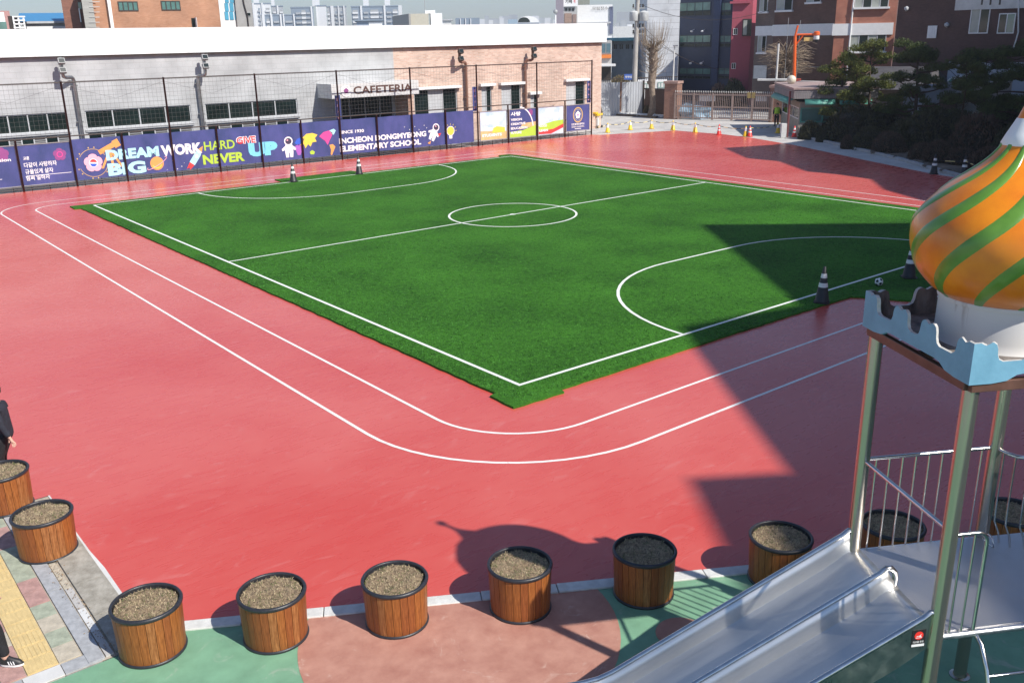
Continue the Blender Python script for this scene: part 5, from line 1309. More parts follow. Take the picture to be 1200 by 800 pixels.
# dark brick wall behind the pollarded tree
f = Fac(polar(756, 88.1), polar(783, 86)); t = f.root('brown_wall', 'dark brown wall between the corrugated fence and the gate pillar', 'wall'); zz1 = f.at(770, 104)[1]
dkb = brickmat('dark_brown_brick', (0.10, 0.055, 0.04), (0.14, 0.07, 0.05), (.1, .08, .07), .23, .08, .008)
mb = MB(); mb.box(.12, f.w, 0, .3, 0, zz1-.12); mb.build('wall', dkb, t); mb = MB(); mb.box(.08, f.w+.04, -.04, .34, zz1-.118, zz1); mb.build('coping', M['dkbrown'], t)
# --- gate
G0, G1 = G(778, 139.5), G(906, 143.5); gf = Fac(G0, G1)
pb = brickmat('pillar_brick', (0.26, 0.12, 0.08), (0.33, 0.16, 0.11), (.25, .2, .17), .23, .08, .008)
for k, (u, w_, lab) in enumerate(((785.5, 1.15, 'brown brick gate pillar with a pale cap at the left end of the gate'), (911, 1.3, 'dark brick gate pillar half hidden behind the guard booth'))):
    x, _ = gf.at(u, 120); t = gf.root('gate_pillar', lab, 'pillar'); zt4 = gf.at(u, 95.5)[1] if k == 0 else 2.9
    mb = MB(); mb.box(x-w_/2, x+w_/2, 0, 1.1, 0, zt4-.2); mb.build('shaft', pb, t); mb = MB(); mb.box(x-w_/2-.08, x+w_/2+.08, -.08, 1.18, zt4-.198, zt4); mb.build('cap', pm('pinkish_cap', (.38, .24, .2)), t)
    xk = x
xg0 = gf.at(790.5, 140)[0]; xg1 = gf.at(904, 140)[0]; zg = gf.at(845, 107)[1]; zgs = zg-.30
gate = gf.root('sliding_gate', 'long pinkish brown steel sliding gate of vertical bars across the entrance', 'gate')
gm_ = pm('pinkish_steel', (0.36, 0.26, 0.22), rough=.5, var=.12, scale=2)
mb = MB(); 
for z in (.12, 1.05, zgs-.05): mb.box(xg0, xg1, -.04, .04, z, z+.10)
mb.build('rail', gm_, gate)
xs = [xg0+(xg1-xg0)*k/5 for k in range(6)]
for x in xs: mb = MB(); mb.box(x-.07, x+.07, -.055, .055, .05, zgs+.1); mb.build('stile', gm_, gate)
nb = int((xg1-xg0)/.155); bm_ = MB(); bm_.box(-.022, .022, -.022, .022, .12, zg-.10); bm_.lathe([(.022, 0), (.035, .04), (.0, .13)], 6, (0, 0, zg-.12)); bme = bm_.mesh('bar', gm_)
tip = MB(); tip.lathe([(.03, 0), (.035, .05), (.002, .16)], 6); tpm = tip.mesh('spike', M['offwhite'])
for k in range(nb+1):
    x = xg0+(xg1-xg0)*k/nb; b_o = link('bar', bme, gate, (x, 0, 0)); link('spike', tpm, b_o, (0, 0, zg-.12))
for u, m_, w_ in ((824.5, M['white'], 5.2), (834.5, M['white'], 3.6), (892, M['white'], 6)):
    xa, za = gf.at(u-w_, 112, .1); xb_, zb2 = gf.at(u+w_, 119, .1); mb = MB(); mb.box(xa, xb_, .06, .08, zb2, za); mb.build('notice_plate', m_, gate)
for u in (878, 883): xa, za = gf.at(u, 110, -.06); mb = MB(); mb.box(xa-.14, xa+.14, -.08, -.06, za-.35, za+.1); mb.build('yellow_tag', pm('old_gold', (.42, .30, .10)), gate)
# blue tarpaulin behind the gate
P = gf.world(gf.at(803, 138)[0], 1.2); t = MB(); t.ico((0, 0, .35), 1, 3, 0, (1.9, .6, .75), .6, 3); o = t.build('tarpaulin_heap', pm('blue_tarp', (.12, .34, .52), rough=.5, var=.3, scale=3, col2=(.4, .5, .6)), None, False, P); tag(o, 'crumpled blue tarpaulin heap behind the left end of the gate', 'tarpaulin')
o.rotation_euler = (0, 0, gf.rz)
# white panels between (parked van shapes seen over the wall)
f, t = bld('kiosk', 748, 92.5, 783, 92.5, 95, 3, M['white'], 'white kiosk with pale green window frames showing over the brown wall', 'kiosk')
pwin(f, t, 750, 98, 762, 104, 3, pm('pale_green_frame', (.3, .45, .4)), M['white']); pwin(f, t, 771, 96.5, 781.5, 103, 3, pm('pale_green_frame', (.3, .45, .4)), M['white'])
# --- grey panelled building and navy building
gp = brickmat('grey_metal_panel', (0.58, 0.60, 0.62), (0.62, 0.64, 0.66), (0.43, 0.44, 0.46), 3.5, .62, .03, .6, offset=.37)
f, t = bld('grey_panel_building', 757, 103, 795, 103.4, -14, 14, gp, 'tall windowless grey panelled gable wall behind the pollarded tree')
nvy = pm('navy_cladding', (0.022, 0.035, 0.085), rough=.5, var=.1, scale=.6)
f, t = bld('navy_building', 795.3, 108, 858.5, 104, -9, 14, nvy, 'dark navy clad building with rows of green glazed windows')
wf = pm('dark_window_frame', (.03, .04, .06))
for vb, vt_ in ((18.5, 3.5), (55.5, 41.5), (93, 79.5)):
    for (a, b, nv) in ((796.5, 833, 4), (841, 857, 2)):
        h_ = (vb-vt_); pwin(f, t, a, vt_, b, vt_+h_*.62, nv, wf, gpane); pwin(f, t, a, vt_+h_*.66, b, vb, nv, wf, dpane)
fbox(f, t, 'fin', pm('navy_fin', (.03, .05, .12)), 837.3, -9, 839.8, 100, -.25, -.001)
for u, v in ((810.5, 37), (823, 37), (809, 74.5), (821.5, 74.5)):
    xa, za = f.at(u, v, -.5); mb = MB(); mb.ico((xa, -.5, za), .16, 1, 0, (1.2, 1, .7)); mb.tube([(xa, -.4, za+.1), (xa, -.01, za+.2)], .03, 5); mb.build('wall_lamp', M['white'], t)
# pink building: two faces
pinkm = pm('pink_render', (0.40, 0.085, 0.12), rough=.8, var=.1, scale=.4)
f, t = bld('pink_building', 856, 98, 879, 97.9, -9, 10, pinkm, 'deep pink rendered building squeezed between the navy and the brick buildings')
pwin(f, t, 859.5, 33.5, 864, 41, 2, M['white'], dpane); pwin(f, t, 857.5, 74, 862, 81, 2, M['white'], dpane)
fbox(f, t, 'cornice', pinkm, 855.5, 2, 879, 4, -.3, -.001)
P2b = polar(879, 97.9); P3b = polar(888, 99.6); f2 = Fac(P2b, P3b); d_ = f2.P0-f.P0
o = MB().box(0.02, f2.w, 0, .3, 0, f.h).build('side_wall', pm('pink_render_shaded', (0.36, 0.07, 0.10), rough=.8, var=.1, scale=.4), t); o.location = (d_.dot(f.e), d_.dot(f.n), 0); o.rotation_euler = (0, 0, f2.rz-f.rz)  # shade of the side face painted in as a darker pink
fbox(f, t, 'bay_window', M['dkbrown'], 870.5, 22.5, 880, 42.5, -.35, -.001)
for k in range(2): fbox(f, t, 'pane', M['glass'] if k else curt, 871.4+k*4.4, 24, 875+k*4.4, 41, -.38, -.352)
# --- brick apartment in the middle: shaded return, shaded front, sunlit bay, with shade and sun put into the brick colours
br1 = brickmat('shaded_apartment_brick', (0.125, 0.058, 0.044), (0.16, 0.076, 0.058), (0.12, 0.09, 0.08), .22, .085, .008)
br0 = brickmat('shaded_return_brick', (0.15, 0.105, 0.09), (0.19, 0.13, 0.11), (0.14, 0.12, 0.11), .22, .085, .008)
br2 = brickmat('sunlit_apartment_brick', (0.40, 0.13, 0.08), (0.46, 0.17, 0.105), (0.38, 0.26, 0.2), .22, .085, .008)
f, t = bld('brick_apartment', 905, 92, 975.5, 88.6, -10, 12, br1, 'brick apartment house with a white band, its sunlit right bay coloured a brighter red')
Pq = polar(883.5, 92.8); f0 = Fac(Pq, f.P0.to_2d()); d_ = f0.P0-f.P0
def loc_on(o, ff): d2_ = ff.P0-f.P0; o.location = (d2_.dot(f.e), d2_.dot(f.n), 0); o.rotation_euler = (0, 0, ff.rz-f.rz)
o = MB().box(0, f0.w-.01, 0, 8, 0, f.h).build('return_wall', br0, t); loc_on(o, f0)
r0 = empty('return_face', (0, 0, 0)); r0.parent = t; loc_on(r0, f0)
def childwin(root, ff, *a, **k): return pwin(ff, root, *a, **k)
# bay on the right, a little in front
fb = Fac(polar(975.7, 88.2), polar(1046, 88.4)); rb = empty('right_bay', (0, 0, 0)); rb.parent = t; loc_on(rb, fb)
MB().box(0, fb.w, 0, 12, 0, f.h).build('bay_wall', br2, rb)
fbox(fb, rb, 'white_band', M['white'], 976, 28.3, 1046, 40.7, -.10, -.001); fbox(f, t, 'white_band', M['white'], 905.3, 29.5, 975.4, 41.5, -.10, -.001); fbox(f0, r0, 'white_band', M['white'], 885.5, 31, 904.8, 41.8, -.08, -.001)
def win2(ff, root, u0, v0, u1, v1, nv, sillm=M['white']):
    o = pwin(ff, root, u0, v0, u1, v1, nv, M['alum'], [curt, dpane]); xa, za = ff.at(u0, v1); xb_, _ = ff.at(u1, v1)
    mb = MB(); mb.box(xa-.12, xb_+.12, -.25, -.001, za-.16, za-.01); mb.build('sill', sillm, root)
win2(fb, rb, 1002, -2, 1041, 9, 4); win2(fb, rb, 996.5, 40.9, 1037, 60.5, 4)
win2(f, t, 911, -7, 928.5, 12.5, 2); win2(f, t, 946, -8, 962, 3, 2)
win2(f0, r0, 891, -5, 899.5, 14, 2); win2(f0, r0, 888.5, 42, 897.5, 61.5, 2)
fbox(f, t, 'base_coping', M['alum'], 905.5, 78, 975.3, 79.3, -.15, -.001); fbox(f, t, 'white_panel', M['offwhite'], 880, 77, 898, 92, -.2, -.003) if False else fbox(f0, r0, 'white_panel', M['offwhite'], 883.5, 77, 897.5, 92.5, -.1, -.001)
x0_, z0_ = fb.at(1000, 4, -.12); x1_, z1_ = fb.at(995, 55, -.12); mb = MB(); mb.tube([(x0_+.3, -.12, z0_+4), (x0_, -.12, z0_), (x1_, -.12, z1_), (x1_, -.12, z1_-3)], .07, 8); mb.build('white_pipe', M['white'], rb)
# --- right brick building
br3 = brickmat('maroon_brick', (0.088, 0.042, 0.038), (0.112, 0.054, 0.048), (0.09, 0.06, 0.055), .22, .085, .008)
f, t = bld('maroon_brick_building', 1047, 83, 1290, 75.5, -8, 14, br3, 'dark maroon brick building with white framed windows filling the upper right')
pwin(f, t, 1139, 8.5, 1157.5, 39.5, 2, M['white'], [curt, dpane]); pwin(f, t, 1171.5, 16, 1188, 39.5, 2, M['white'], [dpane, gpane]); 
pwin(f, t, 1088, 30.5, 1097, 45, 1, M['white'], M['offwhite'])
for k in range(4): fbox(f, t, 'grille_bar', M['white'], 1088+k*2.6, 31, 1088.8+k*2.6, 44.6, -.10, -.054)
fbox(f, t, 'white_wall_band', M['offwhite'], 1121, -8, 1290, 6.5, -.12, -.001); fbox(f, t, 'white_base', pm('pale_blue_grey_base', (.42, .45, .50), var=.1, scale=.5), 1112, 72.5, 1290, 120, -.15, -.001)
for u, v in ((1062, 10.5), (1109, 29.5)): xa, za = f.at(u, v, -.3); mb = MB(); mb.ico((xa, -.25, za), .2, 1); mb.build('vent_hood', M['alum'], t)
xq = [f.at(*p, -.1) for p in ((1194, -10), (1193.5, 38), (1190, 50), (1185, 66))]; mb = MB(); mb.tube([(x, -.12, z) for x, z in xq], .05, 8); mb.build('white_cable', M['white'], t)
for u in (1151, 1161, 1172): fbox(f, t, 'seam', M['dkbrown'], u, -7, u+.4, 6, -.128, -.121)
# green arched shed in front of it
f, t = bld('arched_green_canopy', 1130, 72, 1162, 71, 96, 3, greyw, 'small green polycarbonate arch canopy with white ribs behind the pines', 'canopy')
gpc = pm('green_polycarbonate', (.05, .22, .17), rough=.3)
zb3 = f.h; z_top = f.at(1146, 90)[1]
for k in range(6):
    x = f.w*k/6; mb = MB(); n = 8; 
    pts = [(math.sin(R(90*i/n))*1.4, math.cos(R(90*i/n))) for i in range(n+1)]
    vs = []; 
    for (yy, c_) in pts: vs += [(x+.03, -yy, zb3+(z_top-zb3)*c_+.01), (x+f.w/6-.03, -yy, zb3+(z_top-zb3)*c_+.01)]
    mb.add(vs, [(2*i, 2*i+1, 2*i+3, 2*i+2) for i in range(n)]); mb.build('canopy_pane', gpc, t)
for k in range(7):
    x = f.w*k/6; mb = MB(); mb.tube([(x, -math.sin(R(90*i/8))*1.42, zb3+(z_top-zb3)*math.cos(R(90*i/8))+.03) for i in range(9)], .05, 6); mb.build('rib', M['offwhite'], t)
fbox(f, t, 'green_door', pm('green_lattice', (.10, .34, .27)), 1131, 98, 1139, 118, -.1, -.001)
# small houses behind the pines
hp = pm('pinkish_render', (.27, .21, .20), rough=.9, var=.2, scale=.6); hg = pm('blue_grey_wall', (.24, .27, .31), rough=.9, var=.2, scale=.6)
f, t = bld('low_house', 1018, 76, 1064, 75.5, 103, 6, hp, 'low pinkish grey house wall behind the middle pines', 'house')
mb = MB(); x0_ = f.w; zr = f.h
mb.add([(-.3, -.6, zr-.1), (f.w+1.5, -.6, zr-.1), (f.w+1.5, 3, zr+1.4), (-.5, 3, zr+1.4), (-.5, 6.5, zr-.1), (f.w+2.5, 6.5, zr-.1)], [(0, 1, 2, 3), (3, 2, 5, 4), (1, 5, 2), (0, 3, 4)]); mb.build('roof', pm('dark_slate_roof', (.07, .065, .07), rough=.8, var=.3, scale=2), t)
f, t = bld('low_wall_house', 1065, 73.5, 1108, 72.5, 101, 2.5, hg, 'pale blue grey wall seen between the pine trunks', 'house'); fbox(f, t, 'plank_door', pm('blue_white_door', (.42, .47, .55), var=.2, stretch=(8, 1, .3)), 1071, 121, 1092, 140, -.06, -.001)
f, t = bld('white_garden_wall', 935, 81, 1018, 77.5, 97, .4, pm('dim_white_wall', (.28, .28, .31), rough=.9, var=.2, scale=.5), 'dingy white garden wall behind the left pines', 'wall')
fbox(f, t, 'coping', M['concrete'], 935, 95.8, 1018, 97.4, -.08, .5)
f, t = bld('brown_shed', 1108, 71, 1128, 71, 116, 2, pm('brown_shed_wall', (.13, .075, .06), var=.3), 'small dark brown shed behind the thin pine', 'shed'); fbox(f, t, 'shed_roof', pm('dark_slate_roof', (.07, .065, .07)), 1107, 112, 1129, 115.5, -.3, 2.2)

# ================================================================ GUARD BOOTH
B0, B1 = G(917.5, 146.5), G(944, 158)
Bc = G(925, 156)
bf = Fac(G(914.5, 149), G(934.5, 160.5))
bt = bf.root('guard_booth', 'small cream guard booth with green curved awnings and a flat tiled roof by the gate', 'guard booth')
cream = pm('cream_booth_wall', (.36, .34, .28), rough=.8, var=.12, scale=1.5)
bw = bf.w*1.0; bd = 4.6; bh = 2.35
# front narrow face is the -y side (towards the court); the long side faces right (towards the garden)
mb = MB(); wall_with_holes(0, bw, 0, bh, [(.25, bw-.25, 1.15, 1.95)], 0, .12, 'wall', cream, bt)
mb = MB(); mb.box(0, .12, .12, bd, 0, bh); mb.box(.12, bw-.12, bd-.12, bd, 0, bh); mb.box(bw-.12, bw, .12, bd-.12, 0, 1.0); mb.box(bw-.12, bw, .12, bd-.12, 1.95, bh)
mb.build('side_wall', cream, bt)
lwin(bf, bt, .25, bw-.25, 1.15, 1.95, 3, M['white'], dpane, yo=.06)
grf = pm('sea_green_frame', (.12, .38, .31), rough=.5)
mb = MB(); 
for k in range(4): y = .12+(bd-.24)*k/3; mb.box(bw-.05, bw+.03, y-.05, y+.05, 1.0, 1.95)
mb.box(bw-.05, bw+.03, .1, bd-.1, .96, 1.06); mb.box(bw-.05, bw+.03, .1, bd-.1, 1.88, 1.97); mb.build('side_window_frame', grf, bt)
mb = MB(); mb.box(bw-.04, bw-.02, .15, bd-.15, 1.05, 1.9); mb.build('side_pane', gpane, bt)
rt = pm('grey_pink_roof_tile', (.34, .25, .23), rough=.8, var=.25, scale=4)
mb = MB(); mb.box(-.55, bw+.55, -.55, bd+.4, bh+.25, bh+.85); mb.build('roof_fascia', brickmat('fascia_tiles', (.20, .19, .20), (.26, .23, .23), (.12, .12, .12), .12, .5, .012), bt)
mb = MB(); mb.box(-.6, bw+.6, -.6, bd+.45, bh+.852, bh+.97); mb.build('roof', rt, bt)
awm = pm('green_awning', (.10, .34, .27), rough=.5, var=.12)
def awning(x0, x1, y0, side):
    mb = MB(); n = 8
    for i in range(n+1):
        a = R(90*i/n); o_ = math.sin(a)*.75; z = bh-.15+.42*math.cos(a)
        mb.v += ([(x0, y0-o_, z), (x1, y0-o_, z)] if side == 'f' else [(y0+o_, x0, z), (y0+o_, x1, z)])
    mb.f = [(2*i, 2*i+1, 2*i+3, 2*i+2) for i in range(n)]; mb.mi = [0]*n
    o = mb.build('awning', awm, bt, True); s_ = o.modifiers.new('t', 'SOLIDIFY'); s_.thickness = .03
awning(-.5, bw+.1, -.02, 'f'); awning(.2, bd*.48, bw+.02, 's'); awning(bd*.54, bd, bw+.02, 's')
awx = MB(); awx.tube([(bw+.25, -.75, 0), (bw+.25, -.75, bh+.75)], .075, 10); o = awx.build('corner_post', pm('dark_red_post', (.16, .05, .05)), bt, True)
mb = MB(); mb.ico((bw*.30, 0.2, bh+1.25), .33, 3); mb.tube([(bw*.3, .2, bh+.97), (bw*.3, .2, bh+1.05)], .12, 10); mb.build('globe_lamp', pm('cream_globe', (.62, .58, .46), rough=.4), bt, True)
mb = MB(); mb.box(bw+.02, bw+.5, -1.2, -.85, 0, .95); mb.box(bw+.05, bw+.47, -1.22, -1.2, .3, .8); o = mb.build('white_bin', M['offwhite'], None, loc=None, bev=.03)
o.location = bf.P0; o.rotation_euler = (0, 0, bf.rz); tag(o, 'white plastic bin standing at the booth corner beside the red cone', 'bin')
# --- orange CCTV pole
cp = G(932, 150); cf = Fac(polar(928, 84), polar(970, 84)); t = cf.root('camera_pole', 'bright orange camera mast with a side arm and dome camera above the guard booth', 'camera pole')
om = pm('signal_orange', (0.80, 0.13, 0.02), rough=.45, var=.08)
xa, za = cf.at(930.5, 96); xt, ztp = cf.at(935, 30)
mb = MB(); mb.tube([(xa-.3, 0, 0), (xa, 0, za), (xt-.15, 0, cf.at(933, 42)[1])], [.16, .14, .12], 12); mb.tube([(xt-.15, 0, cf.at(933, 42)[1]), (xt, 0, ztp)], .085, 10); mb.build('mast', om, t, True)
a1 = cf.at(934, 41); a2 = cf.at(957, 40.5); mb = MB(); mb.tube([(a1[0], 0, a1[1]), (a2[0], 0, a2[1])], .08, 8); q0 = cf.at(932.5, 53); q1 = cf.at(941, 42); mb.tube([(q0[0], 0, q0[1]), (q1[0], 0, q1[1])], .06, 8); mb.build('arm', om, t, True)
mb = MB(); mb.lathe([(.1, .25), (.24, .2), (.26, -.05), (.2, -.1)], 16, (a2[0], 0, a2[1])); mb.build('camera_hood', om, t, True)
mb = MB(); mb.lathe([(.22, -.1), (.24, -.35), (.22, -.4)], 16, (a2[0], 0, a2[1])); dm = mb.build('dome_camera', M['white'], t, True); mb = MB(); mb.ico((a2[0], 0, a2[1]-.42), .2, 2); mb.build('dome_glass', M['black'], dm, True)
xa2, za2 = cf.at(947.5, 44); mb = MB(); mb.box(xa2-.35, xa2+.35, -.06, .0, za2-.3, za2+.0); mb.build('yellow_plate', pm('pale_amber', (.75, .5, .18)), t)
mb = MB(); mb.box(xa-.3, xa+.55, -.35, .2, za-.8, za+.25); mb.build('control_box', pm('dull_red_box', (.38, .06, .04)), t, bev=.04)
for u, vt_ in ((924, 21), (938, 24)): xx, zz2 = cf.at(u, vt_); mb = MB(); mb.tube([(xx, .5, 3), (xx, .5, zz2)], .02, 5); mb.build('aerial', M['frame'], t)
xx, zz2 = cf.at(912.5, 51.5, -1); t2 = cf.root('white_pole', 'thin white pole standing left of the bare tree', 'pole'); mb = MB(); mb.tube([(xx, -1, 0), (xx, -1, zz2)], .08, 8); mb.build('shaft', M['offwhite'], t2); mb = MB(); mb.box(xx-1.5, xx+.9, -1.4, -.6, cf.at(905, 94.5, -1)[1], cf.at(905, 92.5, -1)[1]); mb.build('cap_shelf', M['offwhite'], t2)
# --- utility pole with transformers
uf = Fac(polar(735, 90), polar(760, 90)); t = uf.root('utility_pole', 'tall leaning concrete utility pole with two transformer cans', 'utility pole')
b0 = uf.at(743.5, 95); b1 = uf.at(748, -14)
cm = pm('pole_concrete', (.42, .40, .37), rough=.85, var=.2, scale=1.5)
sl_ = (b1[0]-b0[0])/(b1[1]-b0[1]); mb = MB(); mb.tube([(b0[0]-sl_*b0[1], 0, 0), (b1[0], 0, b1[1])], [.27, .17], 14); mb.build('shaft', cm, t, True)
for u, w_ in ((742.7, .40), (754.5, .42)):
    a = uf.at(u, 25); b = uf.at(u, 14); mb = MB(); mb.lathe([(.02, 0), (w_*.9, 0), (w_, .05), (w_, b[1]-a[1]-.05), (w_*.8, b[1]-a[1]), (.1, b[1]-a[1]+.1)], 16, (a[0], -.1, a[1])); mb.build('transformer', pm('pale_grey_can', (.52, .53, .52), rough=.5), t, True)
for v in (10, 22, 33, 40):
    a = uf.at(741, v); b = uf.at(756, v+.3); mb = MB(); mb.box(a[0], b[0], -.08, .08, a[1]-.06, a[1]+.06); mb.build('cross_arm', M['frame'], t)
    mb = MB(); 
    for k in range(4): mb.lathe([(.06, 0), (.09, .08), (.05, .16), (.08, .24), (.03, .3)], 8, (a[0]+(b[0]-a[0])*(k+.3)/4, 0, a[1]+.06))
    mb.build('insulator', M['dkbrown'], t, True)
def wire(name, pts, lab, r=.02):
    mb = MB(); mb.tube(pts, r, 5); o = mb.build(name, M['dkbrown']); return tag(o, lab, 'cable')
def sag(a, b, s=.6, n=12): a, b = Vector(a), Vector(b); return [a.lerp(b, i/n)-Vector((0, 0, s*4*(i/n)*(1-i/n))) for i in range(n+1)]
pa = uf.world(uf.at(750, 27)[0], 0, uf.at(750, 27)[1]); 
wire('overhead_wire', sag(pa, polar(812, 100)+Vector((0, 0, 4.2)), .4), 'thick black cable running down from the utility pole towards the gate')
pa = uf.world(uf.at(750, 36)[0], 0, uf.at(750, 36)[1]); wire('overhead_wire', sag(pa, polar(860, 103)+Vector((0, 0, 3.2)), .8), 'thin black cable crossing the lower windows of the navy building')
pa = uf.world(uf.at(750, 5)[0], 0, uf.at(750, 5)[1]); wire('overhead_wire', sag(pa, polar(905, 91)+Vector((0, 0, 9.0)), 1.2), 'thin black cable reaching from the pole top to the brick apartment')
t = gf.root('lamp_post', 'thin pale lamp post leaning beside the gate pillar', 'lamp post'); a = gf.at(787, 135, 2.0); b = gf.at(790.5, 54, 2.0); mb = MB(); mb.tube([(a[0], 2.0, 0), (b[0], 2.0, b[1])], [.09, .05], 10); mb.build('shaft', M['offwhite'], t, True)
mb = MB(); mb.box(b[0]-.1, b[0]+.35, 1.93, 2.07, b[1]-.05, b[1]+.07); mb.build('lamp_head', M['alum'], t)
# yellow sprinkler cart and white things at the end of the fence
c = G(700, 150); t = empty('hose_cart', (c.x, c.y, 0), .4, 'small yellow and white cart parked at the cafeteria corner', 'cart')
mb = MB(); mb.box(-.5, .5, -.25, .25, .95, 1.12); mb.box(-.7, -.3, -.2, .2, 1.12, 1.25); mb.build('yellow_tray', yelm, t, bev=.03)
for x, y in ((-.42, -.2), (.42, -.2), (-.42, .2), (.42, .2)): mb = MB(); mb.tube([(x, y, .1), (x, y, .95)], .025, 6); mb.build('leg', M['offwhite'], t)
mb = MB(); mb.box(-.35, .3, -.18, .18, .2, .75); mb.build('white_box', M['offwhite'], t, bev=.03)
for x in (-.42, .42): mb = MB(); mb.tube([(x, -.25, .1), (x, -.18, .1)], .1, 12); mb.build('wheel', M['black'], t)
# person in hi vis by the booth is a guard: built with the other people
# ================================================================ GARDEN
gk = [G(*p) for p in ((934, 161), (960, 166), (1000, 175.5), (1030, 182.5), (1060, 190), (1095, 200.5), (1128, 209.5), (1170, 221))] + [Vector((31.5, 1.0, 0)), Vector((30.5, -6, 0))]
gkp = empty('garden_kerb', (0, 0, 0)); struct(gkp)
for a, b in zip(gk[:-1], gk[1:]):
    L_ = (b-a).length; n = max(1, round(L_/1.0)); d = (b-a)/L_; nn = Vector((-d.y, d.x, 0))
    if nn.x < 0: nn = -nn
    for k in range(n):
        p, q2 = a+d*(L_*k/n+.006), a+d*(L_*(k+1)/n-.006); mb = MB(); mb.prism([tuple(p.to_2d()), tuple(q2.to_2d()), tuple((q2+nn*.22).to_2d()), tuple((p+nn*.22).to_2d())], -.02, .16); mb.build('kerb_stone', M['granite'], gkp, bev=.012)
mb = MB(); inner = [(p.x+.2, p.y) for p in gk]; mb.prism(inner+[(60, -6), (64, 14), (58, 30), (50, 27.5)], -.02, .13); struct(mb.build('garden_soil', pm('garden_soil', (.11, .08, .055), rough=.95, var=.5, scale=1.2, bump=.8, bscale=8, col2=(.25, .19, .14))))
# bed at the cafeteria corner with edging stones
cb = [G(705, 127), G(705, 134), G(722, 135.5), G(750, 137), G(768, 139), G(778, 136), G(760, 128)]
mb = MB(); mb.prism([tuple(p.to_2d()) for p in cb], -.02, .14); struct(mb.build('planting_bed', MC['garden_soil']))
r_ = random.Random(4); sm = []
for k in range(3): mb = MB(); mb.ico((0, 0, 0), 1, 2, 0, (1, .8, .7), .5, k*3); sm.append(mb.mesh('edging_stone', M['offwhite']))
k = 0
u = 706
while u < 777:
    p = G(u, 134.2+(u-706)*.055); o = link('edging_stone', sm[k % 3], None, (p.x, p.y, .12), r_.random()*6); s_ = r_.uniform(.22, .34); o.scale = (s_, s_, s_*.8)
    tag(o, 'rounded pale stone in the row edging the planting bed by the corrugated fence', 'stone', 'edging stones of the planting bed'); u += r_.uniform(2.4, 3.6); k += 1
# ================================================================ PLANTS
r_ = random.Random(21)
pine_g = pm('sunlit_pine_needles', (0.045, 0.082, 0.018), rough=.7, var=.5, scale=2.5, col2=(0.20, 0.22, 0.045), spec=.3)  # sun on the crowns put into a brighter, yellower needle colour
pine_d = pm('pine_needles_dark', (0.038, 0.070, 0.022), rough=.7, var=.5, scale=2.5, col2=(0.12, 0.16, 0.045), spec=.3)
bark = pm('pine_bark', (0.075, 0.05, 0.038), rough=.95, var=.5, scale=6, bump=.8, bscale=12)
def clump(g, c, rx, rz, n, rr):
    for _ in range(n):
        a = rr.random()*6.283; t = rr.random()**.45; cz = rr.uniform(-1, 1); k = math.sqrt(max(0, 1-cz*cz))
        if cz < -.35: cz *= .5
        p = Vector((c[0]+rx*t*k*math.cos(a), c[1]+rx*t*k*math.sin(a), c[2]+rz*t*cz))
        up = Vector((rr.uniform(-.7, .7), rr.uniform(-.7, .7), rr.uniform(.3, 1))).normalized()
        for q2 in range(4):
            d = (up+Vector((rr.uniform(-.8, .8), rr.uniform(-.8, .8), rr.uniform(-.4, .6)))).normalized()*rr.uniform(.10, .19)
            s_ = d.cross(Vector((rr.uniform(-1, 1), rr.uniform(-1, 1), rr.uniform(-1, 1)))).normalized()*.017
            g.add([p-s_, p+s_, p+d], [(0, 1, 2)])
def pine(name, u, v, hgt, spread, nb, lab, seed, mat=pine_g, lean=(0, 0), rtr=.13, trunk0=.24, P=None):
    rr = random.Random(seed); P = P or G(u, v); t = empty(name, (P.x, P.y, .1), 0, lab, 'pine tree', 'cloud pruned pines in the garden')
    tp = []; n = 9
    for i in range(n+1):
        f = i/n; tp.append(Vector((lean[0]*f+.22*math.sin(f*5+seed)*f, lean[1]*f+.22*math.cos(f*4.2+seed)*f, hgt*.93*f-.2)))
    mb = MB(); mb.tube(tp, [rtr*(1-.75*i/n) for i in range(n+1)], 8)
    g = MB(); cl = [(tp[-1]+Vector((0, 0, .15)), spread*.33, .5), (tp[-1]+Vector((.5, -.4, -.45)), spread*.25, .4), (tp[-1]+Vector((-.4, .5, -.25)), spread*.22, .35)]
    for k in range(nb):
        f = trunk0+(1-trunk0)*(k+.4)/nb; i0 = f*n; i = min(n-1, int(i0)); p = tp[i].lerp(tp[i+1], i0-i)
        a = k*2.4+seed; L_ = spread*(1.05-.55*f)*rr.uniform(.65, 1.15)
        e = p+Vector((math.cos(a)*L_, math.sin(a)*L_, rr.uniform(-.1, .7))); m_ = p.lerp(e, .5)+Vector((0, 0, rr.uniform(-.25, .1)))
        mb.tube([p, m_, e], [rtr*.42, rtr*.3, rtr*.15], 6); cl.append((e+Vector((0, 0, .12)), rr.uniform(.42, .72)*min(1.15, spread/1.7), rr.uniform(.30, .50)))
        if rr.random() < .75: cl.append((m_+Vector((rr.uniform(-.4, .4), rr.uniform(-.4, .4), .3)), rr.uniform(.32, .5), .3))
    mb.build('trunk', bark, t, True)
    for c, rx, rz in cl: clump(g, c, rx, rz, int(230*rx*rx*rz/.12)+60, rr)
    o = g.build('crown', mat, t); o['kind'] = 'stuff'
    return t
pine('pine_tree', 978, 152, 5.5, 1.9, 13, 'cloud pruned pine with sunlit yellow green top, leftmost, beside the guard booth', 3, P=G(984, 164)+Vector((1.5, 1.0, 0)))
pine('pine_tree', 1014, 150, 5.9, 2.1, 15, 'cloud pruned pine with two sunlit heads, second from the guard booth', 8, P=G(1017, 163)+Vector((.5, .5, 0)))
pine('pine_tree', 1068, 162, 6.1, 2.3, 17, 'tall dark cloud pruned pine with a thick bent trunk in the garden middle', 14, pine_d, P=G(1070, 170)+Vector((.4, .4, 0)), rtr=.17)
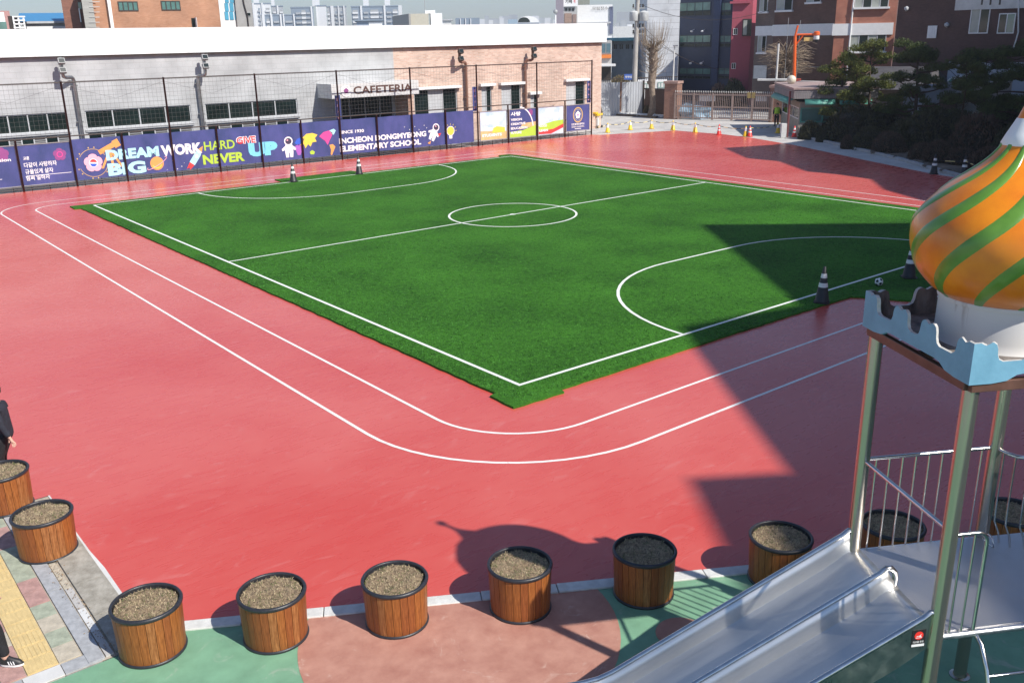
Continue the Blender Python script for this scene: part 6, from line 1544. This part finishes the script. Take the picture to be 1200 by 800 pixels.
pine('pine_tree', 1118, 184, 5.7, 1.5, 10, 'slim pale trunked young pine standing close to the kerb', 19, pine_d, P=G(1119, 184), rtr=.06, trunk0=.50)
pine('pine_tree', 1150, 170, 5.6, 2.0, 15, 'dark pine with rounded pads in front of the green arch canopy', 27, pine_d, P=G(1146, 170), rtr=.10)
pine('pine_tree', 1195, 170, 6.3, 2.4, 18, 'dark pine cut by the right picture edge above the dome', 33, pine_d, P=G(1192, 178), rtr=.14)
pine('pine_tree', 1240, 170, 6.2, 1.9, 12, 'dark pine just outside the right picture edge', 41, pine_d, P=G(1238, 190), rtr=.14)
# bushes: mounds of small leaves and twigs
def bush_mesh(seed, leaf, n=2600, ell_=(1, 1, .8), size=.07, twig=.35):
    rr = random.Random(seed); g = MB(); g.ico((0, 0, .02), .90, 3, 1, (ell_[0], ell_[1], ell_[2]), .25, seed)
    for _ in range(n):
        a = rr.random()*6.283; cz = rr.uniform(-.1, 1); k = math.sqrt(max(0, 1-cz*cz)); nrm = Vector((k*math.cos(a), k*math.sin(a), cz))
        rad = rr.uniform(.86, 1.03)*(1+.10*noise.noise(nrm*2.5+Vector((seed, 0, 0))))
        p = Vector((nrm.x*ell_[0], nrm.y*ell_[1], nrm.z*ell_[2]))*rad; d = (nrm+Vector((rr.uniform(-.9, .9), rr.uniform(-.9, .9), rr.uniform(-.6, .9)))).normalized()
        s_ = d.cross(Vector((rr.uniform(-1, 1), rr.uniform(-1, 1), rr.uniform(-1, 1)))).normalized()*size*.45
        g.add([p-s_, p+s_, p+d*size*1.3], [(0, 1, 2)], 0)
    return g.mesh('leaves', leaf)
core = pm('bush_core', (0.02, 0.018, 0.013), rough=.95, var=.3)
lf_b = pm('brown_azalea_leaf', (0.060, 0.036, 0.026), rough=.85, var=.5, scale=3, col2=(0.15, 0.095, 0.065)); lf_g = pm('dark_hedge_leaf', (0.024, 0.030, 0.012), rough=.8, var=.5, scale=3, col2=(0.080, 0.080, 0.032))
lf_r = pm('reddish_twig_leaf', (0.13, 0.07, 0.055), rough=.85, var=.4, scale=6, col2=(0.22, 0.14, 0.11)); lf_t = pm('tan_twig_leaf', (0.17, 0.12, 0.06), rough=.85, var=.4, scale=6, col2=(0.28, 0.22, 0.10))
bmesh_ = {k: [bush_mesh(s+i*7, [m, core]) for i in range(2)] for s, (k, m) in enumerate((('b', lf_b), ('g', lf_g), ('r', lf_r), ('t', lf_t)))}
bushes = [  # base u, v, width px, height px, kind, label
 (948, 163, 24, 20, 'g', 'low clipped green hedge bush beside the white bin'), (963, 166, 14, 16, 'g', 'small round green bush second from the booth corner'),
 (958, 150, 62, 38, 'b', 'wide brownish azalea mound behind the low hedge bushes'), (1000, 168, 62, 42, 'g', 'big dark rounded bush mound under the second pine'),
 (992, 174, 13, 15, 'b', 'little brown round bush in front of the big dark mound'), (1017, 176, 32, 26, 'g', 'round dark bush under the second pine trunk'), (1041, 181, 34, 25, 'b', 'round brownish bush near the kerb, right of the second pine'),
 (1050, 158, 34, 28, 'g', 'dark bush between the second and the thick trunked pine'), (1093, 180, 72, 50, 'g', 'very large dark mound behind the thick trunked pine'),
 (1080, 190, 26, 22, 'b', 'small brown bush by the kerb below the large mound'), (1100, 193, 32, 27, 'b', 'brown twiggy bush by the kerb left of the slim pine'), (1145, 192, 56, 58, 'b', 'big brown mound right of the slim pine trunk'),
 (1178, 165, 60, 42, 'g', 'dark mound at the back right of the garden'), (1190, 200, 50, 52, 'g', 'dark mound behind the dome spire'), (1120, 150, 46, 34, 'g', 'dark mound in front of the brown shed'), (1030, 146, 40, 26, 'g', 'dark mound at the back, left of the pinkish house wall'),
 (1075, 146, 44, 28, 'g', 'dark mound before the pale blue grey wall'), (985, 150, 40, 30, 'g', 'dark mound beneath the leftmost pine'), (1160, 148, 50, 30, 'g', 'dark mound before the green arch canopy'),
 (733, 129, 15, 15, 'r', 'reddish leafless shrub in the bed by the corrugated fence'), (747, 133, 22, 18, 'r', 'pinkish round shrub in the bed left of the pollarded tree'), (729, 131, 13, 13, 't', 'yellowish shrub in the bed beneath the rusty gap'),
 (757, 134, 12, 10, 't', 'low tan shrub at the foot of the pollarded tree'), (713, 132, 12, 9, 'r', 'low reddish shrub nearest the cafeteria corner'), (699, 138, 9, 14, 't', 'sparse yellow brown shrub at the cafeteria corner'),
 (1002, 160, 46, 34, 'b', 'brown mound filling the gap under the second pine'), (1062, 176, 44, 36, 'g', 'dark mound in front of the thick pine trunk'), (1125, 175, 50, 44, 'g', 'dark mound behind the slim pine, right of the very large one'), (1160, 205, 44, 30, 'b', 'brown twiggy bush by the kerb near the black cones'), (1128, 196, 30, 22, 'b', 'small brown bush between the slim pine and the black cone'), (972, 160, 30, 26, 'b', 'brown bush behind the small hedge bushes'), (1045, 160, 60, 30, 'g', 'long dark hedge mound in the middle row of the garden'), (1100, 160, 60, 34, 'g', 'long dark hedge mound in the back row by the brown shed'),
 (727, 94, 34, 34, 't', 'round brown leafless shrub behind the street railing')]
for i, (u, v, w_, h_, k, lab) in enumerate(bushes):
    if v < 100: P = polar(u, 98); P.z = 0; sc_ = 98/CF
    else: P = G(u, v, .1); sc_ = (P-CPOS).dot(AF)/CF
    o = link('round_bush', bmesh_[k][i % 2], None, (P.x, P.y, .1), r_.random()*6); rx = w_*sc_/2*(1.18 if k in 'gb' and v > 100 else 1); o.scale = (rx, rx*.95, max(.25, h_*sc_/.88))
    if v > 100: o.location += Vector((.75, .45, 0))*rx+Vector((.35, .2, 0))
    tag(o, lab, 'bush', 'shrubs and clipped bushes')
# conifer seedling at the left edge
gcol = pm('yellow_green_needles', (0.12, 0.17, 0.03), rough=.8, var=.5, scale=9, col2=(0.30, 0.26, 0.06))
P = G(-2, 252); t = empty('small_conifer', (P.x-.75, P.y, 0), 0, 'yellow green tip of a small conifer poking in at the left picture edge', 'conifer')
g = MB(); rr = random.Random(5)
for _ in range(2600):
    f = rr.random(); a = rr.random()*6.28; r = .85*(1-f)**.8*math.sqrt(rr.random()); p = Vector((r*math.cos(a), r*math.sin(a), .15+1.35*f)); d = Vector((math.cos(a)*.14, math.sin(a)*.14, rr.uniform(-.02, .12))); s_ = Vector((-math.sin(a), math.cos(a), 0))*.012
    g.add([p-s_, p+s_, p+d], [(0, 1, 2)])
o = g.build('crown', gcol, t); o['kind'] = 'stuff'; mb = MB(); mb.tube([(0, 0, -.1), (0, 0, 1.4)], [.05, .015], 6); mb.build('trunk', bark, t)
# pollarded tree by the corrugated fence
twig = pm('bare_twig', (0.24, 0.17, 0.11), rough=.9, var=.4, scale=8, col2=(.36, .28, .20)); tbk = pm('grey_brown_bark', (0.22, 0.17, 0.13), rough=.95, var=.4, scale=4, bump=.8, bscale=10)
P = G(763.5, 137.5); t = empty('pollarded_tree', P, 0, 'leafless pollarded street tree with a thick knobbly trunk and upright twigs', 'tree')
f = Fac((P.x-3*math.sin(CYAW), P.y+3*math.cos(CYAW)), (P.x+3*math.sin(CYAW), P.y-3*math.cos(CYAW))); htop = f.at(766, 22)[1]; hk = f.at(765, 55)[1]
mb = MB(); rr = random.Random(9); tp = [Vector((.10*math.sin(i*1.1), .08*math.cos(i), hk*i/10)) for i in range(11)]; mb.tube(tp, [.36, .30, .27, .25, .26, .32, .36, .34, .38, .36, .25], 12)
for _ in range(30): z = rr.uniform(.45, 1)*hk; a = rr.random()*6.28; mb.ico((math.cos(a)*.26, math.sin(a)*.26, z), rr.uniform(.12, .22), 1, 0, (1, 1, 1), .5, _)
mb.build('trunk', tbk, t, True)
g = MB()
for _ in range(230):
    z = hk*(.55+.5*rr.random()**.5); a = rr.random()*6.28; p0 = Vector((math.cos(a)*.25, math.sin(a)*.25, min(z, hk))); L_ = rr.uniform(.8, 2.2)*(1 if z > hk*.8 else .55); out = rr.uniform(.35, 1.25)
    p1 = p0+Vector((math.cos(a)*out*.8, math.sin(a)*out*.8, L_*.35)); p2 = p1+Vector((math.cos(a+rr.uniform(-.5, .5))*out*.3, math.sin(a)*out*.3, L_*.75)); g.tube([p0, p1, p2], [.02, .014, .006], 3, caps=False)
o = g.build('crown', twig, t); o['kind'] = 'stuff'
# round headed bare tree behind the booth
P = polar(923, 87); t = empty('bare_tree', P, 0, 'leafless tree with curled drooping twigs behind the orange camera mast', 'tree')
f = Fac((P.x-3*math.sin(.6), P.y+3*math.cos(.6)), (P.x+3*math.sin(.6), P.y-3*math.cos(.6))); hk = f.at(923, 68)[1]
mb = MB(); mb.tube([(0, 0, 0), (.1, 0, hk*.4), (-.1, .1, hk*.75), (.05, 0, hk*1.05)], [.35, .28, .30, .2], 10)
for _ in range(16): a = rr.random()*6.28; mb.ico((math.cos(a)*.25, math.sin(a)*.25, hk*rr.uniform(.65, 1.08)), rr.uniform(.15, .28), 1, 0, (1, 1, 1), .5, _)
mb.build('trunk', tbk, t, True); g = MB()
for _ in range(420):
    a = rr.random()*6.28; z = hk*rr.uniform(.70, 1.08); p0 = Vector((math.cos(a)*.15, math.sin(a)*.15, z)); R_ = rr.uniform(.9, 2.4); up = rr.uniform(-.1, 1.3)
    pts = [p0, p0+Vector((math.cos(a)*R_*.4, math.sin(a)*R_*.4, up*.7)), p0+Vector((math.cos(a)*R_*.75, math.sin(a)*R_*.75, up)), p0+Vector((math.cos(a)*R_, math.sin(a)*R_, up*.85-.05))]; g.tube(pts, [.024, .017, .012, .006], 3, caps=False)
o = g.build('crown', twig, t); o['kind'] = 'stuff'
# small trees behind the gate and dead ivy
P = polar(863, 96); o = link('round_bush', bmesh_['g'][0], None, (P.x, P.y, 0), 1); o.scale = (1.6, 1.2, 3.2); tag(o, 'dark evergreen shrub behind the gate before the pink building', 'bush', 'shrubs and clipped bushes')
P = polar(846, 97); o = link('round_bush', bmesh_['r'][0], None, (P.x, P.y, 0), 1); o.scale = (1.4, 1.2, 2.6); tag(o, 'leafless reddish shrub behind the gate before the navy building', 'bush', 'shrubs and clipped bushes')
# stones on the garden edge
rk = []
for k in range(3): mb = MB(); mb.ico((0, 0, 0), 1, 2, 0, (1, .8, .7), .5, k*3+1); rk.append(mb.mesh('rock', pm('garden_rock', (.13, .105, .085), rough=.9, var=.4, scale=2)))
for k in range(40):
    u = r_.uniform(950, 1180); v0 = np.interp(u, [934, 960, 1000, 1030, 1060, 1095, 1128, 1170], [161, 166, 175.5, 182.5, 190, 200.5, 209.5, 221]); p = G(u, v0-r_.uniform(1.5, 6), .13)
    o = link('rock', rk[k % 3], None, (p.x+.25, p.y, .14), r_.random()*6); s_ = r_.uniform(.10, .24); o.scale = (s_*1.3, s_, s_*.6); tag(o, 'small rough rock lying on the soil along the garden kerb', 'rock', 'rocks on the garden soil')

# ================================================================ PEOPLE
def skin_mesh(verts, edges, radii, sub=2, name='body', mat=None, parent=None, root=0):
    bm = bmesh.new(); lay = bm.verts.layers.skin.verify(); vs = [bm.verts.new(v) for v in verts]
    for a, b in edges: bm.edges.new((vs[a], vs[b]))
    me = bpy.data.meshes.new(name)
    for i, v in enumerate(vs):
        r = radii[i]; v[lay].radius = r if isinstance(r, tuple) else (r, r); v[lay].use_root = (i == root)
    bm.to_mesh(me); bm.free(); o = bpy.data.objects.new(name, me); COL.objects.link(o)
    m = o.modifiers.new('skin', 'SKIN'); m.use_smooth_shade = True; m.branch_smoothing = .6
    s = o.modifiers.new('sub', 'SUBSURF'); s.levels = sub; s.render_levels = sub
    dg = bpy.context.evaluated_depsgraph_get(); me2 = bpy.data.meshes.new_from_object(o.evaluated_get(dg)); bpy.data.objects.remove(o)
    me2.name = name; me2.materials.clear(); me2.materials.append(mat); me2.polygons.foreach_set('use_smooth', [True]*len(me2.polygons))
    o = bpy.data.objects.new(name, me2); COL.objects.link(o)
    if parent: o.parent = parent
    return o
skin = pm('skin', (0.60, 0.36, 0.27), rough=.5, var=.06, scale=8); hairm = pm('black_hair', (0.015, 0.012, 0.012), rough=.5, var=.4, scale=40, bump=.5, bscale=120)
coat = pm('dark_coat_cloth', (0.018, 0.020, 0.032), rough=.85, var=.35, scale=8, bump=.3, bscale=60); trs = pm('black_trouser_cloth', (0.014, 0.014, 0.017), rough=.85, var=.3, scale=8, bump=.3, bscale=60)
def person(loc, rz, lab, armL, armR, legL, legR, coat_m=coat, hgt=1.0, long_coat=True):
    """faces local +x; limbs are given as (hip/shoulder, mid, end) points in metres"""
    t = empty('person', loc, rz, lab, 'person')
    H = Vector((0, 0, .95)); V = [(0, 0, .93), (0, 0, 1.10), (-.01, 0, 1.28), (-.01, 0, 1.42), (0, 0, 1.50), (.015, 0, 1.565)]
    Rr = [(.14, .11), (.13, .10), (.16, .11), (.14, .09), (.055, .055), (.055, .06)]
    E_ = [(0, 1), (1, 2), (2, 3), (3, 4), (4, 5)]
    def limb(base, pts, rs):
        p = base
        for q2, r in zip(pts, rs): V.append(tuple(q2)); Rr.append(r); E_.append((p, len(V)-1)); p = len(V)-1
        return p
    la = limb(3, [(0, .17, 1.40)]+armL, [.06, .046, .036, .028]); ra = limb(3, [(0, -.17, 1.40)]+armR, [.06, .046, .036, .028])
    limb(0, [(0, .09, .86)]+legL, [.085, .06, .045, .04]); limb(0, [(0, -.09, .86)]+legR, [.085, .06, .045, .04])
    # fingers grown from the palms
    for wrist, arm, sgn in ((la, armL, 1), (ra, armR, -1)):
        w = Vector(arm[-1]); d = (w-Vector(arm[-2])).normalized(); side = Vector((1, 0, 0)); side = (side-d*side.dot(d)).normalized(); nrm = d.cross(side)*sgn
        palm = w+d*.07; V.append(tuple(palm)); Rr.append((.036, .018)); E_.append((wrist, len(V)-1)); pi_ = len(V)-1
        for k, ln in enumerate((.060, .070, .066, .052)):
            o_ = side*(.027-.018*k); a = palm+d*.028+o_; b = a+d*ln*.5+nrm*-.008; c = b+d*ln*.42+nrm*-.022; p = pi_
            for q2, r in ((a, .0095), (b, .0085), (c, .007)): V.append(tuple(q2)); Rr.append(r); E_.append((p, len(V)-1)); p = len(V)-1
        a = w+d*.035+side*.034; b = a+d*.03+side*.02+nrm*-.01; p = wrist
        for q2, r in ((a, .011), (b, .009)): V.append(tuple(q2)); Rr.append(r); E_.append((p, len(V)-1)); p = len(V)-1
    body = skin_mesh(V, E_, Rr, 2, 'body', skin, t)
    # head joined as its own shaped mesh merged into the body mesh
    hb = MB(); bm = bmesh.new(); bmesh.ops.create_icosphere(bm, subdivisions=4, radius=1); hv = []
    for v in bm.verts:
        p = v.co.copy(); x, y, z = p.x*.092, p.y*.074, p.z*.115
        if p.z < 0: x *= 1-.12*(-p.z)**2; y *= 1-.28*(-p.z)**1.5
        if p.x > .5:
            x += .016*math.exp(-((p.y)/.16)**2-((p.z+.12)/.22)**2)          # nose
            x -= .007*(math.exp(-((abs(p.y)-.36)/.15)**2-((p.z-.10)/.12)**2))   # eye hollows
            x += .005*math.exp(-((p.y)/.30)**2-((p.z+.48)/.08)**2)           # lips
            x += .006*math.exp(-((p.y)/.4)**2-((p.z+.85)/.18)**2)            # chin
        hv.append((x+.02, y, z+1.665))
    hb.add(hv, [tuple(v.index for v in f.verts) for f in bm.faces]); bm.free()
    for s_ in (-1, 1): hb.ico((.01, s_*.076, 1.655), .022, 2, 0, (.8, .35, 1.3))
    ho = hb.build('head_tmp', skin, None, True)
    me = body.data; bm = bmesh.new(); bm.from_mesh(me); bm.from_mesh(ho.data); bm.to_mesh(me); bm.free(); bpy.data.objects.remove(ho); me.polygons.foreach_set('use_smooth', [True]*len(me.polygons))
    eb = MB()
    for s_ in (-1, 1): eb.ico((.101, s_*.029, 1.677), .009, 2, 0, (.5, 1.2, .7))
    eb.build('eyes', M['black'], t, True); mb = MB(); mb.ico((.108, 0, 1.610), .018, 2, 0, (.35, 1, .25)); mb.build('mouth', pm('lip', (.42, .16, .14)), t, True)
    hr = MB(); rr = random.Random(4)
    bm = bmesh.new(); bmesh.ops.create_icosphere(bm, subdivisions=4, radius=1); hv = []
    for v in bm.verts:
        p = v.co; k = 1.10+.10*noise.noise(p*5); z = p.z
        x, y, zz2 = p.x*.096*k, p.y*.082*k, p.z*.122*k
        if p.x > .35 and p.z < .45: x, y, zz2 = p.x*.07, p.y*.06, p.z*.09
        if z < -.45: zz2 = -.45*.122; x *= .8; y *= .8
        hv.append((x+.010, y, zz2+1.675))
    hr.add(hv, [tuple(v.index for v in f.verts) for f in bm.faces]); bm.free()
    for _ in range(500):
        a = rr.random()*6.28; cz = rr.uniform(.0, 1); k = math.sqrt(1-cz*cz); p = Vector((.01+.104*k*math.cos(a), .088*k*math.sin(a), 1.675+.130*cz))
        if k*math.cos(a) > .5 and cz < .5: continue
        d = Vector((math.cos(a)*.5, math.sin(a)*.5, rr.uniform(-.6, .6))).normalized()*.022; s_ = Vector((-math.sin(a), math.cos(a), 0))*.005; hr.add([p-s_, p+s_, p+d], [(0, 1, 2)])
    hr.build('hair', hairm, t, True)
    # coat
    def cloth(pts_lists, name, mat_):
        V2 = []; R2 = []; E2 = []
        for lst in pts_lists:
            st = lst[0]; p = None
            for (q2, r, j) in lst:
                if j is not None: p = j; continue
                V2.append(tuple(q2)); R2.append(r)
                if p is not None: E2.append((p, len(V2)-1))
                p = len(V2)-1
        return skin_mesh(V2, E2, R2, 2, name, mat_, t)
    lowz = .78 if long_coat else .90
    tor = [((0, 0, lowz), (.19, .15), None), ((0, 0, 1.0), (.18, .145), None), ((0, 0, 1.15), (.165, .135), None), ((-.01, 0, 1.30), (.19, .135), None), ((-.01, 0, 1.43), (.15, .10), None), ((0, 0, 1.49), (.075, .07), None)]
    arm = lambda s_, A_: [(None, None, 4-0), ((0, s_*.18, 1.41), .082, None), (A_[0], .066, None), (Vector(A_[0]).lerp(Vector(A_[-1]), .5), .058, None), (Vector(A_[0]).lerp(Vector(A_[-1]), .93), .050, None)]
    cloth([tor, arm(1, armL), arm(-1, armR)], 'coat', coat_m)
    for s_, L_ in ((1, legL), (-1, legR)):
        a_, k_ = Vector(L_[0]), Vector(L_[-1]); cloth([[((0, s_*.085, .95), .115, None), ((0, s_*.09, .80), .105, None), (a_, .078, None), (a_.lerp(k_, .5), .068, None), (k_+Vector((0, 0, .05)), .062, None)]], 'trouser_leg', trs)
        # shoe
        sh = MB(); fx, fy, fz = k_.x, k_.y, k_.z-.07
        n = 16; rings = [(0, 1.0, .0), (.028, 1.03, .0), (.030, .97, 0), (.065, .90, .01), (.095, .62, .05), (.12, .42, .06)]
        for (z, k2, back) in rings:
            for j in range(n):
                a = 2*math.pi*j/n; cx = math.cos(a); sh.v.append((fx+.055-back*1.0+cx*.145*k2*(1 if cx > 0 else .92), fy+math.sin(a)*.050*k2*(1.08 if cx > 0 else .9), fz+z))
        for i in range(len(rings)-1):
            for j in range(n): sh.f.append((i*n+j, i*n+(j+1) % n, (i+1)*n+(j+1) % n, (i+1)*n+j)); sh.mi.append(1 if i == 0 else 0)
        sh.f += [tuple(range(n-1, -1, -1)), tuple((len(rings)-1)*n+j for j in range(n))]; sh.mi += [1, 0]
        so = sh.build('shoe', [M['black'], M['white']], t, True)
        st = MB()
        for q2 in range(3):
            for e_ in (-1, 1):
                x0 = fx+.05+q2*.030; st.add([(x0, fy+e_*.051, fz+.034), (x0+.013, fy+e_*.051, fz+.034), (x0-.004, fy+e_*.040, fz+.075), (x0-.017, fy+e_*.041, fz+.075)], [(0, 1, 2, 3)])
        st.build('shoe_stripe', M['white'], so)
        lc = MB()
        for q2 in range(4): lc.box(fx+.045+q2*.022, fx+.055+q2*.022, fy-.022, fy+.022, fz+.088-q2*.006, fz+.094-q2*.006)
        lc.build('lace', M['white'], so)
    if hgt != 1: t.scale = (hgt, hgt, hgt)
    return t
# standing by the far planter, one hand hanging free at the right
person((-9.26, 2.20, .0), R(150), 'person with short black hair in a long dark coat standing behind the far left planter',
       [(-.10, .25, 1.16), (-.20, .26, .92)], [(.05, -.26, 1.17), (.16, -.27, .94)], [(.10, .10, .48), (-.02, .10, .08)], [(.12, -.10, .50), (.16, -.10, .08)], hgt=1.0)
# walking on the pavement at the bottom left corner
person((-10.63, -3.06, .012), R(-38), 'person in black walking on the tactile paving, wearing dark trainers with white stripes',
       [(.02, .25, 1.16), (.10, .26, .93)], [(-.08, -.27, 1.17), (-.06, -.28, .92)], [(.16, .09, .49), (.20, .09, .08)], [(.0, -.10, .48), (-.22, -.10, .13)], hgt=1.0, long_coat=False)
# guard in a hi vis vest beside the booth
hv = pm('hi_vis_yellow', (.45, .75, .05), rough=.6)
P = G(912.5, 150); gt = person((P.x+.5, P.y+.6, 0), R(215), 'person in a dark uniform with a yellow green safety vest beside the guard booth', [(.02, .26, 1.15), (.06, .27, .90)], [(-.02, -.26, 1.17), (.06, -.27, .93)], [(.03, .10, .48), (0, .10, .08)], [(.03, -.10, .48), (.0, -.10, .08)], long_coat=False)
mb = MB(); mb.lathe([(.205, 1.0), (.205, 1.42), (.15, 1.47)], 16, caps=False)
for i, v in enumerate(mb.v): mb.v[i] = (v[0]*.80, v[1]*1.02, v[2])
mb.build('safety_vest', hv, gt, True)

# ================================================================ HAZE
mb = MB(); mb.box(-40, 1900, -120, 1800, -1.1, 75)
hm = bpy.data.materials.new('haze'); hm.use_nodes = True; n_ = hm.node_tree; n_.nodes.remove(n_.nodes['Principled BSDF'])
pv = n_.nodes.new('ShaderNodeVolumePrincipled'); pv.inputs['Color'].default_value = (0.86, 0.91, 0.96, 1); pv.inputs['Density'].default_value = 0.00042; pv.inputs['Anisotropy'].default_value = 0.2
n_.links.new(pv.outputs[0], n_.nodes['Material Output'].inputs['Volume'])
hz = mb.build('haze', hm); tag(hz, kind='stuff')
